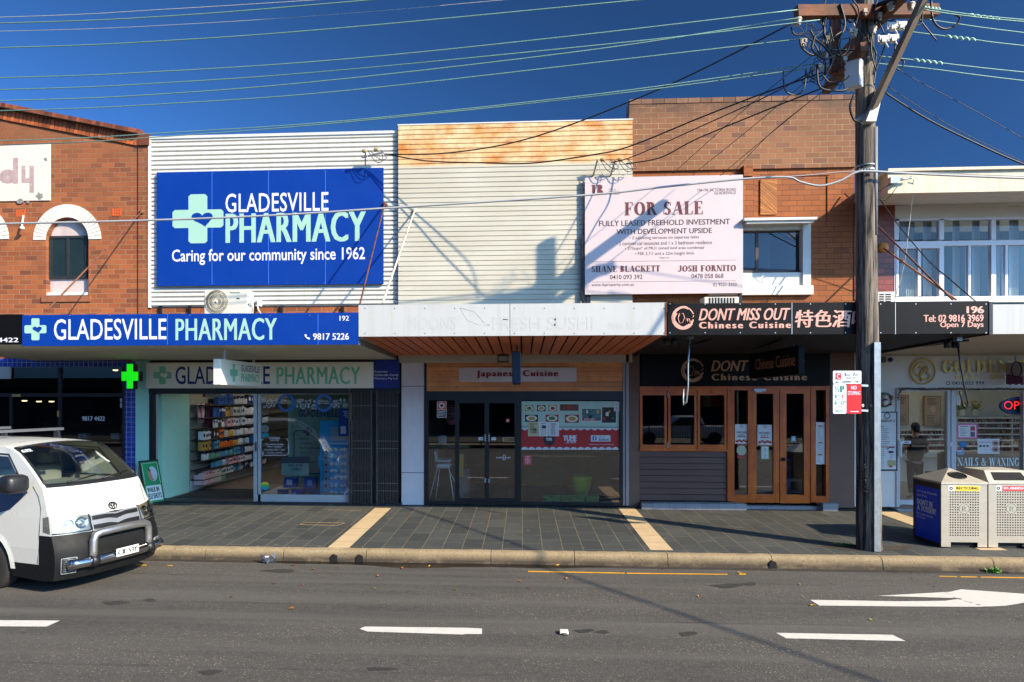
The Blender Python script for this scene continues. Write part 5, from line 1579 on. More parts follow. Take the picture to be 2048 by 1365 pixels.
sticker('push_label', 'small white arrow label right of the door handles', (983, 875, 992, 881), YS - .01, (M_paper, (mat('label teal', S(40, 120, 120), .6), lambda m: m.pb(985, 877.4, 990, 878.6, YS - .012, .001))))
sticker('licence_sticker', 'white licence sticker in the top right corner of the poster window', (1228, 804, 1239, 823), -.002, (M_paper, (M_prk, lambda m: lines((1228, 805, 1239, 822), 6, -.004)(m))))
sticker('wall_notice', 'white notice on the wall behind the high chair', (877, 872, 893, 889), 1.2, (M_paper, (M_prk, lambda m: lines((878, 874, 892, 888), 5, 1.19)(m))), 'notice')
db = thing('door_lettering', 'small white shop lettering on the right hand door glass', 'decal', at(1007, 915, YS))
mb = MB(); mb.ptext('sushi', 992, 913.5, 1005, 917, YS - .002, .03, res=1); mb.ptext('bar', 1010, 913.5, 1022, 917, YS - .002, .03, res=1); mb.ptext('日', 1006, 910, 1011, 921, YS - .002, .02); mb.build('lettering', M_sw, db)
# inside: high chair, wet floor sign, lantern, planter, low table
M_hc = mat('white plastic chair', S(206, 208, 214), .35)
hc = thing('high_chair', 'white plastic high chair with splayed legs just inside the glass', 'high chair', at(889, 1000, .55) * 1)
hz_ = lambda px, py, Y_=.55: at(px, py, Y_)
mb = MB()
mb.box(hz_(874, 0, .55).x, hz_(901, 0, .55).x, .4, .75, Z(889, 936, .55), Z(889, 927, .55)); mb.box(hz_(872, 0).x, hz_(902, 0).x, .36, .8, Z(889, 923, .55), Z(889, 919, .55))
mb.build('seat', M_hc, hc, bevel=.02)
mb = MB(); mb.obox((hz_(871, 0).x, .42, Z(880, 920, .55)), (.05, 0, 0), (0, .32, 0), (-.03, 0, .2)); mb.build('backrest', M_hc, hc, bevel=.02)
for a, b, yy in ((875, 858, .42), (898, 908, .42), (879, 871, .74), (896, 926, .74)):
    mb = MB(); mb.tube([(hz_(a, 0, yy).x, yy, Z(880, 936, yy)), (hz_(b, 0, yy).x, yy + .04 * (1 if yy > .5 else -1), .014)], .014, 6); mb.build('leg', M_hc, hc)
wf = thing('wet_floor_sign', 'yellow folding wet floor sign leaning against a white bin', 'floor sign', at(924, 990, .7))
mb = MB(); mb.obox((X(919, .7), .66, .5), (.085, 0, 0), (0, .02, 0), (0.005, .04, .48)); mb.build('board', mat('yellow plastic', S(222, 180, 36), .4), wf)
tag(MB().lathe((X(926, .9), .95, .014), [(.12, 0), (.14, .2), (.155, .62), (.15, .63)], 14).build('waste_bin', mat('white bin', S(150, 150, 146), .5)), 'white round waste bin behind the yellow wet floor sign', 'bin')
ln = thing('paper_lantern', 'pink and black paper lantern hung inside the glass left of the doors', 'lantern', at(905, 845, .9))
mb = MB(); c = at(905, 825, .95); mb.lathe(c + Vector((0, 0, -.27)), [(.06, 0), (.14, .05), (.18, .16), (.185, .3), (.16, .42), (.09, .5)], 16); mb.build('shade', mat('pink paper', S(196, 110, 116), .6, var=.2), ln)
mb = MB(); mb.text('寿司', c + Vector((-.1, -.2, -.2)), (.0, 0, .34), (.18, 0, 0), .03); mb.build('lettering', M_prk, ln)
tb = thing('counter_table', 'wood edged counter behind the glass doors', 'table', at(900, 1000, 1.6))
mb = MB(); mb.pb(857, 890, 938, 896, 1.6, .5); mb.build('tabletop', mat('table edge', S(176, 160, 120), .5), tb)
for a in (862, 930):
    mb = MB(); mb.box(X(a, 1.7), X(a, 1.7) + .05, 1.7, 1.75, 0.014, Z(900, 896, 1.6)); mb.build('leg', M_dark, tb)
gp = thing('planter', 'lime green round planter standing inside the shop window', 'planter', at(1163, 978, 1.0))
mb = MB(); mb.lathe((X(1163, 1.2), 1.2, .05), [(.13, 0), (.16, .05), (.22, .25), (.235, .4), (.21, .44), (.2, .4)], 18); mb.build('pot', mat('lime pot', S(196, 220, 60), .4), gp)
sd = thing('frosted_decal', 'pale green brush lettering decal low on the poster window', 'decal', at(1140, 995, YS))
mb = MB(); mb.ptext('sushi', 1082, 984, 1200, 1004, YS, .07, .1); mb.build('lettering', mat('olive decal', S(84, 92, 52), .6), sd)
tag(MB().pb(1045, 905, 1239, 1004, 3.0, .05).build('counter', mat('green counter', S(76, 104, 44), .7)), 'green counter front behind the poster window', 'counter')

# ---------------------------------------------------------------- chinese restaurant shopfront
M_wood = woodm('varnished timber', S(200, 84, 16), S(240, 130, 36), 'z', .4, coat=.08)
M_woodx = woodm('varnished rail', S(200, 84, 16), S(240, 130, 36), 'x', .4, coat=.08)
M_brw = mat('brown wall paint', S(116, 88, 74), .7, var=.08, scale=2, bmp=.003)
M_wbd = mat('brown weatherboard', S(98, 66, 52), .55, var=.12, scale=3, stretch=(.4, 2, 2))
cf = thing('restaurant_shopfront', 'varnished timber restaurant shopfront with folding windows and brown boards below', 'shopfront', (X(1480), 0, 0))
mb = MB(); mb.pb(1258, 706, 1279, 1014, -.03, .3); mb.pb(1655, 706, 1709, 1016, -.03, .3); mb.pb(1258, 700, 1709, 708, -.02, .2); mb.build('pier', M_brw, cf)
mb = MB(); mb.pb(1279, 706, 1660, 773, .0, .1); mb.build('bulkhead', M_blk, cf)
mb = MB()
for i in range(8):
    p0 = 903 + i * 12.4
    x0, x1, z0, z1 = rc(1279, p0, 1455, p0 + 11.2, -.02)
    mb.obox((x0, -.035, z0), (x1 - x0, 0, 0), (0, .06, 0), (0, .016, z1 - z0))
mb.build('weatherboards', M_wbd, cf)
MB().pb(1279, 903, 1455, 1004, .0, .02).build('board_backing', M_hole, cf)
mb = MB(); mb.pb(1279, 773, 1660, 781, -.05, .14); mb.pb(1279, 898, 1455, 903, -.07, .16); mb.build('timber_rail', M_woodx, cf)
for q in ((1455, 773, 1469, 1003), (1622, 775, 1632, 1005), (1652, 775, 1658, 1008), (1496.5, 777, 1500, 1005)): MB().pb(*q, -.06, .14).build('timber_post', M_wood, cf)
for q in ((1469, 990, 1496, 1006), (1632, 993, 1652, 1008)): MB().pb(*q, -.055, .12).build('timber_kickboard', M_woodx, cf)
def leaf(nm, x0, x1, y0, y1, l, r, t_, b, Yq=-.045, panes=True):
    d = thing(nm, None, None); d.parent = cf
    for q in ((x0 + .3, y0, x0 + l, y1), (x1 - r, y0, x1 - .3, y1)): MB().pb(*q, Yq, .06).build('stile', M_wood, d)
    for q in ((x0 + l, y0, x1 - r, y0 + t_), (x0 + l, y1 - b, x1 - r, y1)): MB().pb(*q, Yq + .003, .05).build('rail', M_woodx, d)
    mb = MB(); mb.pq(x0 + l, y0 + t_, x1 - r, y1 - b, Yq + .03); mb.build('pane', M_sglass, d)
    return d
for a, b in ((1280, 1334), (1336, 1394), (1395, 1454)):
    d = leaf('window', a, b, 781, 898, 5, 5, 10, 8)
    if a == 1336:
        mb = MB(); mb.pb(1335, 785, 1337, 796, -.06, .03); mb.pb(1335, 885, 1337, 896, -.06, .03); mb.build('hinge', M_steel, d)
leaf('door', 1500, 1559, 778, 1006, 13, 12, 10, 17)
d = leaf('door', 1560, 1622, 778, 1007, 13, 14, 10, 17)
mb = MB(); mb.lathe(at(1567, 919, -.06), [(.035, -.0), (.035, .03), (.02, .05)], 10, 'y'); mb.tube([at(1567, 919, -.1), at(1577, 921, -.1)], .012, 6); mb.build('handle', M_black, d)
mb = MB(); mb.pb(1508, 778, 1532, 783, -.09, .05); mb.pb(1512, 783, 1524, 785, -.09, .05); mb.build('door_closer', M_alw, cf)
for q in ((1469, 777, 1496, 990), (1632, 778, 1652, 993)): MB().pq(*q, -.02).build('pane', M_sglass, cf)
M_stile = brickm('pale step tiles', S(158, 158, 162), S(176, 176, 180), S(120, 118, 116), axes='xy', bw=.32, rh=.32, ms=.008, off=0., rough=.5, vari=.9)
mb = MB(); mb.box(X(1279), X(1485), -.25, .02, -.02, Z(1380, 1004)); mb.box(X(1485), X(1650), -.13, .05, -.02, Z(1560, 1011)); mb.box(X(1642, -.15), X(1672, -.15), -.25, .05, -.02, Z(1660, 1004)); mb.build('tiled_step', M_stile, cf)
room(cf, X(1266), X(1709), .25, 8, 2.9, mat('warm dark wall', S(60, 56, 50), .8), mat('restaurant floor', S(70, 66, 62), .4), None, .012)
mb = MB(); mb.pb(1625, 780, 1656, 990, .35, .02); mb.build('inner_wall', mat('olive inner wall', S(120, 116, 92), .8), cf)
mb = MB(); mb.pb(1283, 708, 1660, 771, -.035, .03)
bsn = thing('wall_sign', 'black restaurant sign with rose gold emblem above the timber windows', 'sign', at(1480, 771, -.03))
mb.build('panel', M_blk, bsn)
mb = MB(); enso(mb, 1362, 718, 1408, 765, -.036); mb.ptext('DONT MISS OUT', 1422, 721, 1610, 743, -.036, .028, .22); mb.ptext('Chinese Cuisine', 1423, 748, 1614, 761, -.036, .06, sp=1.35); mb.build('lettering', mat('tan letters', S(196, 142, 104), .4, .2), bsn)
t, xx, z0, z1 = blade('hanging_blade_sign', 'black blade sign lettered in tan, hung below the black awning', 1603, 1505, 691, 750, -2.9, -.58, .1, M_blk, -1)
mb = MB(); mb.text('Chinese Cuisine', (xx - .002, -.95, z0 + .15), (0, -1.85, 0), (0, 0, .2), .03); mb.build('lettering', mat('tan letters', S(196, 142, 104), .4, .2), t)
mb = MB(); mb.box(xx + .03, xx + .06, -2.6, -2.56, z1, 3.08); mb.box(xx + .03, xx + .06, -.9, -.86, z1, 3.0); mb.build('hanger', M_black, t)
YW = -.03
def flyer(lab, q, Y_, head, sub, hc_, art):
    t = thing('flyer', lab, 'flyer', at((q[0] + q[2]) / 2, q[3], Y_))
    mb = MB(); mb.pb(*q, Y_, .003); mb.build('sheet', M_paper, t)
    mb = MB(); x0, y0, x1, y1 = q; w_, h_ = x1 - x0, y1 - y0
    mb.ptext(head, x0 + w_ * .12, y0 + h_ * .36, x1 - w_ * .12, y0 + h_ * .46, Y_ - .002, .03, res=1)
    mb.ptext(sub, x0 + w_ * .25, y0 + h_ * .5, x1 - w_ * .25, y0 + h_ * .57, Y_ - .002, .02, res=1)
    mb.polys(ring(.5, .5, .5, .5, .12, 12), at(x0 + w_ * .4, y0 + h_ * .17, Y_ - .002), Vector((w_ * .2 / 98, 0, 0)), Vector((0, 0, w_ * .2 / 98)))
    mb.mi = 1; mb.pb(x0 + w_ * .2, y0 + h_ * .61, x1 - w_ * .2, y0 + h_ * .66, Y_ - .002, .001)
    for i in range(5):
        c = at(x0 + w_ * (.15 + .18 * i), y1 - h_ * (.12 + .05 * (i % 2)), Y_ - .002 - i * .0003); r_ = w_ * .11 / 98
        mb.mi = 1 + i % 2; mb.face([c + Vector((r_ * math.cos(a), 0, r_ * .8 * math.sin(a))) for a in [k * .5236 for k in range(12)]])
    mb.build('print', [hc_, M_prr, art], t)
flyer('now open flyer with food pictures on the narrow glass left of the timber doors', (1470, 849, 1496, 888), YW, 'NOW OPEN', 'Lunch & Dinner', mat('flyer maroon', S(110, 40, 40), .6), mat('food brown', S(160, 96, 66), .6, var=.3, scale=20))
flyer("Mother's Day flyer on the left hand timber door", (1515, 850, 1544, 890), -.02, "MOTHER'S", 'DAY', mat('flyer grey', S(96, 84, 84), .6), mat('food brown', S(160, 96, 66), .6, var=.3, scale=20))
aw = thing('award_sticker', 'round cream award sticker with a red ribbon below the now open flyer', 'sticker', at(1483, 917, YW))
mb = MB(); mb.polys([ell(.5, .5, .5, .5, 20)], at(1473, 911, YW), Vector((.195, 0, 0)), Vector((0, 0, .195))); mb.build('disc', mat('award cream', S(190, 190, 160), .5), aw)
mb = MB(); mb.pb(1475, 888, 1490, 917, YW + .002, .002); mb.build('ribbon', mat('ribbon red', S(176, 60, 60), .5), aw)
sticker('licence_notice', 'pale green bordered licence below the flyer on the left hand timber door', (1522, 893, 1538, 919), -.018, (mat('licence green', S(170, 190, 150), .6), (M_paper, lambda m: m.pb(1524, 894, 1536, 917, -.02, .001)), (M_prk, lambda m: lines((1525, 896, 1536, 916), 5, -.022)(m))), 'notice')
sticker('payment_sticker', 'small light blue sticker on the right hand timber door', (1583, 873, 1591, 883), -.018, (mat('sky sticker', S(150, 190, 220), .5), (M_paper, lambda m: m.pb(1585, 876, 1589, 880, -.02, .001))))
sticker('menu_strip', 'long narrow menu strip on the glass right of the timber doors', (1630, 845, 1650, 929), -.03, (M_paper, (M_prk, lambda m: lines((1631, 850, 1649, 926), 19, -.032, 3)(m)), (mat('menu gold', S(170, 120, 70), .6), lambda m: [m.pb(1636, py, 1645, py + 3, -.033, .001) for py in (851, 884, 908)])), 'menu')
st_ = thing('step_stool', 'white two step stool behind the right hand timber door', 'stool', at(1590, 1000, .8))
mb = MB(); mb.pb(1573, 959, 1604, 964, .7, .3); mb.build('seat', M_hc, st_)
for a, b, yy in ((1575, 1573, .72), (1601, 1606, .72), (1580, 1578, 1.0), (1597, 1601, 1.0)):
    mb = MB(); mb.bar((X(a, yy), yy, Z(1590, 964, .7)), (X(b, yy), yy, .014), .035, .035); mb.build('leg', M_hc, st_)
mb = MB(); mb.pb(1574, 983, 1605, 987, .72, .2); mb.build('lower_step', M_hc, st_)
bx = thing('cardboard_box', 'brown cardboard box behind the narrow right hand glass', 'box', at(1641, 993, .15))
mb = MB(); mb.pb(1630, 966, 1651, 994, .12, .2); mb.build('case', mat('cardboard', S(120, 84, 66), .8, var=.15), bx)
for q, lab in ((((1380, 676, -2.9), (1376, 730, -2.9), (1376, 770, -2.9), (1373, 805, -2.9), (1367, 811, -2.9), (1366, 800, -2.9), (1367, 778, -2.9)), 'pale bent metal hook rod hung in front of the rose gold emblem'), (((1914, 680, -2.9), (1921, 730, -2.9), (1929, 775, -2.9), (1936, 806, -2.9), (1934, 814, -2.9), (1927, 812, -2.9), (1921, 790, -2.9), (1920, 783, -2.9)), 'dark bent metal hook rod hung in front of the nail salon')):
    t = thing('hook_rod', lab, 'hook', at(*q[0]), 'bent hook rods under the awnings')
    pts = [at(*a) for a in q]
    mb = MB(); mb.tube(pts, .014, 8); mb.build('rod', M_steel if lab[0] == 'p' else mat('dark rod', S(46, 44, 44), .4, .5), t)
    mb = MB(); mb.box(pts[0].x - .03, pts[0].x + .05, -2.95, -2.85, pts[0].z - .02, pts[0].z + .04); mb.build('bracket', M_steel, t)
for pxx, pyy, lab in ((1340, 683, 'left spotlight cluster under the black awning, above the timber windows'), (1903, 688, 'right spotlight cluster under the black awning beside the dark hook rod')):
    t = thing('spotlight', lab, 'spotlight', at(pxx, pyy, -2.6))
    for k in (-8, 8):
        mb = MB(); c = at(pxx + k, pyy, -2.6); mb.lathe(c, [(.03, .07), (.05, .03), (.055, -.06), (.04, -.07)], 10); mb.build('lamp_head', M_black, t)
    mb = MB(); mb.box(at(pxx - 14, pyy, -2.6).x, at(pxx + 14, pyy, -2.6).x, -2.62, -2.58, Z(pxx, pyy - 8, -2.6), Z(pxx, pyy - 5, -2.6)); mb.build('bar', M_black, t)

# ---------------------------------------------------------------- nail salon shopfront
M_swl = mat('salon white wall', S(228, 222, 214), .6, var=.04, scale=1.5)
ns = thing('salon_shopfront', 'white nail salon shopfront with glass door and wide window', 'shopfront', (X(1900), 0, 0))
mb = MB(); mb.pb(1709, 712, 1793, 1014, -.02, .2); mb.pb(1793, 712, 2300, 776, -.02, .2); mb.build('white_wall', M_swl, ns)
mb = MB(); mb.pb(1709, 703, 2300, 712, -.06, .2); mb.build('beam', mat('cream beam', S(186, 172, 150), .6), ns)
mb = MB()
for q in ((1793, 776, 1900, 783), (1793, 783, 1800, 1014), (1895, 783, 1901, 1000), (1903, 778, 1912, 1010), (1800, 1001, 1895, 1010), (1912, 778, 2300, 782), (2047, 782, 2050, 1000), (1912, 985, 2300, 1010)): mb.pb(*q, -.04, .1)
mb.build('frame', mat('salon frame', S(196, 194, 196), .45, var=.04), ns)
for q in ((1800, 783, 1895, 1001), (1912, 782, 2300, 985)): MB().pq(*q, .015).build('pane', M_glass, ns)
mb = MB(); mb.pb(1799, 882, 1822, 888, -.06, .02); mb.pb(1801, 888, 1804, 915, -.1, .02); mb.pb(1900, 885, 1903, 893, -.05, .02); mb.build('door_handle', M_alw, ns)
mb = MB(); mb.pb(1809, 884, 1817, 886, -.062, .004); mb.build('handle_label', M_prk, ns)
mb = MB(); mb.box(X(1785), 8.5, -.2, .3, -.03, .03); mb.build('door_step', M_stile, ns)
room(ns, X(1770), 16, .3, 4.6, 2.9, mat('salon inner wall', S(214, 208, 192), .7), mat('salon floor', S(160, 152, 142), .4), mat('salon ceiling', S(220, 216, 206), .8), .012)
M_gold = mat('gold letters', S(224, 194, 110), .35, .1, var=.08)
sg = thing('salon_name_sign', 'raised gold lettering and round monogram on the white salon wall', 'sign', at(1900, 770, -.05))
mb = MB()
x0, x1, z0, z1 = rc(1820, 717, 1871, 769, -.03)
O, U, V = Vector((x0, -.03, z0)), Vector((x1 - x0, 0, 0)), Vector((0, 0, z1 - z0))
def tube2(pts, r): mb.tube([O + U * a + V * b + Vector((0, -.02, 0)) for a, b in pts], r, 6)
tube2([(.5 + .48 * math.cos(t * .2), .5 + .48 * math.sin(t * .2)) for t in range(33)], .016)
tube2([(.6, .78), (.48, .86), (.3, .82), (.16, .66), (.14, .48), (.22, .36), (.36, .34), (.44, .5), (.5, .62)], .014)
tube2([(.3, .66), (.45, .67), (.64, .68), (.72, .6), (.7, .5), (.6, .46), (.74, .4), (.76, .28), (.66, .18), (.5, .18), (.4, .13)], .014)
tube2([(.56, .66), (.48, .42), (.4, .3), (.44, .18)], .022)
mb.build('monogram', M_gold, sg)
mb = MB()
for dy in (0, -.012, -.024): pserif(mb, 'GOLDEN BRUSH', 1885, 720, 2130, 746, -.03 + dy, T=.26, t=.07)
mb.build('name_lettering', M_gold, sg)
mb = MB(); mb.ptext('NAILS - SPA - EYELASH', 1911, 749, 2105, 759, -.03, .03); mb.build('service_lettering', M_gold, sg)
mb = MB(); mb.ptext('0416 033 999', 1904, 763, 1968, 770, -.022, .01); mb.polys(ring(.5, .5, .5, .5, .14, 14), at(1892, 771, -.023), Vector((.08, 0, 0)), Vector((0, 0, .08)))
mb.polys([ell(.5, .5, .5, .5, 14)], at(2016, 771, -.023), Vector((.075, 0, 0)), Vector((0, 0, .075))); mb.polys([ell(.5, .5, .5, .5, 14)], at(2028, 771, -.023), Vector((.075, 0, 0)), Vector((0, 0, .075))); mb.polys([ell(.5, .5, .5, .5, 14)], at(2040, 771, -.023), Vector((.075, 0, 0)), Vector((0, 0, .075)))
mb.build('phone_lettering', M_prk, sg)
t, xx, z0, z1 = blade('hanging_lightbox', 'grey and purple lightbox with a monogram, cut off at the right edge', 2052, 2022, 724, 768, -.55, -.1, .1, mat('grey lightbox', S(150, 146, 150), .5), -1)
mb = MB(); mb.face([(xx - .002, -.1, z0), (xx - .002, -.55, z0), (xx - .002, -.55, z0 + .13), (xx - .002, -.1, z0 + .2)]); mb.build('purple_band', mat('purple', S(98, 30, 84), .5), t)
mb = MB(); mb.tube([(xx - .004, -.38 + .13 * math.cos(i * .3927), z0 + .27 + .15 * math.sin(i * .3927)) for i in range(17)], .01, 5); mb.build('monogram', M_prk, t)
mb = MB(); mb.box(xx + .04, xx + .06, -.3, -.27, z1, 2.98); mb.build('hanger', M_steel, t)
# garland of fir and red bows
ga = thing('garland', 'dark green tinsel garland with red bows along the top of the salon door', 'garland', at(1800, 778, -.08))
path = [(1797, 800), (1798, 790), (1801, 781), (1812, 777), (1850, 779), (1900, 778), (1950, 779), (2000, 778), (2050, 779), (2150, 778)]
mb = MB()
for a, b in zip(path, path[1:]):
    n_ = int(math.hypot(b[0] - a[0], b[1] - a[1]) * 2.2)
    for i in range(n_):
        c = at(a[0] + (b[0] - a[0]) * i / n_, a[1] + (b[1] - a[1]) * i / n_, -.08)
        for k in range(3):
            d = Vector((R.uniform(-1, 1), R.uniform(-1, .3), R.uniform(-1, 1))).normalized() * R.uniform(.03, .055)
            p = d.orthogonal().normalized() * .004
            mb.face([c - p, c + p, c + d])
mb.build('tinsel', mat('fir tinsel', S(44, 62, 50), .6, var=.4, scale=30), ga)
for px, py in ((1802, 778), (1847, 778), (1883, 778), (1920, 778), (1799, 796)):
    mb = MB(); c = at(px, py, -.13)
    for s_ in (-1, 1): mb.ball(c + Vector((s_ * .025, 0, .005)), .022, (1, .6, .7), 8)
    mb.build('bow', mat('red bow', S(140, 26, 30), .6), ga)
wr = thing('wreath', 'round fir wreath with a white snowman and red bows on the salon wall', 'wreath', at(1770, 800, -.05))
mb = MB()
c0 = at(1770, 800, -.06)
for i in range(420):
    a = R.uniform(0, 6.283)
    c = c0 + Vector((math.cos(a) * .115, R.uniform(-.02, .02), math.sin(a) * .13))
    d = Vector((R.uniform(-1, 1), R.uniform(-1, .2), R.uniform(-1, 1))).normalized() * .04
    p = d.orthogonal().normalized() * .006
    mb.face([c - p, c + p, c + d])
mb.build('fir_ring', mat('fir green', S(60, 96, 50), .7, var=.4, scale=40), wr)
mb = MB(); mb.ball(c0 + Vector((0, -.02, -.035)), .065, (1, .5, 1)); mb.ball(c0 + Vector((0, -.03, .045)), .05, (1, .5, 1)); mb.build('snowman', M_white, wr)
mb = MB()
for a in (.4, 2.5, 3.9, 5.5): mb.ball(c0 + Vector((math.cos(a) * .115, -.03, math.sin(a) * .13)), .028, (1.2, .6, .8), 8)
mb.ball(c0 + Vector((-.02, -.06, 0)), .03, (1.6, .5, .6), 8)
mb.build('bow', mat('red bow', S(140, 26, 30), .6), wr)
pbd = thing('price_board', 'framed white price board with an eye picture on the salon wall', 'price board', at(1778, 942, -.03))
mb = MB(); mb.pb(1758, 824, 1795, 942, -.05, .03); mb.build('frame', M_black, pbd)
mb = MB(); mb.pb(1760, 826, 1792, 939, -.053, .004); mb.build('sheet', M_paper, pbd)
mb = MB(); pserif(mb, 'GOLDEN BRUSH', 1761, 840, 1790, 844.5, -.055, T=.24); mb.ptext('NAILS', 1761, 852, 1768, 855, -.055, .03, res=1)
lines((1760, 856, 1782, 892), 10, -.055)(mb); lines((1760, 898, 1772, 920), 6, -.055)(mb); lines((1777, 908, 1790, 920), 3, -.055)(mb); lines((1760, 922, 1770, 938), 4, -.055)(mb)
mb.polys(ring(.5, .5, .5, .5, .1, 14), at(1768, 838, -.055), Vector((.12, 0, 0)), Vector((0, 0, .12)))
ey = [(1775, 905), (1779, 902), (1784, 902), (1789, 905), (1784, 907), (1779, 907)]
mb.face([at(*q, -.056) for q in ey]); mb.tube([at(*q, -.056) for q in ((1774, 899), (1780, 895), (1788, 896))], .008, 5)
mb.build('print', M_prk, pbd)
mb = MB(); mb.ptext('LASH / EYE BROW', 1760, 893, 1789, 896, -.055, .03, res=1); mb.pb(1778, 932, 1785, 935, -.055, .001); mb.build('red_print', M_prr, pbd)
mb = MB(); mb.pb(1775, 921, 1791, 932, -.0555, .002); mb.build('picture', mat('picture tan', S(170, 160, 110), .6, var=.3, scale=20), pbd)
cam_ = thing('security_camera', 'pair of dark camera heads high on the white salon wall', 'camera', at(1772, 720, -.05))
mb = MB(); mb.pb(1765, 714, 1772, 725, -.12, .1); mb.build('sensor', mat('khaki sensor', S(84, 78, 62), .6), cam_)
mb = MB(); mb.ball(at(1781, 720, -.1), .048); mb.build('dome', mat('blue dome', S(30, 50, 90), .15), cam_)
on = thing('open_sign', 'oval black open sign with lit red letters in the salon window', 'sign', at(2030, 811, -.0) + Vector((0, .08, 0)))
c = at(2036, 812, .08)
mb = MB(); mb.prism([(c.x + .35 * math.cos(a), c.z + .175 * math.sin(a)) for a in [i * .19635 for i in range(32)]], .06, .1); mb.build('case', M_black, on)
mb = MB(); mb.ptext('OPEN', 2008, 803, 2068, 819, .055, -.012); mb.build('lit_letters', mat('lit red', S(250, 40, 40), .5, emit=1.15, var=.02), on)
mb = MB()
for i in range(36):
    a = i * .1745
    mb.ball((c.x + .31 * math.cos(a), .055, c.z + .145 * math.sin(a)), .005, n=6)
mb.build('led_dots', mat('lit blue', S(40, 70, 230), .5, emit=.9), on)
nw = thing('window_lettering', 'pale serif lettering across the salon window', 'decal', at(1960, 933, .0))
mb = MB(); pserif(mb, 'NAILS & WAXING', 1915, 916, 2038, 932, .008, T=.2, t=.06); mb.build('lettering', mat('pale green vinyl', S(236, 248, 242), .5), nw)
sticker('beauty_poster', 'pink bordered poster in the salon window', (1914, 848, 1955, 878), .008, (M_pink, (M_paper, lambda m: m.pb(1917, 851, 1952, 875, .006, .001)), (M_prk, lambda m: lines((1918, 856, 1938, 873), 5, .004)(m)), (M_prr, lambda m: (m.pb(1920, 853, 1936, 854.5, .004, .001), m.pb(1941, 853, 1950, 862, .004, .001))), (mat('dusk photo', S(96, 78, 96), .6), lambda m: m.pb(1941, 864, 1950, 874, .004, .001))), 'poster')
ep = sticker('lash_poster', 'white poster with two close-up eye pictures in the salon window', (1955, 878, 1999, 908), .0, (M_paper, (M_pink, lambda m: m.ptext('Lash Extension', 1958, 883, 1980, 886, -.002, .02, res=1)), (mat('eye skin', S(196, 150, 140), .6), lambda m: [m.polys([ell(.5, .5, .5, .5, 16)], at(1983, y, -.002), Vector((.15, 0, 0)), Vector((0, 0, .12))) for y in (893, 905.5)]), (M_prk, lambda m: [m.polys([ell(.5, .5, .28, .2, 12)], at(1983, y, -.003), Vector((.15, 0, 0)), Vector((0, 0, .12))) for y in (893, 905.5)] + [m.polys([ell(.5, .5, .5, .4, 10)], at(1958 + i * 7, 895, -.002), Vector((.055, 0, 0)), Vector((0, 0, .05))) for i in range(3)])), 'poster')
sticker('blue_card', 'bright blue card on the salon window frame', (1919, 884, 1933, 894), .008, (mat('azure card', S(20, 110, 180), .5),), 'card')
sticker('red_white_card', 'red, white and grey card low beside the salon window frame', (1914, 896, 1928, 910), .006, (mat('card blue', S(130, 160, 190), .5), (M_prr, lambda m: m.pb(1915, 897, 1923, 901, .004, .001)), (M_paper, lambda m: m.pb(1915, 901.5, 1924, 904, .004, .001))), 'card')
sticker('licence_sticker', 'small grey licence sticker high on the salon window', (1914, 791, 1921, 811), .008, (M_paper, (M_prk, lambda m: lines((1914, 792, 1921, 810), 6, .006)(m))))
# inside the salon
for k, (x, y) in enumerate(((8.0, 1.5), (8.0, 3.3), (10.2, 1.5), (10.2, 3.3))):
    t = thing('ceiling_light', 'lit white ceiling panel light inside the nail salon', 'ceiling light', (x, y, 2.88), 'ceiling lights inside the nail salon')
    mb = MB(); mb.box(x - .5, x + .5, y - .15, y + .15, 2.86, 2.895); mb.build('frame', M_white, t)
    mb = MB(); mb.box(x - .46, x + .46, y - .11, y + .11, 2.853, 2.859); mb.build('diffuser', mat('lit salon panel', S(255, 246, 230), .5, emit=3.6), t)
for q, lab in (((1795, 790, 1818, 850), 'framed beige price list partly hidden behind the door jamb'), ((1848, 792, 1882, 852), 'framed beige price list with a round picture, on the salon back wall')):
    fpr = thing('framed_price_list', lab, 'framed list', at((q[0] + q[2]) / 2, q[3], 4.5))
    mb = MB(); mb.pb(*q, 4.5, .03); mb.build('frame', mat('wood frame', S(150, 120, 80), .5), fpr)
    mb = MB(); mb.pb(q[0] + 2, q[1] + 2, q[2] - 2, q[3] - 2, 4.49, .01); mb.build('sheet', mat('beige list', S(176, 150, 132), .7), fpr)
    mb = MB(); lines((q[0] + 3, q[1] + 4, q[2] - 3, q[1] + 18), 6, 4.485)(mb); lines((q[0] + 3, q[3] - 22, q[2] - 3, q[3] - 4), 6, 4.485)(mb); mb.build('print', M_prk, fpr)
    if q[0] > 1800:
        mb = MB(); mb.polys([ell(.5, .5, .5, .5, 16)], at(1861, 826, 4.48), Vector((.13, 0, 0)), Vector((0, 0, .18))); mb.build('picture', mat('nail photo', S(206, 176, 150), .6), fpr)
sh = thing('polish_shelving', 'white wall shelves filled with nail polish bottles inside the salon', 'shelving', at(1960, 900, 4.3))
mb = MB()
for py in (859, 868.5, 878, 889, 900, 912): mb.pb(1800, py, 1915, py + 2.5, 4.25, .3)
for py in (835, 845, 856, 868, 880, 892, 904): mb.pb(1905, py, 2300, py + 3, 4.2, .35)
for px in (1912, 2023, 2120): mb.pb(px, 833, px + 3, 915, 4.22, .3)
mb.build('shelf', M_white, sh)
PB = [mat('polish %d' % i, c_, .25) for i, c_ in enumerate((S(150, 120, 70), S(190, 110, 110), S(206, 190, 170), S(96, 70, 60), S(170, 60, 70), S(120, 100, 100)))]
mb = MB()
for py in (868.5, 878, 889, 900):
    for i in range(36):
        if R.random() < .85: mb.mi = R.randrange(6); mb.pb(1802 + i * 3, py - 6 + R.uniform(0, 2), 1804 + i * 3, py, 4.3, .03)
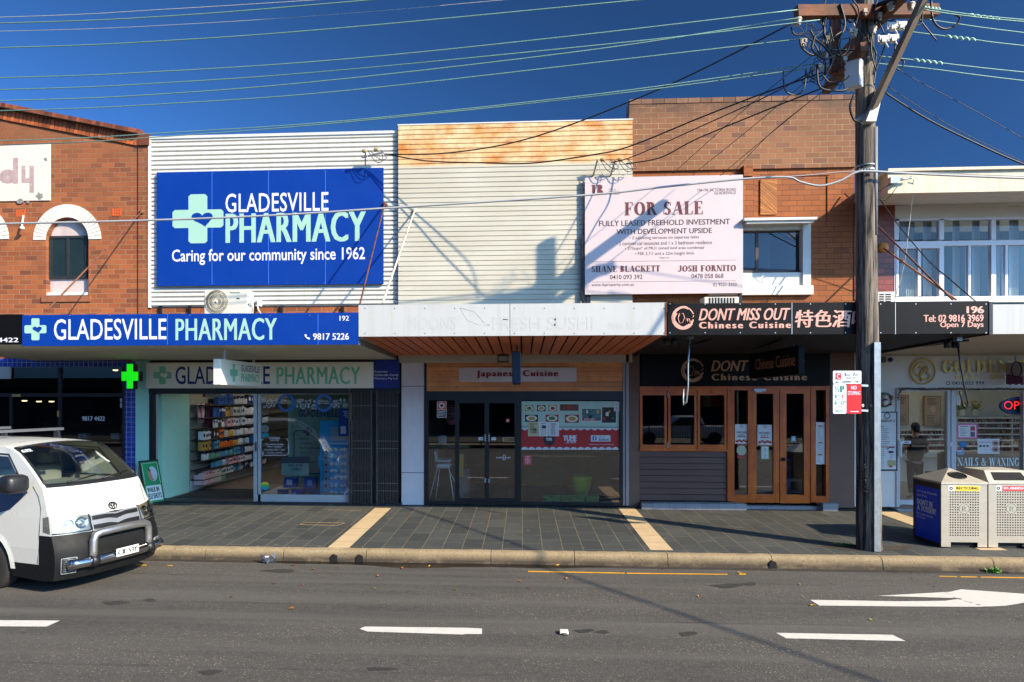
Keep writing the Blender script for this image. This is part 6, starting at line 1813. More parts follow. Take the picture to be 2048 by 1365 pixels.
for py in (845, 856, 868, 880, 892, 904):
    for i in range(60):
        if R.random() < .85: mb.mi = (0 if py == 868 else R.randrange(6)); mb.pb(1916 + i * 2.6, py - 7 + R.uniform(0, 2), 1917.8 + i * 2.6, py, 4.3, .03)
b = mb.build('polish_bottles', PB, sh)
b['kind'] = 'stuff'
for px, lab in ((1924, 'vase of yellow flowers, left of the pair on the salon shelf'), (1950, 'vase of yellow flowers, right of the pair on the salon shelf')):
    v_ = thing('flower_vase', lab, 'vase', at(px, 833, 4.3), 'flower vases on the salon shelf')
    mb = MB(); mb.lathe(at(px, 833, 4.3), [(.06, 0), (.07, .06), (.06, .16), (.065, .18)], 10); mb.build('vase', mat('glass vase', S(200, 205, 200), .2), v_)
    mb = MB()
    c = at(px, 822, 4.3)
    for i in range(26):
        d = Vector((R.uniform(-1, 1), R.uniform(-.5, .5), R.uniform(.2, 1.4))).normalized() * R.uniform(.12, .24)
        mb.tube([c, c + d * .6, c + d], .012, 4, .004)
    mb.build('leaves', mat('shelf leaf', S(90, 130, 60), .6), v_)
    mb = MB()
    for i in range(12): mb.ball(c + Vector((R.uniform(-.12, .12), -.05, R.uniform(.1, .24))), .025, n=6)
    mb.build('blossoms', mat('yellow blossom', S(206, 170, 60), .6), v_)
tb = thing('salon_table', 'white manicure table in front of the polish shelves', 'table', at(1870, 930, 2.4))
mb = MB(); mb.pb(1835, 905, 1990, 911, 2.3, .6); mb.build('tabletop', M_white, tb)
for a in (1840, 1983):
    mb = MB(); mb.box(X(a, 2.4), X(a, 2.4) + .05, 2.4, 2.5, .014, Z(1900, 911, 2.3)); mb.build('leg', M_white, tb)
rd = thing('reception_desk', 'dark walnut desk along the salon window below the pale lettering', 'desk', at(1990, 1000, .7))
mb = MB(); mb.pb(1915, 912, 2240, 1000, .7, .04); mb.build('front_panel', woodm('walnut', S(50, 34, 26), S(74, 50, 36), 'x', .4), rd)
mb = MB(); mb.box(X(1913, .7), X(2242, .7), .66, 1.25, Z(2000, 912, .7), Z(2000, 908, .7)); mb.build('desk_top', mat('desk top', S(60, 44, 36), .4), rd)
chp = thing('salon_chair', 'black padded chair beside the standing person', 'chair', at(1875, 960, 1.6))
mb = MB(); mb.box(X(1868, 1.6), X(1890, 1.6), 1.5, 1.95, .48, .56); mb.build('seat', M_black, chp, bevel=.02)
mb = MB(); mb.box(X(1868, 1.6), X(1892, 1.6), 1.42, 1.5, .6, 1.0); mb.build('backrest', M_black, chp, bevel=.02)
for a, yy in ((1869, 1.52), (1889, 1.52), (1869, 1.92), (1889, 1.92)):
    mb = MB(); mb.tube([(X(a, 1.6), yy, .48), (X(a, 1.6), yy, .014)], .018, 6); mb.build('leg', M_steel, chp)

# ---------------------------------------------------------------- people
M_skin = mat('skin', S(190, 142, 116), .55, var=.06)
M_hair = mat('black hair', S(24, 22, 24), .45, var=.3, scale=30, stretch=(3, 3, .5))
M_cloth = mat('black top', S(28, 28, 32), .85, var=.15, scale=12)
def skinned(name, verts, edges, m, parent, root=0, sub=2):
    me = bpy.data.meshes.new(name)
    o0 = wloc(parent)
    me.from_pydata([Vector(v[:3]) - o0 for v in verts], edges, [])
    o = bpy.data.objects.new(name, me)
    COL.objects.link(o)
    o.parent = parent
    me.materials.append(m)
    sm = o.modifiers.new('skin', 'SKIN')
    if not me.skin_vertices: me.skin_vertices.new()
    for i, v in enumerate(verts):
        d = me.skin_vertices[0].data[i]
        r = v[3] if isinstance(v[3], tuple) else (v[3], v[3])
        d.radius = r
        d.use_root = i == root
    sm.use_smooth_shade = True
    ss = o.modifiers.new('subdivision', 'SUBSURF')
    ss.levels = ss.render_levels = sub
    return o
def person(label, base_, yaw, sc, seated, mask=False, arms=((.24, .10, 1.08, .36, -.02, 1.0), (-.24, .10, 1.08, -.36, .02, .98))):
    """a figure facing local -y; pelvis rooted skin body with five fingered hands"""
    t = thing('person', label, 'person', base_)
    ca, sa = math.cos(yaw), math.sin(yaw)
    def W(x, y, z): return (base_[0] + sc * (x * ca - y * sa), base_[1] + sc * (x * sa + y * ca), base_[2] + sc * z)
    vs, es = [], []
    def add(x, y, z, r, frm=None):
        vs.append((*W(x, y, z), r if not isinstance(r, tuple) else (r[0] * sc, r[1] * sc)))
        if not isinstance(r, tuple): vs[-1] = (*vs[-1][:3], r * sc)
        if frm is not None: es.append((frm, len(vs) - 1))
        return len(vs) - 1
    hz = .52 if seated else .92
    p = add(0, 0, hz, (.10, .07))
    wst = add(0, .01, hz + .18, (.085, .06), p)
    ch = add(0, .02, hz + .38, (.11, .07), wst)
    nb = add(0, .02, hz + .52, .062, ch)
    nk = add(0, .01, hz + .58, .052, nb)
    h1 = add(0, -.005, hz + .66, (.07, .085), nk)
    h2 = add(0, 0, hz + .75, (.076, .095), h1)
    h3 = add(0, .005, hz + .81, .05, h2)
    for s, (ex, ey, ez, wx, wy, wz) in zip((1, -1), arms):
        dz = hz - .92
        sh_ = add(s * .17, .02, hz + .47, .058, ch)
        el = add(ex, ey, ez + dz, .042, sh_)
        wr_ = add(wx, wy, wz + dz, .028, el)
        d = Vector((wx - ex, wy - ey, wz - ez)).normalized()
        side = d.cross(Vector((0, 0, 1))).normalized()
        pm = Vector((wx, wy, wz + dz)) + d * .06
        pa = add(*pm, (.036, .018), wr_)
        for k, ln_ in enumerate((.065, .075, .07, .055)):
            b0 = pm + d * .03 + side * (.027 - .018 * k)
            f1 = add(*b0, .0095, pa)
            f2 = add(*(b0 + d * ln_ * .5 + Vector((0, 0, -.006))), .009, f1)
            add(*(b0 + d * ln_ * .9 + Vector((0, 0, -.024))), .0075, f2)
        th = pm - d * .02 + side * .035
        t1 = add(*th, .0105, pa)
        add(*(th + side * .025 + d * .03 + Vector((0, 0, -.008))), .009, t1)
    for s in (1, -1):
        if seated:
            hp = add(s * .09, -.02, hz - .02, .09, p); kn = add(s * .11, -.44, hz, .062, hp); an = add(s * .11, -.42, .09, .04, kn)
        else:
            hp = add(s * .09, 0, hz - .1, .09, p); kn = add(s * .095, -.01, .49, .06, hp); an = add(s * .095, .02, .09, .04, kn)
        add(s * .1, -.16 + (-.42 if seated else 0), .035, .036, an)
    skinned('body', vs, es, M_skin, t)
    # face, ears
    fb = MB()
    fb.ball(W(0, -.098, hz + .715), .014 * sc, (.8, 1.2, 1.3), 8)
    for s in (1, -1): fb.ball(W(s * .077, .0, hz + .715), .02 * sc, (.5, 1, 1.4), 8)
    fb.build('nose_and_ears', M_skin, t)
    fb = MB()
    for s in (1, -1): fb.ball(W(s * .032, -.083, hz + .738), .0095 * sc, (1.3, .6, .8), 8)
    fb.build('eyes', M_prk, t)
    if mask:
        fb = MB(); fb.ball(W(0, -.055, hz + .685), .064 * sc, (1, .85, .78), 14); fb.build('face_mask', M_paper, t)
    else:
        fb = MB(); fb.ball(W(0, -.088, hz + .672), .02 * sc, (1.2, .4, .35), 8); fb.build('mouth', mat('lips', S(150, 84, 78), .5), t)
    hb = MB()
    c = Vector(W(0, .018, hz + .768))
    hb.ball(c, .1 * sc, (.93, 1.06, .92), 18)
    hb.ball(W(0, .07, hz + .70), .07 * sc, (1.1, .7, 1.1 if not mask else 1.9), 14)
    for v in hb.bm.verts: v.co += Vector((R.uniform(-1, 1), R.uniform(-1, 1), R.uniform(-1, 1))) * .005
    for v in list(hb.bm.verts):
        l = v.co - Vector(W(0, 0, 0))
        ly = (-l.x * sa + l.y * ca) / sc
        lz = l.z / sc
        if ly < -.05 and lz < hz + .79: v.co += (c - v.co) * .35
    hb.build('hair', M_hair, t)
    # clothing follows the trunk and upper arms
    cv, ce = [], []
    def ca_(x, y, z, r, frm=None):
        cv.append((*W(x, y, z), tuple(q * sc for q in r) if isinstance(r, tuple) else r * sc))
        if frm is not None: ce.append((frm, len(cv) - 1))
        return len(cv) - 1
    q = ca_(0, 0, hz - .07, (.2, .16)); w2 = ca_(0, .01, hz + .18, (.175, .135), q); c2 = ca_(0, .02, hz + .38, (.2, .145), w2); ca_(0, .02, hz + .51, (.09, .085), c2)
    for s, (ex, ey, ez, *_) in zip((1, -1), arms):
        a = ca_(s * .17, .02, hz + .46, .088, c2)
        m_ = (Vector((s * .17, .02, hz + .47)) * .35 + Vector((ex, ey, ez + hz - .92)) * .65)
        ca_(*m_, .072, a)
    skinned('top', cv, ce, M_cloth, t)
    pv, pe = [], []
    def pa_(x, y, z, r, frm=None):
        pv.append((*W(x, y, z), tuple(q_ * sc for q_ in r) if isinstance(r, tuple) else r * sc))
        if frm is not None: pe.append((frm, len(pv) - 1))
        return len(pv) - 1
    q = pa_(0, 0, hz + .03, (.165, .125))
    for s in (1, -1):
        if seated: a = pa_(s * .09, -.02, hz - .02, .102, q); b = pa_(s * .11, -.44, hz, .074, a); pa_(s * .11, -.42, .14, .055, b)
        else: a = pa_(s * .09, 0, hz - .1, .102, q); b = pa_(s * .095, -.01, .49, .073, a); pa_(s * .095, .02, .14, .055, b)
    skinned('trousers', pv, pe, mat('dark trousers', S(36, 38, 46), .85), t)
    return t
person('person in a black short sleeved top seen from behind through the salon door', Vector((X(1830, 1.25), 1.25, .014)), math.pi, .93, False,
       arms=((.25, .0, 1.14, .13, -.24, 1.08), (-.27, .0, 1.12, -.34, -.24, 1.06)))
person('seated person with black hair and white face mask at the salon window right edge', Vector((X(2036, 1.5), 1.5, .014)), -1.35, .95, True, True,
       arms=((.2, -.1, 1.12, .1, -.32, 1.12), (-.2, -.1, 1.12, -.1, -.32, 1.12)))
stl = thing('salon_stool', 'black salon stool under the seated masked person', 'stool', (X(2036, 1.5), 1.5, .014))
mb = MB(); mb.lathe((X(2036, 1.5), 1.5, .33), [(.16, 0), (.18, .03), (.17, .07)], 14); mb.build('seat', M_black, stl)
mb = MB(); mb.tube([(X(2036, 1.5), 1.5, .33), (X(2036, 1.5), 1.5, .03)], .03, 8); mb.lathe((X(2036, 1.5), 1.5, .014), [(.2, 0), (.2, .02), (.03, .03)], 14); mb.build('pedestal', M_steel, stl)
# ---------------------------------------------------------------- white van
M_vw = mat('van white', S(206, 205, 197), .3, var=.03, scale=1.2, coat=.6)
M_vb = mat('van grey plastic', S(18, 19, 20), .6, spec=.25, var=.1, scale=4)
M_vk = mat('van black plastic', S(28, 29, 31), .45)
M_vgl = glassm('van glass', (.86, .92, .89), 1.5, .03)
M_chr = mat('polished steel', S(196, 194, 190), .14, 1., var=.05, scale=10)
M_sat = mat('satin steel', S(190, 188, 184), .34, .9, var=.06, scale=10)
M_rub = mat('tyre rubber', S(40, 38, 36), .85, var=.2, scale=14)
van = thing('van', 'white van with a steel nudge bar, cut off by the left edge', 'van')
ROWS = [(-4.60, 1.90, -.05, .05), (-3.0, 1.945, 0, .06), (-1.7, 1.945, .02, .06), (-1.14, 1.90, .08, .055), (-.80, 1.70, .13, .02), (-.50, 1.45, .17, 0), (-.42, 1.36, .18, 0), (-.33, 1.15, .20, 0), (-.27, 1.02, .21, 0), (-.23, .90, .21, 0), (-.19, .76, .21, 0), (-.14, .62, .21, 0), (-.13, .42, .20, 0), (-.18, .22, .18, 0)]
HWT = [(.2, .825), (.42, .845), (.62, .848), (.76, .84), (.9, .83), (1.02, .82), (1.15, .805), (1.36, .78), (1.45, .765), (1.7, .725), (1.9, .69), (1.96, .66)]
def hw(z):
    for (a, b), (c_, d) in zip(HWT, HWT[1:]):
        if z <= c_: return b + (d - b) * max(0, (z - a)) / (c_ - a)
    return HWT[-1][1]
def prow(u):
    i = max(0, min(len(ROWS) - 2, int(u)))
    t = u - i
    p = [ROWS[max(0, min(len(ROWS) - 1, i + k))] for k in (-1, 0, 1, 2)]
    return [.5 * ((2 * p[1][k]) + (-p[0][k] + p[2][k]) * t + (2 * p[0][k] - 5 * p[1][k] + 4 * p[2][k] - p[3][k]) * t * t + (-p[0][k] + 3 * p[1][k] - 3 * p[2][k] + p[3][k]) * t ** 3) for k in range(4)]
def vs(u, t, off=0.):
    """a point of the van's roof and nose: u along the profile, t across it"""
    x, z, bow, cr = prow(u)
    q = Vector((x + bow * (1 - abs(t) ** 3.4), hw(z) * t, z + cr * (1 - t * t)))
    if off:
        e = .01
        a = vs(u + e, t) - vs(u - e, t)
        b = vs(u, min(1, t + e)) - vs(u, max(-1, t - e))
        n = b.cross(a).normalized()
        if n.x + n.z * .5 < 0: n = -n
        q = q + n * off
    return q
def uz(z):
    lo, hi = 5., 13.
    for _ in range(30):
        m_ = (lo + hi) / 2
        if prow(m_)[1] > z: lo = m_
        else: hi = m_
    return lo
def patch(mb, z0, z1, t0, t1, off, n=6, m=8, f=None):
    g = [[mb.bm.verts.new(vs(uz(z0 + (z1 - z0) * i / n + (f(t0 + (t1 - t0) * j / m) if f else 0)), t0 + (t1 - t0) * j / m, off)) for j in range(m + 1)] for i in range(n + 1)]
    for a, b in zip(g, g[1:]):
        for j in range(m):
            q = mb.bm.faces.new((a[j], a[j + 1], b[j + 1], b[j]))
            q.smooth = True
            q.material_index = mb.mi
    return g
mb = MB()
NT, UK = 40, 3
ts = [math.sin(math.pi / 2 * (-1 + 2 * j / NT)) for j in range(NT + 1)]
us = [i / UK for i in range((len(ROWS) - 1) * UK + 1)]
g = [[mb.bm.verts.new(vs(u, t)) for t in ts] for u in us]
for i in range(len(us) - 1):
    for j in range(NT):
        um, tm = (us[i] + us[i + 1]) / 2, (ts[j] + ts[j + 1]) / 2
        if 3 < um < 5 and abs(tm) < .93: continue
        f = mb.bm.faces.new((g[i][j], g[i][j + 1], g[i + 1][j + 1], g[i + 1][j]))
        f.smooth = True
        f.material_index = 1 if um > uz(.80) else 0
for s in (-1, 1):
    j = 0 if s < 0 else NT
    edge = [(g[i][j].co.x, g[i][j].co.z) for i in range(len(us))]
    arc = lambda cx: [(cx + .4 * math.cos(rad(a)), .33 + .42 * math.sin(rad(a))) for a in range(-14, 200, 14)]
    out = edge + [(-.35, .2)] + arc(-1.33) + arc(-3.9) + [(-4.66, .3), (-4.72, 1.0)]
    hole = [(-.82, 1.42), (-1.18, 1.80), (-1.98, 1.82), (-1.98, 1.42)]
    hole2 = [(-2.2, 1.42), (-2.2, 1.82), (-3.3, 1.82), (-3.3, 1.42)]
    b2 = bmesh.new()
    es = []
    for L in (out, hole, hole2):
        q = [b2.verts.new((x, 0, z)) for x, z in L]
        es += [b2.edges.new((q[i], q[(i + 1) % len(q)])) for i in range(len(q))]
    bmesh.ops.triangle_fill(b2, use_beauty=True, use_dissolve=False, edges=es, normal=(0, -1, 0))
    for z in (.42, .62, .80, .9, 1.02, 1.15, 1.36, 1.45, 1.7):
        bmesh.ops.bisect_plane(b2, geom=b2.verts[:] + b2.edges[:] + b2.faces[:], plane_co=(0, 0, z), plane_no=(0, 0, 1))
    bmesh.ops.bisect_plane(b2, geom=b2.verts[:] + b2.edges[:] + b2.faces[:], plane_co=(-.42, 0, 0), plane_no=(1, 0, 0))
    mp = {}
    for v in b2.verts:
        bul = .0
        dx, dz = v.co.x + 1.33, v.co.z - .33
        mp[v] = mb.bm.verts.new((v.co.x, s * (hw(v.co.z) + bul), v.co.z))
    for f in b2.faces:
        try: q = mb.bm.faces.new([mp[v] for v in f.verts])
        except ValueError: continue
        c = f.calc_center_median()
        q.material_index = 1 if (c.z < .42 and c.x > -.75) or (c.x > -.42 and c.z < .80) else 0
        q.smooth = False
    b2.free()
    # wheel arch lips
    for cx in (-1.33, -3.9):
        mb.mi = 0
        a_ = [(cx + r * math.cos(rad(a)), .33 + (r + .02) * math.sin(rad(a))) for r in (.40, .47) for a in range(0, 181, 12)]
        n_ = len(a_) // 2
        for k in range(n_ - 1):
            p, q = a_[k], a_[k + 1]
            P_, Q_ = a_[n_ + k], a_[n_ + k + 1]
            mb.face([(p[0], s * (hw(p[1]) + .014), p[1]), (q[0], s * (hw(q[1]) + .014), q[1]), (Q_[0], s * (hw(Q_[1]) + .002), Q_[1]), (P_[0], s * (hw(P_[1]) + .002), P_[1])])
            mb.face([(p[0], s * (hw(p[1]) + .014), p[1]), (q[0], s * (hw(q[1]) + .014), q[1]), (q[0], s * .6, q[1]), (p[0], s * .6, p[1])])
mb.mi = 0
mb.face([(-4.6, -.69, 1.9), (-4.6, .69, 1.9), (-4.72, .82, 1.0), (-4.66, .83, .3), (-4.66, -.83, .3), (-4.72, -.82, 1.0)])
mb.mi = 1
mb.face([(-4.6, -.6, .26), (-.2, -.6, .24), (-.2, .6, .24), (-4.6, .6, .26)])
mb.build('body', [M_vw, M_vb], van, weld=True)
mb = MB()
gg = [[mb.bm.verts.new(vs(u, t, .004)) for t in [-.95 + 1.9 * j / 16 for j in range(17)]] for u in [2.97 + 2.03 * i / 8 for i in range(9)]]
for a, b in zip(gg, gg[1:]):
    for j in range(16): mb.bm.faces.new((a[j], a[j + 1], b[j + 1], b[j])).smooth = True
wsn = mb.build('windscreen', M_vgl, van)
mb = MB()
mb.tube([vs(3 + 2 * i / 10, -.945, .008) for i in range(11)], .014, 5); mb.tube([vs(3 + 2 * i / 10, .945, .008) for i in range(11)], .014, 5); mb.tube([vs(2.98, -.945 + 1.89 * i / 12, .006) for i in range(13)], .012, 5)
patch(mb, 1.475, 1.405, -.95, .95, .012, 3, 16)
mb.build('windscreen_seal', M_vk, van)
mb = MB()
for t0, t1 in ((-.62, -.02), (.05, .72)):
    mb.tube([vs(5.05, t0, .03), vs(4.9, (t0 + t1) / 2, .03), vs(4.78, t1, .02)], .012, 5)
    mb.lathe(vs(5.1, t0, .015), [(.02, 0), (.02, .03)], 8)
mb.build('wiper', M_vk, van)
mb = MB(); mb.face([(-.82, -hw(1.42) + .012, 1.42), (-1.18, -hw(1.8) + .012, 1.80), (-1.98, -hw(1.82) + .012, 1.82), (-1.98, -hw(1.42) + .012, 1.42)]); mb.face([(-.82, hw(1.42) - .012, 1.42), (-1.18, hw(1.8) - .012, 1.80), (-1.98, hw(1.82) - .012, 1.82), (-1.98, hw(1.42) - .012, 1.42)])
for s in (-1, 1): mb.face([(-2.2, s * (hw(1.42) - .012), 1.42), (-2.2, s * (hw(1.82) - .012), 1.82), (-3.3, s * (hw(1.82) - .012), 1.82), (-3.3, s * (hw(1.42) - .012), 1.42)])
mb.build('side_window', M_vgl, van)
side = lambda x, z, o=.003: Vector((x, -hw(z) - o, z))
mb = MB()
for s in (-1, 1):
    sd = lambda x, z: Vector((x, s * (hw(z) + .0015), z))
    mb.tube([sd(-.62, 1.42), sd(-.50, 1.30), sd(-.43, 1.15), sd(-.42, .85), sd(-.44, .43)], .0045, 4)
    mb.tube([sd(-2.08, 1.86), sd(-2.08, 1.2), sd(-2.08, .43)], .0045, 4)
    mb.tube([sd(-.78, 1.42), sd(-1.17, 1.83), sd(-2.02, 1.85)], .011, 4)
    mb.tube([sd(-.82, 1.405), sd(-2.02, 1.405)], .010, 4)
mb.tube([vs(5.25, -.90, .002), vs(uz(1.28), -.87, .002), vs(uz(1.15), -.82, .002), vs(uz(1.06), -.80, .002)], .0045, 4)
mb.tube([vs(5.25, .90, .002), vs(uz(1.28), .87, .002), vs(uz(1.15), .82, .002), vs(uz(1.06), .80, .002)], .0045, 4)
mb.build('panel_gap', M_vk, van)
mb = MB()
mb.face([side(-.70, 1.34), side(-1.0, 1.10), side(-1.6, .95), side(-2.6, .9), side(-2.6, 1.37), side(-1.2, 1.385), side(-.75, 1.385)])
mb.build('side_stripe', mat('van navy stripe', S(54, 64, 88), .35), van)
mb = MB()
mb.face([side(-.77, 1.42, .004), side(-.77, 1.44, .004), side(-.96, 1.62, .006), side(-1.02, 1.42, .004)])
mb.build('quarter_trim', M_vk, van)
mir = MB(); mir.box(-.80, -.56, -1.14, -.835, 1.36, 1.60); mo = mir.build('mirror', M_vk, van, bevel=.07)
for p in mo.data.polygons: p.use_smooth = True
mb = MB(); mb.bar((-.78, -.86, 1.36), (-.84, -.79, 1.40), .07, .05); mb.build('mirror_arm', M_vk, van)
M_lens = glassm('headlight lens', (.92, .9, .82), 1.5, .02)
M_refl = mat('headlight reflector', S(160, 156, 142), .25, .7, var=.2, scale=12)
for s in (-1, 1):
    h = thing('headlight', None, None); h.parent = van
    mb = MB(); patch(mb, 1.055, .83, s * .992, s * .50, .010, 6, 24, lambda t: -.03 * (1 - min(1, (abs(t) - .5) * 2))); 
    # wraps onto the wing
    mb.face([(-.19 - .03, s * (hw(.83) + .006), .83), (-.35, s * (hw(.85) + .005), .85), (-.37, s * (hw(1.03) + .005), 1.03), (-.27, s * (hw(1.05) + .006), 1.05)])
    mb.build('reflector', M_refl, h)
    mb = MB()
    for tt, rr in ((.62, .078), (.80, .066)):
        c = vs(uz(.935), s * tt, .014)
        n_ = (vs(uz(.935), s * tt, .032) - c).normalized()
        rm_ = n_.to_track_quat('Z', 'Y').to_matrix()
        for r0, r1, o0, o1 in ((rr, rr * .6, .014, .002), (rr * .6, rr * .25, .002, .012)):
            for k in range(16):
                a0, a1 = k * .3927, (k + 1) * .3927
                mb.face([c + rm_ @ Vector((r * math.cos(a), r * math.sin(a), o)) for r, a, o in ((r0, a0, o0), (r0, a1, o0), (r1, a1, o1), (r1, a0, o1))])
    mb.build('lamp_bowl', M_chr, h)
    mb = MB(); patch(mb, 1.06, .825, s * .992, s * .49, .028, 6, 24, lambda t: -.03 * (1 - min(1, (abs(t) - .5) * 2))); mb.build('lens', M_lens, h)
    mb = MB()
    g4 = [vs(uz(z_), s * t_, .018) for z_, t_ in ((.77, .49), (.77, .99), (.995, .99), (.97, .49), (.77, .49))]
    mb.tube([vs(uz(.825), s * (.49 + .5 * i / 8), .014) for i in range(9)], .009, 5); mb.tube([vs(uz(.825 + .205 * i / 4), s * .485, .014) for i in range(5)], .009, 5)
    mb.build('bezel', M_vb, h)
M_vgr = mat('van grey trim', S(132, 136, 140), .4, .3)
gl = thing('grille', None, None); gl.parent = van
mb = MB(); patch(mb, 1.015, .80, -.475, .475, .006, 4, 14, lambda t: .03 * (1 - abs(t) * 2) * .6 - .01); mb.build('mesh', M_vk, gl)
mb = MB()
for z0, z1 in ((1.015, .995), (.94, .88), (.82, .80)): patch(mb, z0, z1, -.475, .475, .02, 2, 14, lambda t: -.028 * max(0, 1 - abs(t) * 6) if z0 < .98 else -.02 * max(0, 1 - abs(t) * 5))
for t in (-.47, .455): patch(mb, 1.01, .805, t, t + .018, .02, 3, 1)
mb.build('bar', M_vgr, gl)
mb = MB()
for z in (.972, .960, .862, .846): patch(mb, z, z - .004, -.46, .46, .012, 1, 14)
mb.build('slat', M_vb, gl)
mb = MB()
def el3(cu, ct, ru, rt, n=20): return [vs(uz(cu + ru * math.sin(i * 2 * math.pi / n)), ct + rt * math.cos(i * 2 * math.pi / n), .012) for i in range(n + 1)]
mb.tube(el3(1.085, 0, .045, .078), .008, 5); mb.tube(el3(1.102, 0, .026, .05), .006, 5); mb.tube(el3(1.08, 0, .04, .024), .006, 5)
mb.build('emblem', M_vk, van)
lg = thing('lower_grille', None, None); lg.parent = van
mb = MB(); patch(mb, .70, .49, -.6, .6, .004, 3, 14); mb.build('opening', M_hole, lg)
mb = MB()
for z in (.68, .65, .62, .59, .56, .53): patch(mb, z, z - .014, -.58, .58, .016, 1, 14)
for t in (-.4, -.2, 0, .2, .4): patch(mb, .69, .5, t, t + .012, .014, 3, 1)
mb.build('slat', M_vb, lg)
for s in (-1, 1):
    fg = thing('fog_lamp_recess', None, None); fg.parent = van
    mb = MB(); patch(mb, .50, .32, s * .76, s * .92, .004, 3, 4); mb.build('recess', M_vk, fg)
    mb = MB()
    for k in range(7):
        mb.tube([vs(uz(.49 - .025 * k), s * (.765 + .15 * q / 4), .01 + .004 * (q % 2)) for q in range(5)], .004, 4)
    mb.tube([vs(uz(a), s * b, .012) for a, b in ((.51, .75), (.51, .93), (.31, .93), (.31, .75), (.51, .75))], .009, 5)
    mb.build('mesh', M_vgr, fg)
bar = thing('nudge_bar', None, None); bar.parent = van
fx = lambda t: vs(uz(.45), t).x
mb = MB()
pts = [Vector((.015 + .10 * (1 - abs(t) ** 2.4), .74 * t, .43)) for t in [-1 + 2 * i / 20 for i in range(21)]]
mb.tube(pts, .066, 16); mb.ball(pts[0], .066, (.9, .5, 1)); mb.ball(pts[-1], .066, (.9, .5, 1)); mb.build('lower_tube', M_chr, bar)
mb = MB()
hp = [(-.46, .43), (-.46, .56), (-.455, .70), (-.43, .765), (-.37, .79), (-.2, .80), (0, .805), (.2, .80), (.37, .79), (.43, .765), (.455, .70), (.46, .56), (.46, .43)]
mb.tube([Vector((.135 - .05 * (y / .46) ** 2, y, z)) for y, z in hp], .052, 14); mb.build('hoop', M_sat, bar)
mb = MB()
for y in (-.46, .46): mb.tube([(.088, y - .05, .43), (.088 + .006, y + .05, .43)], .078, 14)
mb.build('clamp', M_vk, bar)
npl = thing('number_plate', None, None); npl.parent = van
mb = MB(); mb.box(.186, .194, -.186, .186, .425, .532); mb.build('plate', M_paper, npl)
mb = MB(); mb.text('CIL·53Y', (.195, -.165, .445), (0, .33, 0), (0, 0, .068), .05, 0, 3, .002); mb.build('lettering', M_prk, npl)
for s in (-1, 1):
    for cx in (-1.33, -3.9):
        wh = thing('wheel', None, None); wh.parent = van
        mb = MB()
        pr = [(.2, -.1), (.29, -.1), (.325, -.085), (.335, -.05), (.335, .05), (.325, .085), (.29, .1), (.2, .1)]
        mb.lathe((cx, s * .74, .33), pr, 32, 'y'); mb.build('tyre', M_rub, wh)
        mb = MB(); mb.lathe((cx, s * .74, .33), [(.21, -.09), (.2, -.05), (.16, -.04 * s), (.06, s * .06 * -1), (.05, -.08 * s), (.0, -.08 * s)], 24, 'y'); mb.build('rim', mat('brown steel rim', S(112, 84, 70), .6, .4, var=.2), wh)
inn = thing('cabin', None, None); inn.parent = van
mb = MB(); mb.box(-2.3, -.5, -.68, .68, .7, 1.34); mb.build('dashboard', mat('dash', S(104, 110, 104), .8), inn)
mb = MB(); mb.box(-2.3, -2.2, -.72, .72, .4, 1.86); mb.build('bulkhead', mat('grey cabin', S(150, 152, 144), .8), inn)
mb = MB()
for y in (-.38, .35): mb.box(-1.95, -1.8, y - .24, y + .24, 1.0, 1.58); mb.box(-1.93, -1.83, y - .12, y + .12, 1.6, 1.76)
mb.build('seat', mat('seat cloth', S(120, 124, 116), .9), inn, bevel=.03)
mb = MB(); mb.tube([(-1.08, .57, 1.78), (-1.0, .54, 1.75), (-.88, .57, 1.66), (-.84, .61, 1.62)], .018, 8); mb.build('grab_handle', M_hc, inn)
mb = MB(); mb.obox((-1.22, -.1, 1.80), (.02, 0, 0), (0, .2, 0), (.02, 0, .06)); mb.build('rear_mirror', M_vk, inn)
mb = MB(); mb.obox((-.72, -.62, 1.35), (.2, .05, .0), (-.03, .24, .0), (0, 0, .01)); mb.obox((-.70, -.5, 1.365), (.12, .12, .05), (-.08, .1, .0), (0, 0, .006)); mb.obox((-.74, .28, 1.35), (.22, -.05, 0), (.02, .25, .0), (0, 0, .02)); mb.build('papers', M_paper, inn)
mb = MB(); mb.ball((-.64, -.08, 1.36), .1, (1, 1.7, .3)); mb.build('cap', mat('olive cap', S(150, 148, 110), .9), inn)
mb = MB(); mb.text('632', vs(3.35, -.93, .006), vs(3.35, -.76, .006) - vs(3.35, -.93, .006), (vs(3.2, -.85, .006) - vs(3.35, -.85, .006)), .06); mb.build('windscreen_number', M_sw, van)
rk = thing('roof_rack', None, None); rk.parent = van
for x in (-2.0, -3.2):
    mb = MB(); mb.box(x - .045, x + .045, -.80, .74, 2.085, 2.125); mb.build('crossbar', mat('rack grey', S(112, 114, 116), .4, .6), rk)
    for y in (-.64, .64):
        mb = MB(); mb.prism([(x - .03, 1.95), (x + .09, 1.95), (x + .05, 2.09), (x - .03, 2.09)], y - .02, y + .02); mb.build('foot', M_vk, rk)
mb = MB(); mb.tube([(-1.5, -.62, 1.93), (-1.75, -.66, 2.2)], .005, 4); mb.build('aerial', M_vk, van)
VANS = .944
van.location = (-5.349, -5.145, -.262)
van.rotation_euler = (0, 0, rad(-16.5))
van.scale = (VANS, VANS, VANS)
for w_ in [o for o in van.children if o.name.startswith('wheel')]: w_.location.z = -.0

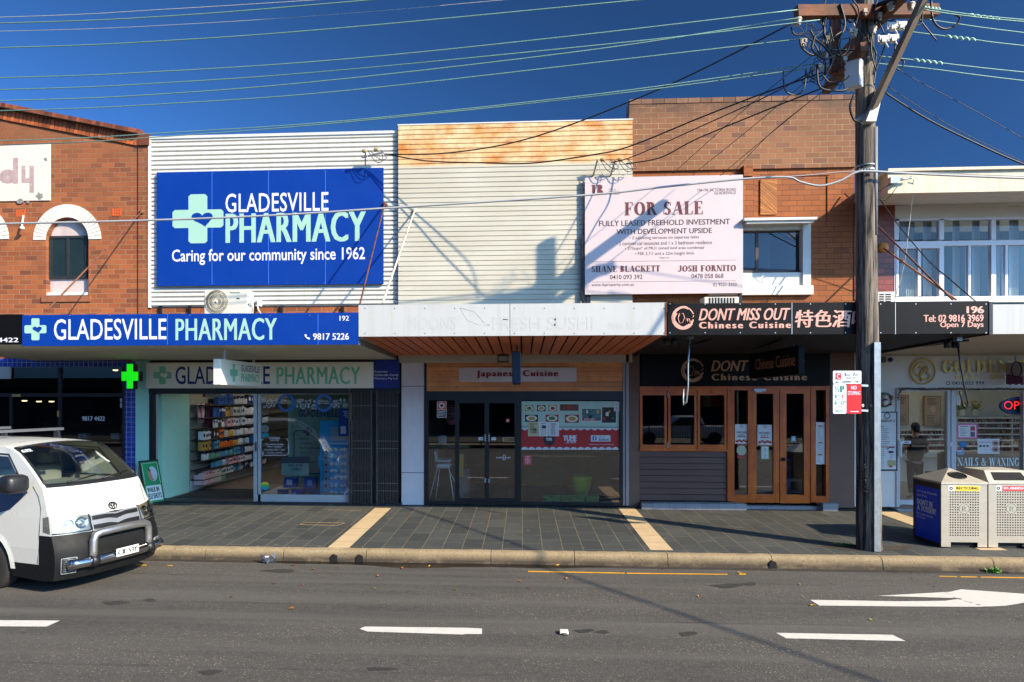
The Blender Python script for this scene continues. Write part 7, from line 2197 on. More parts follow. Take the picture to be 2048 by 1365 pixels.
# ---------------------------------------------------------------- A-frame sign
bl, br = onp(293, 1014), onp(331, 1008)
U = br - bl
n_ = Vector((U.y, -U.x, 0)).normalized()
af = thing('sidewalk_sign', 'green sandwich board sign about flu shots, standing outside the pharmacy beside the van', 'sign', (bl + br) / 2)
O = bl + Vector((0, 0, .03))
V = Vector((-.02, 0, .88)) - n_ * .24
mb = MB(); mb.obox(O, U, n_ * -.02, V); mb.build('frame', M_black, af)
nf = U.cross(V).normalized()
mb = MB(); mb.obox(O + U * .05 + V * .04 + nf * .004, U * .9, nf * .004, V * .92); mb.build('poster', mat('emerald poster', S(24, 142, 84), .45), af)
mb = MB()
P2 = lambda a, b, o=.0085: O + U * a + V * b + nf * o
mb.face([P2(.12, .08), P2(.9, .08), P2(.9, .42), P2(.12, .42)])
mb.mi = 1; mb.text('WALK IN', P2(.16, .27), U * .62, V * .11, .05); mb.text('FLU SHOTS', P2(.16, .12), U * .7, V * .12, .05)
mb.mi = 2; mb.face([P2(.58 + .24 * math.cos(a), .68 + .17 * math.sin(a), .0088) for a in [i * .2618 for i in range(24)]])
mb.mi = 3; mb.face([P2(.4, .84, .0095), P2(.5, .76, .0095), P2(.52, .62, .0095), P2(.62, .53, .0095), P2(.5, .52, .0095), P2(.36, .6, .0095), P2(.34, .74, .0095)])
mb.mi = 1; mb.face([P2(.36, .78, .0105), P2(.4, .84, .0105), P2(.49, .77, .0105), P2(.46, .72, .0105)])
mb.mi = 0
for a, b in (((.1, .45), (.1, .93)), ((.1, .93), (.9, .93)), ((.9, .93), (.9, .45))): mb.tube([P2(*a), P2(*b)], .005, 4)
mb.build('print', [M_paper, mat('deep green', S(16, 74, 44), .5), mat('disc grey', S(190, 190, 196), .5), mat('arm skin', S(190, 130, 100), .6)], af)
mb = MB(); mb.obox(O - n_ * .62, U, n_ * .02, Vector((-.02, 0, .86)) + n_ * .36); mb.build('rear_board', M_white, af)
mb = MB(); mb.tube([br + Vector((0, 0, .1)), br + n_ * -.62 + Vector((0, 0, .1))], .008, 5); mb.build('stay', M_black, af)

# ---------------------------------------------------------------- litter bins
M_bin = mat('brushed steel', S(200, 190, 172), .38, .55, var=.06, scale=3, stretch=(1, 1, 6), dirt=(S(160, 148, 128), .68))
M_bint = mat('steel lid', S(206, 196, 176), .4, .45, var=.1, scale=4, dirt=(S(176, 140, 96), .66))
M_bind = mat('bronze side panel', S(70, 60, 52), .5, .2)
bf = onp(1929, 1097)
YB = bf.y
def bin_(name, label, px0, px1, word, wcol, wtx, chute):
    x0, x1 = X(px0, YB), X(px1, YB)
    zg = pz(YB)
    w_ = x1 - x0
    dp = .74
    t = thing(name, label, 'litter bin', ((x0 + x1) / 2, YB + dp / 2, zg), 'steel litter bins on the pavement')
    zt = Z((px0 + px1) / 2, 969, YB)
    mb = MB()
    mb.box(x0 + .004, x1 - .004, YB, YB + .02, zg + .09, zt); mb.box(x0 + .004, x0 + .14, YB, YB + .02, zg + .02, zg + .09); mb.box(x1 - .14, x1 - .004, YB, YB + .02, zg + .02, zg + .09)
    mb.box(x1 - .03, x1 - .005, YB + .02, YB + dp, zg + .02, zt); mb.box(x0 + .03, x1 - .03, YB + dp - .02, YB + dp, zg + .02, zt)
    mb.build('body', M_bin, t)
    mb = MB(); mb.box(x0 + .005, x0 + .03, YB + .02, YB + dp, zg + .02, zt); mb.build('side_panel', M_bind, t)
    mb = MB(); mb.box(x0 + .14, x1 - .14, YB + .06, YB + dp - .04, zg + .0, zg + .1); mb.build('plinth', M_dark, t)
    # lid
    mb = MB()
    e = .012
    a = [Vector((x0 - e + .01, YB - e, zt)), Vector((x1 + e - .01, YB - e, zt)), Vector((x1 + e - .01, YB + dp + e, zt)), Vector((x0 - e + .01, YB + dp + e, zt))]
    b = [v + Vector((0, 0, .03)) for v in a]
    for k in range(4): mb.face([a[k], a[(k + 1) % 4], b[(k + 1) % 4], b[k]])
    if not chute:
        ap = Vector(((x0 + x1) / 2, YB + dp / 2, zt + .21))
        for k in range(4): mb.face([b[k], b[(k + 1) % 4], ap])
    else:
        c = [Vector((x0 + .04, YB + .16, zt + .19)), Vector((x1 - .04, YB + .16, zt + .19)), Vector((x1 - .04, YB + dp - .1, zt + .19)), Vector((x0 + .04, YB + dp - .1, zt + .19))]
        ap = Vector(((x0 + x1) / 2, YB + dp * .6, zt + .215))
        for k in range(4):
            mb.face([b[k], b[(k + 1) % 4], c[(k + 1) % 4], c[k]])
            mb.face([c[k], c[(k + 1) % 4], ap])
    mb.build('lid', M_bint, t)
    mb = MB()
    if not chute:
        O = (b[0] + b[1]) / 2
        up = ap - O
        nn_ = Vector((1, 0, 0)).cross(up).normalized()
        c = O + up * .46
        ux = Vector((1, 0, 0)); uy = up.normalized()
        for r0, r1, o0, o1 in ((.135, .12, .004, .012), (.12, .1, .012, .0), (.1, 0.001, .001, .001)):
            for k in range(24):
                q = []
                for r, aa, oo in ((r0, k, o0), (r0, k + 1, o0), (r1, k + 1, o1), (r1, k, o1)): q.append(c + ux * r * math.cos(aa * .2618) + uy * r * .8 * math.sin(aa * .2618) + nn_ * oo)
                mb.face(q)
        mb.build('opening', M_vb, t)
    else:
        P3 = lambda s_, v_, o: b[0] + (b[1] - b[0]) * s_ + (c[0] + (c[1] - c[0]) * s_ - (b[0] + (b[1] - b[0]) * s_)) * v_ + Vector((0, -o, o * .5))
        mb.face([P3(.14, .16, .004), P3(.86, .16, .004), P3(.86, .84, .004), P3(.14, .84, .004)]); mb.build('opening', M_hole, t)
    mb = MB()
    dx, dz = .0405, .0485 * .86
    cx, cz = (x0 + x1) / 2, (zt + zg) / 2 + .0
    lo, hi = x0 + .135, x1 - .135
    for i in range(12):
        for j in range(18):
            x = lo + (hi - lo) * i / 11
            z = Z((px0 + px1) / 2, 984.5 + 86.5 * j / 17, YB)
            if 3.4 < i < 7.9 and 4.6 < j < 8.6: continue
            mb.face([(x + .0115 * math.cos(k * 1.0472 + .5), YB - .0015, z + .0115 * math.sin(k * 1.0472 + .5)) for k in range(6)])
    mb.build('perforation', M_hole, t)
    mb = MB()
    z = Z((px0 + px1) / 2, 1018, YB)
    mb.polys(ring(.5, .5, .5, .5, .025, 28), (cx - .075, YB, z - .075), (.15, 0, 0), (0, 0, .15))
    serif(mb, 'R', (cx - .032, YB, z - .035), (.07, 0, 0), (0, 0, .07), T=.08, t=.04)
    mb.build('emblem', mat('engraved green', S(86, 106, 84), .5), t)
    lb = thing('bin_label', None, None); lb.parent = t
    q = (px0 + (px1 - px0) * .16, 972, px0 + (px1 - px0) * .84, 983)
    mb = MB(); mb.pb(q[0], q[1], q[2], q[3], YB - .002, .003); mb.mi = 1; mb.pb(q[0] + (q[2] - q[0]) * .21, q[1] + .4, q[2] - .3, q[3] - .4, YB - .0035, .002); mb.build('sticker', [M_paper, wcol], lb)
    mb = MB(); mb.ptext(word, q[0] + (q[2] - q[0]) * .25, q[1] + 2.4, q[2] - 3, q[3] - 3.6, YB - .0036, .04); mb.build('lettering', wtx, lb)
    mb = MB(); mb.polys(ring(.5, .5, .5, .5, .2, 14), at(q[0] + 2, q[3] - 2.5, YB - .003), Vector((.05, 0, 0)), Vector((0, 0, .05))); mb.build('badge', M_prk, lb)
    return t, x0, zg, zt, dp
t, x0, zg, zt, dp = bin_('recycling_bin', 'steel litter bin labelled recycling with a pyramid lid and blue poster on its side', 1882, 1975, 'RECYCLING', mat('label yellow', S(226, 196, 50), .5), M_prk, False)
ad = thing('bin_poster', None, None); ad.parent = t
xs = x0 + .0035
y1_, y0_ = YB + .045, YB + dp - .06
mb = MB(); mb.box(xs, xs + .004, y1_, y0_, zg + .06, zt - .09); mb.build('sheet', mat('poster cobalt', S(20, 80, 226), .4), ad)
mb = MB()
tt = lambda s, a, b, c, d, bo: mb.text(s, (xs, y0_ - (y0_ - y1_) * a, zg + .06 + (zt - .15 - zg) * b), (0, -(y0_ - y1_) * (c - a), 0), (0, 0, (zt - .15 - zg) * (d - b)), bo)
tt("Let's Keep Gladesville", .08, .86, .9, .92, .02); tt('Litter Free!', .08, .79, .5, .845, .02); tt("DON'T BE", .08, .63, .76, .74, .07); tt('A TOSSER!', .08, .51, .86, .62, .07); tt("If it's not in the bin,", .08, .42, .76, .48, .01); tt("it's on you.", .08, .36, .46, .41, .01)
mb.build('lettering', mat('poster pale', S(236, 240, 250), .5), ad)
bin_('rubbish_bin', 'steel litter bin labelled rubbish with a chute lid, beside the recycling bin', 1976.5, 2070, 'RUBBISH', mat('label red', S(206, 42, 40), .5), M_sw, True)

# ---------------------------------------------------------------- power pole
def polem():
    m, nt, p = base('weathered pole timber')
    v = coords(nt, (16, 16, .7))
    n1 = noise(nt, v, 1.6, 9, .72)
    c = mixc(nt, ramp(nt, n1, .43, .57), S(31, 30, 29), S(136, 124, 110))
    c = mixc(nt, ramp(nt, noise(nt, coords(nt, (5, 5, .5)), 1.4, 5), .52, .66), c, S(92, 82, 74))
    c = mixc(nt, ramp(nt, noise(nt, coords(nt, (4, 4, 1)), 1.2, 7, .7), .64, .7), c, S(70, 72, 40))
    nt.links.new(c, p.inputs['Base Color'])
    p.inputs['Roughness'].default_value = .9
    bump(nt, p, n1, .035, 1.)
    return m
M_pole = polem()
pb0 = onp(1737, 1104)
PYy = pb0.y + .17
pole = thing('power_pole', 'tall weathered timber power pole with crossarms and tangled cables', 'power pole', (X(1737, PYy), PYy, pz(PYy)))
mb = MB()
N_ = 28
hs_ = [0, .15, .5, 1.2, 2, 3, 4, 5, 6, 7, 8, 8.75]
cx_ = lambda z: X(1738 - 9.5 * max(0, min(1, z / 8.2)), PYy)
def prad(z): return .172 - .0065 * z
rings_ = []
for z in hs_:
    rings_.append([mb.bm.verts.new((cx_(z) + prad(z) * math.cos(a * 2 * math.pi / N_) * (1 + R.uniform(-.03, .03)), PYy + prad(z) * math.sin(a * 2 * math.pi / N_) * (1 + R.uniform(-.03, .03)), pz(PYy) - .03 + z)) for a in range(N_)])
for a, b in zip(rings_, rings_[1:]):
    for k in range(N_):
        f = mb.bm.faces.new((a[k], a[(k + 1) % N_], b[(k + 1) % N_], b[k])); f.smooth = True
mb.bm.faces.new(rings_[-1])
mb.build('shaft', M_pole, pole)
PF = PYy - .2                                              # just in front of the pole
M_arm = woodm('crossarm timber', S(66, 42, 28), S(134, 74, 36), 'x', .8)
M_army = woodm('crossarm timber along', S(62, 40, 28), S(126, 70, 34), 'y', .8)
M_cab = mat('black cable', S(24, 25, 28), .5)
M_ins = mat('grey porcelain', S(170, 160, 142), .25)
M_grc = mat('verdigris conductor', S(112, 150, 140), .55, .3, var=.15, scale=20)
M_gry = mat('grey cable', S(158, 159, 160), .5)
pole_c = lambda py: Vector((X(1738 - 9.5 * min(1, max(0, (1104 - py) / 1080)), PYy), PYy, Z(1730, py, PYy)))
mb = MB(); a = at(1592, 25, PYy - .45); b = at(1873, 22, PYy + .05); mb.bar(a, b, .12, .16); mb.build('crossarm', M_arm, pole)
zA = Z(1735, 42, PYy)
xP = pole_c(66).x
mb = MB(); mb.bar((xP + .22, PYy - 1.4, zA + .02), (xP + .18, PYy + 1.4, zA), .13, .16); mb.build('crossarm', M_army, pole)
zB = Z(1735, 140, PYy)
mb = MB(); mb.bar((xP - .24, PYy - .5, zB + .1), (xP - .24, PYy + .75, zB + .04), .11, .13); mb.build('crossarm', M_army, pole)
mb = MB(); mb.bar(at(1672, 40, PYy + .25), at(1668, 148, PYy + .25), .1, .12); mb.build('wood_strut', woodm('strut timber', S(110, 62, 34), S(150, 86, 46), 'z', .8), pole)
mb = MB(); mb.bar(at(1690, 22, PF), at(1712, 58, PF), .04, .01); mb.bar(at(1768, 22, PF), at(1745, 58, PF), .04, .01); mb.build('arm_brace', M_steel, pole)
for px, py, yy in ((1782, 12, PYy - .5), (1822, 12, PYy - .5), (1746, 60, PYy - .35), (1702, 112, PYy - .1), (1650, 110, PYy - .3), (1596, 42, PYy - .45), (1708, 66, PYy - .3), (1655, 75, PYy)):
    c = at(px, py, yy)
    mb = MB(); mb.lathe(c, [(.02, -.07), (.04, -.05), (.028, -.035), (.05, -.015), (.03, 0), (.056, .015), (.052, .036), (.022, .05)], 14); mb.build('insulator', M_ins, pole)
M_fuse = mat('grey fuse carrier', S(196, 196, 192), .4)
for px, py in ((1785, 52), (1802, 50), (1766, 78), (1786, 76)):
    c = at(px, py, PYy - .35)
    mb = MB(); mb.box(c.x - .06, c.x + .07, c.y - .03, c.y + .03, c.z - .025, c.z + .035); mb.box(c.x - .03, c.x + .03, c.y - .04, c.y + .04, c.z - .06, c.z + .0); mb.box(c.x - .08, c.x - .05, c.y - .02, c.y + .02, c.z - .05, c.z + .05); mb.tube([c, c + Vector((.06, -.02, -.14))], .014, 6); mb.build('fuse_carrier', M_fuse, pole)
eb = thing('equipment_box', None, None); eb.parent = pole
x0, x1, z0, z1 = rc(1690, 124, 1710, 178, PF)
mb = MB(); mb.obox((x0, PF + .02, z0), (x1 - x0, -.16, 0), (.10, .10, 0), (0, 0, z1 - z0)); mb.build('case', mat('box white', S(226, 224, 220), .35), eb, bevel=.012)
mb = MB(); mb.obox((x0 + .02, PF - .0, z0 + .25), (.06, -.064, 0), (.002, .002, 0), (0, 0, .02)); mb.obox((x0 + .02, PF - .0, z0 + .12), (.08, -.085, 0), (.002, .002, 0), (0, 0, .015)); mb.build('print', M_prk, eb)
la = thing('street_light_arm', None, None); la.parent = pole
A0, A1 = at(1733, 245, PF + .02), at(1748, 175, PF - .15)
mb = MB(); d0 = at(1742, 225, PF - .0); d1 = at(1846, 0, PF - .75); e1 = d1 + (d1 - d0) * .35
mb.bar(d0, e1, .085, .085); e2 = e1 + Vector((.9, -1.8, .5)); mb.tube([e1, e1 + Vector((.15, -.4, .35)), e2], .04, 8)
mb.build('arm', mat('pale steel arm', S(124, 106, 86), .5, .3), la)
mb = MB(); mb.prism([(at(1728, 246, PF).x, at(1728, 246, PF).z), (at(1748, 246, PF).x, at(1748, 246, PF).z), (at(1764, 178, PF).x, at(1764, 178, PF).z), (at(1756, 176, PF).x, at(1756, 176, PF).z)], PF - .06, PF + .1); mb.build('bracket', mat('bracket steel', S(188, 182, 170), .45, .4), la)
mb = MB(); mb.lathe((pole_c(240).x, PYy, pole_c(240).z - .05), [(prad(6.3) + .012, 0), (prad(6.3) + .012, .1)], 20); mb.build('band', M_steel, la)
mb = MB(); mb.ball(e2 + Vector((.18, -.36, .02)), .16, (1.2, 2.3, .6), 12); mb.build('lantern', mat('lantern grey', S(150, 150, 150), .4, .3), la)
cd = MB(); cd.tube([at(1750.5, 255, PF + .1), at(1750.5, 470, PF + .1)], .033, 10); cd.build('conduit', mat('grey conduit', S(110, 114, 118), .5), pole)
cd = MB(); cd.tube([at(1752, 470, PF + .12), at(1752, 690, PF + .12)], .018, 8); cd.build('lower_conduit', M_vk, pole)
g0 = Vector((X(1751, PF + .06), PF + .06, pz(PF)))
cd = MB(); cd.box(g0.x - .045, g0.x + .045, PF + .0, PF + .09, g0.z + .01, Z(1750, 685, PF)); cd.build('steel_cover', M_steel, pole)
mb = MB()
for py in (336, 345): mb.lathe((pole_c(py).x, PYy, pole_c(py).z), [(prad(5.5) + .008, 0), (prad(5.5) + .008, .025)], 18)
mb.tube([at(1718 + i * 3, 341 + (3 if i % 2 else -3), PF + .02) for i in range(12)], .008, 5)
mb.build('cable_tie', M_steel, pole)
mb = MB(); mb.ptext('10', 1721, 808.5, 1728, 814.5, PF + .02, .05); mb.ptext('1', 1740.5, 809, 1743, 814.5, PF + .02, .05); mb.build('pole_number', M_sw, pole)
mb = MB()
gp_ = [(1722, 928, 1716, 940, 1724, 934), (1714, 944, 1724, 946, 1716, 952, 1725, 955), (1716, 958, 1714, 966, 1722, 968, 1722, 960, 1716, 958), (1712, 972, 1722, 975, 1716, 980, 1725, 985)]
for q in gp_: mb.tube([Vector((at(q[i], 0, PYy).x, PYy - math.sqrt(max(.001, (prad(1.2) + .006) ** 2 - (at(q[i], 0, PYy).x - cx_(1.2)) ** 2)), Z(q[i], q[i + 1], PYy - .15))) for i in range(0, len(q), 2)], .008, 5)
mb.build('graffiti', M_prk, pole)
loops = [((1645, 40), (1655, 95), (1690, 100), (1735, 96), (1740, 55)), ((1652, 92), (1680, 112), (1696, 100), (1700, 75)), ((1662, 10), (1700, 45), (1716, 30)), ((1634, 130), (1640, 175), (1680, 182), (1695, 178)), ((1567, 143), (1570, 180), (1590, 190), (1608, 178), (1612, 140)), ((1750, 35), (1765, 60), (1770, 90), (1752, 140), (1748, 170)), ((1708, 190), (1700, 215), (1708, 240), (1724, 248)), ((1746, 60), (1742, 100), (1752, 140)), ((1582, 55), (1590, 70), (1610, 72), (1630, 90), (1645, 120)), ((1620, 60), (1632, 80), (1650, 95), (1665, 120), (1650, 150)), ((1656, 20), (1648, 60), (1655, 85), (1662, 130)), ((1668, 5), (1660, 50), (1672, 100)), ((1680, 8), (1690, 50), (1676, 90), (1690, 130)), ((1790, 88), (1790, 130), (1800, 140), (1808, 125), (1800, 118)), ((1822, 0), (1838, 30), (1840, 40), (1870, 78), (1872, 79)), ((1862, 0), (1866, 40), (1885, 58), (1910, 52), (1920, 36), (1910, 30)), ((1845, 25), (1842, 48), (1825, 52)), ((1645, 150), (1660, 165), (1690, 160), (1700, 150)), ((1600, 80), (1604, 96), (1622, 110), (1640, 108)), ((1705, 0), (1718, 20), (1712, 50), (1722, 70)), ((1652, 0), (1640, 40), (1650, 62), (1640, 100), (1652, 130), (1645, 160)), ((1630, 72), (1625, 100), (1648, 118), (1670, 112)), ((1755, 0), (1748, 30), (1760, 44), (1790, 40)), ((1725, 60), (1740, 86), (1752, 108), (1746, 150)), ((1690, 60), (1664, 78), (1660, 100), (1680, 116)), ((1612, 150), (1630, 158), (1652, 148), (1668, 160))]
def smooth3(pts, k=5):
    out = []
    n = len(pts)
    for i in range(n - 1):
        p = [pts[max(0, min(n - 1, i + j))] for j in (-1, 0, 1, 2)]
        for s_ in range(k):
            t = s_ / k
            out.append(.5 * (2 * p[1] + (p[2] - p[0]) * t + (2 * p[0] - 5 * p[1] + 4 * p[2] - p[3]) * t * t + (3 * p[1] - p[0] - 3 * p[2] + p[3]) * t ** 3))
    return out + [pts[-1]]
for i, lp in enumerate(loops):
    yy = PYy + R.uniform(-.42, -.22)
    mb = MB(); mb.tube(smooth3([at(x, y, yy + R.uniform(-.05, .05)) for x, y in lp]), .011 if i % 3 else .016, 6); mb.build('jumper_cable', M_cab, pole)
for i in range(26):
    x, y = R.uniform(1600, 1690), R.uniform(0, 150)
    yy = PYy + R.uniform(-.5, .3)
    q = [at(x + R.uniform(-8, 8) + k * R.uniform(-10, 12), y + k * R.uniform(6, 16), yy + R.uniform(-.04, .04)) for k in range(4)]
    mb = MB(); mb.tube(smooth3(q), .0065, 5); mb.build('jumper_cable', M_cab, pole)
for px, py in ((1640, 35), (1648, 82), (1655, 77), (1610, 82), (1588, 44), (1648, 135), (1625, 138), (1640, 132), (1702, 62), (1606, 84), (1652, 15), (1690, 118), (1730, 22), (1760, 30)):
    c = at(px, py, PYy - .32)
    mb = MB(); mb.box(c.x - .025, c.x + .025, c.y - .02, c.y + .02, c.z - .03, c.z + .03); mb.tube([c + Vector((0, 0, -.03)), c + Vector((.01, 0, -.08))], .012, 6); mb.build('cable_clamp', M_scd if px % 2 else M_ins, pole)

# ---------------------------------------------------------------- overhead cables
def cable(lab, pxs, Ys, r, m, grp, nm='overhead_cable'):
    n = len(pxs)
    if not isinstance(Ys, (list, tuple)): Ys = [Ys] * n
    elif len(Ys) == 2: 
        L = [0]
        for a, b in zip(pxs, pxs[1:]): L.append(L[-1] + math.hypot(b[0] - a[0], b[1] - a[1]))
        Ys = [Ys[0] + (Ys[1] - Ys[0]) * l / L[-1] for l in L]
    P_ = smooth3([at(x, y, Y_) for (x, y), Y_ in zip(pxs, Ys)], 6)
    mb = MB(); mb.tube(P_, r, 6)
    return tag(mb.build(nm, m), lab, 'cable', grp)
GL = 'power cables running left from the pole'
def left(lab, pts, Y_, r=.0085, m=None):
    (ax, ay), (bx, by) = pts[0], pts[1]
    ext = (ax - 900, ay - (by - ay) / (bx - ax) * 400)
    cable(lab, [ext] + pts, Y_, r, m or M_grc, GL)
left('thin grey wire, topmost at the left edge of the sky', [(0, 35), (350, 18), (700, -4)], -4.9, .005, M_gry)
left('greenish power cable, second from the top at the left edge', [(0, 47), (350, 32), (700, 4), (900, -14)], -4.8)
left('very thin grey wire between the two upper green cables', [(0, 63), (350, 50), (700, 27), (1010, 0), (1200, -18)], -4.7, .004, M_gry)
left('greenish power cable leaving the top of the photo left of the billboard building centre', [(0, 96), (350, 81), (700, 55), (1280, 0), (1450, -16)], -4.6)
left('greenish power cable ending at the left end of the timber crossarm', [(0, 156), (350, 142), (700, 118), (1130, 74), (1595, 20)], -4.0)
left('greenish power cable crossing another above the cream wall, upper at the left', [(0, 180), (350, 165), (700, 139), (1300, 80), (1640, 40)], -3.9)
left('greenish power cable crossing another above the cream wall, lower at the left', [(0, 202), (350, 187), (700, 157), (1200, 98), (1560, 42), (1596, 38)], -3.9)
left('greenish power cable just above the brick parapet at the left edge', [(0, 222), (350, 207), (700, 181), (1300, 113), (1655, 72)], -3.3)
left('greenish power cable, upper of the lowest close pair', [(0, 282), (350, 265), (700, 241), (1200, 188), (1630, 128)], -3.0)
left('greenish power cable, lower of the lowest close pair', [(0, 291), (350, 272), (700, 244), (1200, 192), (1640, 134)], -2.9)
cable('thick grey telecom cable strung low across all the shopfronts', [(-500, 458), (0, 448), (300, 441), (550, 431), (800, 415), (1170, 391), (1330, 374), (1490, 358), (1575, 355), (1600, 364), (1640, 372), (1680, 362), (1710, 346), (1740, 343), (1850, 349), (2050, 357), (2400, 368)], PF - .03, .0155, M_gry, 'telecom cables')
cable('thin grey support wire just above the telecom cable loop', [(1490, 357), (1600, 352), (1710, 343), (1850, 346), (2050, 353), (2400, 362)], PF - .02, .006, M_gry, 'telecom cables')
GR = 'power cables running right from the pole'
def right(lab, pts, Y_, r=.0085, m=None):
    (ax, ay), (bx, by) = pts[-2], pts[-1]
    cable(lab, pts + [(bx + 500, by + (by - ay) / (bx - ax) * 420)], Y_, r, m or M_grc, GR)
right('greenish power cable, upper of the top pair at the right edge', [(1840, 14), (1930, 28), (2048, 40)], -3.8)
right('greenish power cable, lower of the top pair at the right edge', [(1846, 20), (1930, 32), (2048, 44)], -4.1)
right('greenish power cable, third down at the right edge', [(1800, 31), (1900, 46), (2048, 66)], -3.2)
right('greenish power cable, fourth down at the right edge, dark near the pole', [(1790, 60), (1860, 69), (1950, 80), (2048, 92)], -3.5)
right('greenish power cable, fifth down at the right edge', [(1752, 112), (1860, 124), (2048, 145)], -3.5)
right('greenish power cable, lowest at the right edge', [(1748, 127), (1860, 138), (2048, 162)], -3.1)
M_wrap = mat('preformed tie', S(176, 226, 206), .4, .2)
for a, b in (((1846, 15), (1880, 19)), ((1938, 30), (1998, 38)), ((1892, 73), (1950, 80)), ((1828, 120), (1884, 127))):
    mb = MB()
    n_ = 40
    P_ = []
    for i in range(n_ + 1):
        c = at(a[0] + (b[0] - a[0]) * i / n_, a[1] + (b[1] - a[1]) * i / n_, -3.55)
        P_.append(c + Vector((0, .013 * math.cos(i * .75), .013 * math.sin(i * .75))))
    mb.tube(P_, .013, 5)
    tag(mb.build('spiral_tie', M_wrap), 'pale green spiral tie %s' % {1846: 'touching the street light arm at the top', 1938: 'nearest the right edge, on the top cables', 1892: 'on the fourth cable right of the pole', 1828: 'on the fifth cable right of the pole'}[a[0]], 'cable tie', 'spiral ties on the cables right of the pole')
cable('thick black twisted service cable sloping down behind the pole to the right edge', [(1766, 183), (1850, 236), (1950, 286), (2050, 330), (2200, 384)], -3.3, .014, M_cab, 'service cables', 'service_cable')
cable('thin wire just above the thick sloping service cable', [(1768, 168), (1850, 222), (1930, 268), (2050, 326)], -3.25, .005, M_cab, 'service cables', 'service_cable')
cable('thin wire high in the sky sloping down to the right edge', [(1762, 120), (1850, 170), (1950, 222), (2050, 280)], -3.2, .005, M_cab, 'service cables', 'service_cable')
YW_ = -.35
cable('black service cable from the pole to the bracket beside the billboard, upper', [(1590, 44), (1330, 174), (1070, 274), (900, 306), (775, 309)], [PF, YW_], .012, M_cab, 'service cables', 'service_cable')
cable('black service cable sagging low over the cream wall to the bracket beside the billboard', [(1655, 142), (1530, 186), (1400, 236), (1260, 293), (1180, 311), (1060, 327), (960, 326), (850, 322), (770, 308)], [PF, YW_], .012, M_cab, 'service cables', 'service_cable')
cable('black service cable to the left bracket on the cream wall', [(1625, 142), (1540, 190), (1400, 254), (1270, 312), (1222, 326)], [PF, YW_], .010, M_cab, 'service cables', 'service_cable')
cable('black service cable to the right bracket on the cream wall', [(1690, 160), (1600, 194), (1500, 234), (1390, 280), (1320, 316), (1252, 328)], [PF, YW_], .012, M_cab, 'service cables', 'service_cable')
for i, (a, b, c) in enumerate((((1640, 100), (1500, 210), (1345, 348)), ((1610, 165), (1500, 258), (1385, 350)), ((1668, 165), (1560, 252), (1440, 352)), ((1650, 180), (1540, 268), (1460, 352)))):
    cable('thin black wire %s of four slanting down behind the for sale board' % ('first', 'second', 'third', 'last')[i], [a, b, c], [PF, -.4], .006, M_cab, 'service cables', 'service_cable')
cable('black service cable slanting over the white eave to the black awning end', [(1752, 388), (1800, 455), (1860, 525), (1895, 555), (1952, 604)], [-.9, -2.9], .010, M_cab, 'service cables', 'service_cable')
cable('pale cable hanging down from the white eave over the window corner', [(1827, 358), (1826, 384), (1822, 420), (1816, 470), (1808, 530), (1790, 600)], [-1.3, -.1], .008, M_white, 'service cables', 'service_cable')
# the bundled cable that crosses the road behind the camera
ca = MB(); p0, p1 = Vector((pole_c(10).x, PF, 7.9)), Vector((13.6, -15.4, 7.25))
ca.tube([p0 + (p1 - p0) * i / 12 + Vector((0, 0, -.8 * (i / 12) * (1 - i / 12))) for i in range(13)], .032, 8)
tag(ca.build('overhead_cable', M_cab), 'thick bundled cable crossing the road from the top of the pole', 'cable')

# wall brackets with insulators
for px, py, lab, flip in ((745, 320, 'cable bracket with looped wires at the top right corner of the billboard', 0), (1203, 338, 'cable bracket with looped wires on the cream wall, left of the pair', 1), (1238, 338, 'cable bracket with looped wires on the cream wall, right of the pair', 1)):
    t = thing('cable_bracket', lab, 'bracket', at(px, py, -.1))
    c = at(px, py, -.15)
    mb = MB()
    if not flip: mb.bar(c + Vector((-.22, 0, .05)), c + Vector((.22, -.06, .12)), .03, .03)
    mb.bar(c + Vector((-.16, .05, -.12)), c + Vector((-.1, -.2, .12)), .025, .025)
    mb.build('arm', M_steel, t)
    for k in ((-.12, .14), (.12, .16)) if not flip else ((0, .14),):
        mb = MB(); mb.lathe(c + Vector((k[0], -.2, k[1] - .03)), [(.02, -.05), (.045, -.02), (.03, 0), (.045, .02), (.02, .045)], 10, 'x'); mb.build('insulator', mat('brass insulator', S(150, 128, 84), .4), t)
    for q in ((.1, -.1), (.0, -.16), (.18, -.05)):
        mb = MB(); mb.tube(smooth3([c + Vector((-.1 + q[0] * .5, -.2, .12)), c + Vector((q[0], -.18, q[1])), c + Vector((q[0] + .14, -.16, q[1] + .02)), c + Vector((.22 if not flip else .14, -.2, .12))]), .007, 5); mb.build('wire_loop', M_cab if q[0] else M_gry, t)

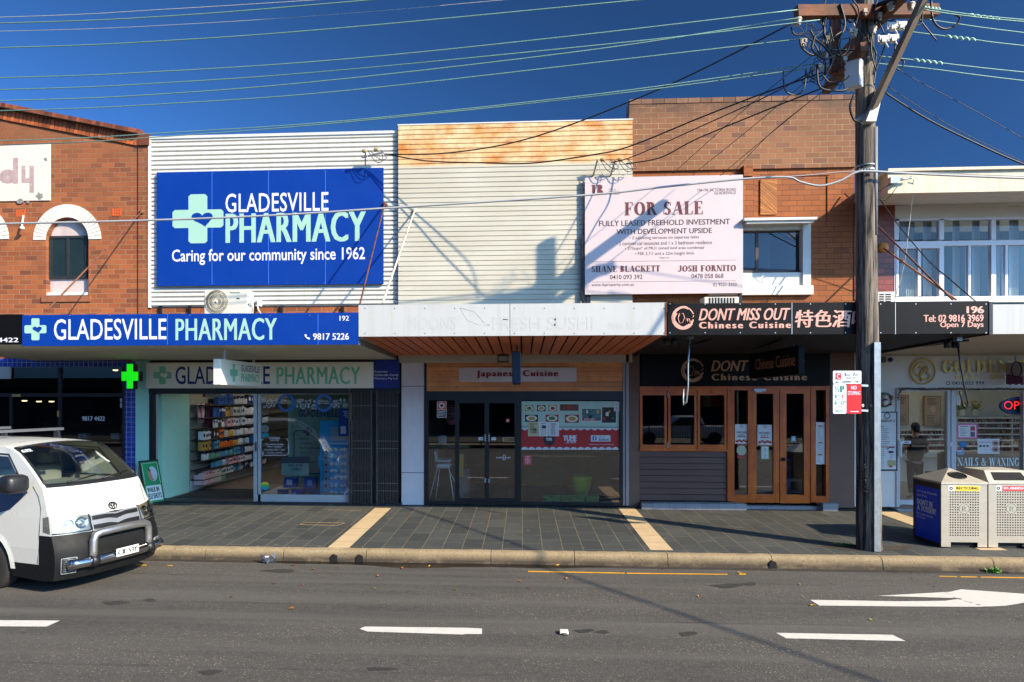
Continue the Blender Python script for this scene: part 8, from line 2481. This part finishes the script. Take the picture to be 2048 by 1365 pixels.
# ---------------------------------------------------------------- for sale board, air conditioners, parking signs
M_fsb = mat('board blush', S(196, 182, 185), .45, var=.02, spec=.4)
M_mar = mat('maroon print', S(96, 40, 44), .5)
fb_ = thing('for_sale_board', 'large blush white for sale board with maroon headline fixed to the upper walls', 'sign', at(1328, 600, -.3))
YQ = -.2
mb = MB(); mb.pb(1170, 353, 1486, 588, YQ, .05); mb.build('panel', M_fsb, fb_)
mb = MB(); pserif(mb, 'FOR SALE', 1249, 404, 1406, 430, YQ, T=.24, t=.05); pserif(mb, 'IB.', 1183, 370, 1213, 390, YQ, T=.3, t=.05)
pserif(mb, 'SHANE BLACKETT', 1183, 532, 1320, 544, YQ, T=.24, t=.06); pserif(mb, 'JOSH FORNITO', 1357, 531, 1472, 543, YQ, T=.24, t=.06)
mb.build('headline', M_mar, fb_)
mb = MB()
for s, a, b, c_, d, bo in (("IT'S A", 1218, 378, 1231, 381, .0), ('MATTER', 1218, 382.5, 1240, 385.5, 0), ('OF TRUST', 1218, 387, 1240, 390, 0), ('194-196 VICTORIA ROAD', 1395, 377, 1472, 383, 0), ('GLADESVILLE', 1429, 383.5, 1472, 389, 0), ('FULLY LEASED FREEHOLD INVESTMENT', 1198, 440, 1460, 451, .018), ('WITH DEVELOPMENT UPSIDE', 1233, 457.5, 1424, 468, .018), ('• 2 adjoining terraces on separate titles', 1259, 472, 1398, 480, 0), ('• 2 commercial tenancies and 1 x 3 bedroom residence', 1233, 482.5, 1424, 490, 0), ('• 373sqm* of MU1 zoned land area combined', 1250, 493, 1408, 501, 0), ('• FSR 2.7:1 and a 22m height limit', 1270, 504, 1388, 512, 0), ('*approx.', 1318, 514, 1339, 518, 0), ('0410 093 392', 1220, 550, 1285, 559, .005), ('0478 058 868', 1383, 548, 1447, 557, .005), ('www.ibproperty.com.au', 1183, 566.5, 1268, 574.5, 0), ('02 9221 3333', 1426, 566, 1473, 573, 0)): mb.ptext(s, a, b, c_, d, YQ, bo)
for py in (522, 563): mb.pb(1184, py, 1472, py + .6, YQ - .001, .002)
mb.build('lettering', mat('aubergine print', S(62, 36, 48), .5), fb_)
for q, dy in (((1163, 470, 1168, 606), .02), ((1173, 585, 1181, 606), .05), ((1478, 585, 1484, 606), .05)): MB().pb(*q, YQ + dy, .05).build('post', M_black, fb_)
MB().bar(at(1166, 520, YQ + .06), at(1172, 380, YQ + .07), .03, .03).build('brace', M_black, fb_)

ac = thing('air_conditioner', 'white outdoor air conditioner with a round fan grille, standing on the pharmacy awning', 'air conditioner', at(450, 628, -1.0))
Ya = -1.0
mb = MB(); mb.pb(408, 580, 495, 630, Ya, .32); mb.build('case', mat('ac white', S(196, 193, 183), .45, var=.03), ac, bevel=.015)
c = at(434, 604, Ya - .004)
rr = 24 / 106.
mb = MB()
for k in range(40):
    a = k * .15708
    mb.tube([c + Vector((rr * q * math.cos(a + 1.0 * q), -.012, rr * q * math.sin(a + 1.0 * q))) for q in (.14, .4, .7, 1.0)], .0045, 4)
for q in (1.0, .72, .42): mb.tube([c + Vector((rr * q * math.cos(k * .2618), -.012, rr * q * math.sin(k * .2618))) for k in range(25)], .005, 4)
mb.build('fan_guard', mat('guard cream', S(196, 190, 170), .5), ac)
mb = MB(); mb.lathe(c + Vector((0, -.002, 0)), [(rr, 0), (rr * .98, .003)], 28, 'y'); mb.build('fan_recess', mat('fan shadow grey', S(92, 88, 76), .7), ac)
mb = MB(); mb.lathe(c + Vector((0, -.02, 0)), [(.03, -.01), (.03, .01), (.01, .012)], 14, 'y'); mb.build('hub', M_white, ac)
mb = MB(); mb.ptext('Panasonic', 460, 584, 480, 587, Ya - .001, .03); mb.pb(473, 596, 479, 599, Ya - .002, .003); mb.build('lettering', mat('teal print', S(40, 92, 84), .5), ac)
mb = MB(); mb.pb(496, 584, 498, 620, Ya + .02, .02); mb.tube(smooth3([at(497, 608, Ya), at(505, 606, Ya), at(514, 600, Ya + .1), at(516, 618, Ya + .1), at(522, 628, Ya)]), .014, 6); mb.build('service_pipe', M_white, ac)
iv = thing('isolator_switch', 'white isolator switch box on the white ribbed wall beside the air conditioner', 'switch box', at(514, 606, -.05))
mb = MB(); mb.pb(510, 598, 521, 613, -.09, .09); mb.build('box', M_white, iv, bevel=.01)
mb = MB(); mb.lathe(at(513, 606, -.1), [(.03, -.01), (.03, .02), (.02, .03)], 12, 'y'); mb.build('knob', M_steel, iv)
a2_ = thing('air_conditioner', 'air conditioner mostly hidden behind the black awning below the for sale board', 'air conditioner', at(1442, 603, -.9))
mb = MB(); mb.pb(1408, 594, 1478, 640, -.9, .3); mb.build('case', mat('ac white', S(196, 193, 183), .45), a2_, bevel=.015)
mb = MB()
for k in range(9): mb.pb(1418 + k * 6, 596, 1421 + k * 6, 636, -.905, .004)
mb.build('grille', M_vb, a2_)
wv = thing('window_air_conditioner', 'small louvred white wall unit right of the power pole', 'air conditioner', at(1767, 603, -.2))
mb = MB(); mb.pb(1752, 584, 1789, 612, -.22, .2); mb.build('case', M_white, wv)
mb = MB()
for k in range(4): mb.pb(1759, 588 + k * 4.6, 1768, 590.6 + k * 4.6, -.225, .01); mb.pb(1771, 588 + k * 4.6, 1782, 590.6 + k * 4.6, -.225, .01)
mb.build('louvre', M_dark, wv)
iw = thing('wall_insulator', 'orange stained round wall plate on the dark red brick pier', 'wall plate', at(1767, 495, -.05))
mb = MB(); mb.lathe(at(1767, 495, -.03), [(.1, -.01), (.095, .02), (.06, .04), (.02, .05)], 16, 'y'); mb.build('plate', mat('ochre plate', S(206, 136, 60), .7, var=.25, scale=20), iw)
eb_ = thing('eave_connector', 'silver cable connector fixed to the white eave board', 'connector', at(1788, 362, -1.3))
mb = MB(); c = at(1788, 362, -1.34); mb.box(c.x - .08, c.x + .08, c.y - .05, c.y + .05, c.z - .05, c.z + .06); mb.tube([c, c + Vector((.3, 0, .05))], .022, 6); mb.build('body', mat('silver connector', S(170, 172, 172), .3, .8), eb_)
mb = MB(); mb.tube(smooth3([c + Vector((-.06, 0, -.05)), c + Vector((-.25, .1, -.2)), c + Vector((-.1, .1, -.32)), c + Vector((.06, 0, -.1))]), .006, 5); mb.build('wire_loop', M_cab, eb_)

pk = thing('parking_sign', 'parking restriction sign cluster with clearway, half hour and no stopping plates on the power pole', 'sign', at(1695, 828, PF))
YP = PF - .05
mb = MB(); mb.bar(at(1700, 770, YP + .04), at(1735, 772, PF + .05), .03, .03); mb.bar(at(1700, 820, YP + .04), at(1735, 822, PF + .05), .03, .03); mb.build('bracket', M_steel, pk)
M_ref = mat('sign sheeting', S(206, 212, 222), .45, var=.03)
M_grn = mat('sign green', S(30, 120, 110), .5)
M_red = mat('sign red', S(196, 20, 26), .45)
def plate(nm, q, m):
    x0, x1, z0, z1 = rc(*q, YP)
    r_ = .018
    pts = []
    for cx, cz, a0_ in ((x1 - r_, z1 - r_, 0), (x0 + r_, z1 - r_, 90), (x0 + r_, z0 + r_, 180), (x1 - r_, z0 + r_, 270)):
        pts += [(cx + r_ * math.cos(rad(a0_ + k * 22.5)), cz + r_ * math.sin(rad(a0_ + k * 22.5))) for k in range(5)]
    mb = MB(); mb.prism(pts, YP, YP + .006)
    return mb.build(nm, m, pk)
def arrow(mb, xa, xb, y, hd=3.0):
    s = 1 if xb > xa else -1
    mb.pb(min(xa, xb), y - .7, max(xa, xb), y + .7, YP - .002, .001)
    mb.face([at(xb, y - 2, YP - .0025), at(xb + s * hd, y, YP - .0025), at(xb, y + 2, YP - .0025)])
p1 = plate('clearway_plate', (1666, 742, 1723, 768.2), M_ref)
mb = MB(); mb.ptext('3', 1688, 746.5, 1692, 753, YP, .02); mb.ptext('PM -', 1693, 749.5, 1704, 752.6, YP, 0); mb.ptext('7', 1706, 746, 1710, 752.5, YP, .02); mb.ptext('PM', 1710.5, 749, 1716, 752, YP, 0); mb.ptext('MON - FRI', 1693, 755, 1711, 757.5, YP, .01); mb.ptext('CLEARWAY', 1684, 762, 1703, 766, YP, .01); arrow(mb, 1678, 1673.5, 765); arrow(mb, 1710, 1715, 764)
mb.build('lettering', M_prk, p1)
mb = MB(); x0, x1, z0, z1 = rc(1671, 747, 1682.5, 759.5, YP); mb.box(x0, x1, YP - .002, YP, z0, z1); mb.mi = 1; mb.ptext('C', 1673.4, 748.6, 1680.5, 758, YP - .003, .03); mb.build('c_symbol', [M_red, M_sw], p1)
p2 = plate('half_hour_plate', (1666, 768.8, 1693, 828), M_ref)
mb = MB(); mb.ptext('½', 1670, 773, 1679, 785, YP, .0); mb.ptext('P', 1680, 772.5, 1689, 785, YP, .05); mb.ptext('8', 1669.5, 790, 1673.5, 797, YP, .02); mb.ptext('30', 1675, 790, 1679, 793, YP, 0); mb.ptext('8', 1669, 803, 1673, 810.5, YP, .02); mb.ptext('30', 1674.5, 803, 1678.5, 806, YP, 0); mb.ptext('-12', 1680, 803, 1687.5, 810, YP, .02); mb.ptext('30', 1688, 803, 1692, 806, YP, 0); mb.ptext('MON - FRI', 1672, 799, 1687, 801, YP, 0); mb.ptext('SAT', 1676, 812.5, 1684, 815, YP, 0); arrow(mb, 1686, 1674.5, 822.5); mb.build('lettering', M_grn, p2)
mb = MB(); mb.ptext('3', 1682.5, 790, 1687, 797, YP, .02); mb.ptext('-', 1680, 793, 1682, 794, YP, .02); mb.build('red_lettering', M_red, p2)
p3 = plate('no_stopping_plate', (1693.6, 768.8, 1723, 828), M_red)
mb = MB(); mb.ptext('NO', 1702, 772, 1713, 779.5, YP, .05); mb.ptext('STOPPING', 1695, 783, 1720.5, 790.5, YP, .04); arrow(mb, 1701, 1714, 823.5, 4); mb.build('lettering', M_sw, p3)

# ---------------------------------------------------------------- small things on the ground
rm = thing('reflective_road_stud', 'small white raised pavement marker on the lane line', 'road stud', onz(1128, 1264, -.24))
c = onz(1128, 1268, -.24)
mb = MB(); mb.lathe(c, [(.06, 0), (.05, .02), (.02, .024)], 12); mb.build('base', M_scd, rm)
mb = MB(); mb.obox(c + Vector((-.045, -.04, .004)), (.09, 0, 0), (0, .09, 0), (0, 0, .03)); mb.build('reflector', M_white, rm, bevel=.008)
mb = MB()
c = onz(537, 1128, -.236)
for i in range(14):
    o = c + Vector((R.uniform(-.08, .08), R.uniform(-.03, .08), R.uniform(.0, .05)))
    mb.face([o, o + Vector((R.uniform(-.08, .08), R.uniform(-.03, .03), R.uniform(.02, .12))), o + Vector((R.uniform(-.1, .1), R.uniform(-.03, .06), R.uniform(0, .1)))])
tag(mb.build('plastic_wrapper', mat('clear plastic', S(84, 88, 100), .2, spec=.6)), 'crumpled clear plastic wrapper against the kerb', 'litter')
mb = MB()
c = Vector((X(1985, -3.92), -3.93, -.237))
for i in range(60):
    d = Vector((R.uniform(-1, 1), R.uniform(-1, .4), R.uniform(.1, 1.2))).normalized() * R.uniform(.04, .1)
    e = c + Vector((R.uniform(-.08, .08), R.uniform(-.03, .0), 0))
    p = d.orthogonal().normalized() * .014
    mb.face([e, e + d * .6 + p, e + d, e + d * .6 - p])
tag(mb.build('weed', mat('weed green', S(86, 140, 50), .6, island=.4)), 'small green weed growing at the foot of the kerb', 'plant')
LM = [mat('leaf %d' % i, c_, .6) for i, c_ in enumerate((S(150, 84, 36), S(176, 128, 40), S(112, 66, 42), S(110, 124, 50)))]
LN = ('orange', 'yellow', 'brown', 'green')
leafs = [(588, 1131, 2), (640, 1127, 2), (626, 1139, 1), (676, 1136, 0), (805, 1137, 0), (859, 1133, 1), (757, 1153, 0), (1041, 1163, 0), (1058, 1176, 2), (1115, 1131, 1), (1327, 1138, 0), (1134, 1158, 0), (750, 1177, 3), (911, 1180, 3), (1744, 1240, 3), (1626, 1211.5, 1), (1601, 1169, 1), (1664, 1167, 1), (1793, 1141, 2), (1775, 1139, 2), (1945, 1139, 0), (2014, 1145, 1), (463, 1195, 0), (550, 1167, 0), (582, 1218, 1), (585, 1217, 0), (1480, 1146, 1), (1398, 1193, 1), (607, 1170, 0)]
for i, (px, py, k) in enumerate(leafs):
    c = onz(px, py, -.232)
    a = R.uniform(0, 6.28)
    u = Vector((math.cos(a), math.sin(a), 0)) * R.uniform(.028, .046)
    v = Vector((-u.y, u.x, 0)) * .5
    mb = MB()
    pr = [-u, -u * .4 + v, u * .3 + v * .9, u, u * .3 - v * .8, -u * .4 - v]
    mid = c + Vector((0, 0, .0))
    vs_ = [c + q + Vector((0, 0, R.uniform(0, .018))) for q in pr]
    for j in range(6): mb.face([mid, vs_[j], vs_[(j + 1) % 6]])
    tag(mb.build('fallen_leaf', LM[k]), 'fallen %s leaf on the asphalt near the kerb' % LN[k] if py < 1160 else 'fallen %s leaf out on the traffic lane' % LN[k], 'leaf', 'fallen %s leaves %s' % (LN[k], 'near the kerb' if py < 1160 else 'on the lane'))
for px, py, lab in ((1688, 1091, 'tuft of green weed between the pavers at the foot of the power pole'),):
    mb = MB(); c = onp(px, py)
    for i in range(50):
        d = Vector((R.uniform(-1, 1), R.uniform(-1, 1), R.uniform(.1, .8))).normalized() * R.uniform(.03, .08)
        e = c + Vector((R.uniform(-.1, .1), R.uniform(-.03, .03), 0))
        p = d.orthogonal().normalized() * .008
        mb.face([e, e + d * .6 + p, e + d, e + d * .6 - p])
    tag(mb.build('weed', mat('weed green', S(86, 140, 50), .6, island=.4)), lab, 'plant')

# ---------------------------------------------------------------- a utility parked across the road
ut = thing('parked_ute', 'white utility truck parked across the road, reflected in the timber windows', 'utility truck', (8.0, -22.5, -.24))
mb = MB(); mb.prism([(5.6, .1), (5.6, .62), (7.3, .68), (8.0, 1.22), (9.1, 1.24), (9.35, .72), (10.6, .72), (10.6, .1)], -23.3, -21.7); mb.build('body', M_vw, ut, bevel=.06)
mb = MB(); mb.prism([(7.55, .74), (8.08, 1.15), (9.0, 1.16), (9.15, .76)], -23.32, -21.68); mb.build('window', M_dark, ut)
for x in (6.5, 9.8):
    for y in (-23.2, -21.8):
        mb = MB(); mb.lathe((x, y, .1), [(.2, -.1), (.34, -.1), (.34, .1), (.2, .1)], 20, 'y'); mb.build('wheel', M_rub, ut)

# ---------------------------------------------------------------- the far side of the road, seen in the glass
ob = thing('opposite_building', 'dark shop terrace across the road, seen only as a reflection in the glass', 'building', (0, -34, -.2))
mb = MB()
for x0, x1, h in ((-60, -26, 3.6), (-26, -8, 4.2), (-8, 12, 3.5), (12, 34, 4.0), (34, 70, 3.7)): mb.box(x0, x1, -38, -34 - .2 * (x0 % 3), -.2, h)
mb.build('wall', mat('dark brick', S(58, 50, 46), .9, var=.3, scale=1.), ob)  # dark brick tone with broad mottling
mb = MB()
for i in range(26): mb.box(-58 + i * 4.8, -54.6 + i * 4.8, -33.6, -33.2, .2, 2.6)
mb.build('shop_window', M_dark, ob)
mb = MB(); mb.box(-60, 70, -33.9, -31.4, 2.9, 3.3); mb.build('awning', M_dark, ob)
fe = thing('pedestrian_fence', 'black railing fence across the road, seen reflected in the shop windows', 'fence', (0, -19.0, -.24))
mb = MB()
for x in range(-24, 25, 2): mb.box(x - .03, x + .03, -19.03, -18.97, -.24, .95)
mb.build('post', M_black, fe)
mb = MB()
for z in (.0, .88): mb.box(-24, 24, -19.02, -18.98, z, z + .04)
for i in range(400): mb.box(-24 + i * .12, -23.985 + i * .12, -19.01, -18.99, .0, .9)
mb.build('railing', M_black, fe)
mb = MB(); mb.box(-60, 60, -19.6, -18.9, -.236, -.09); struct('median_kerb', mb, M_kerb)
for k in range(9): 
    mb = MB(); mb.face([(-30 + k * 7.5, -14.6, -.236), (-27 + k * 7.5, -14.6, -.236), (-27 + k * 7.5, -14.47, -.236), (-30 + k * 7.5, -14.47, -.236)]); struct('road_marking', mb, M_paint)
for o in list(bpy.data.objects):
    if '_' in o: del o['_']
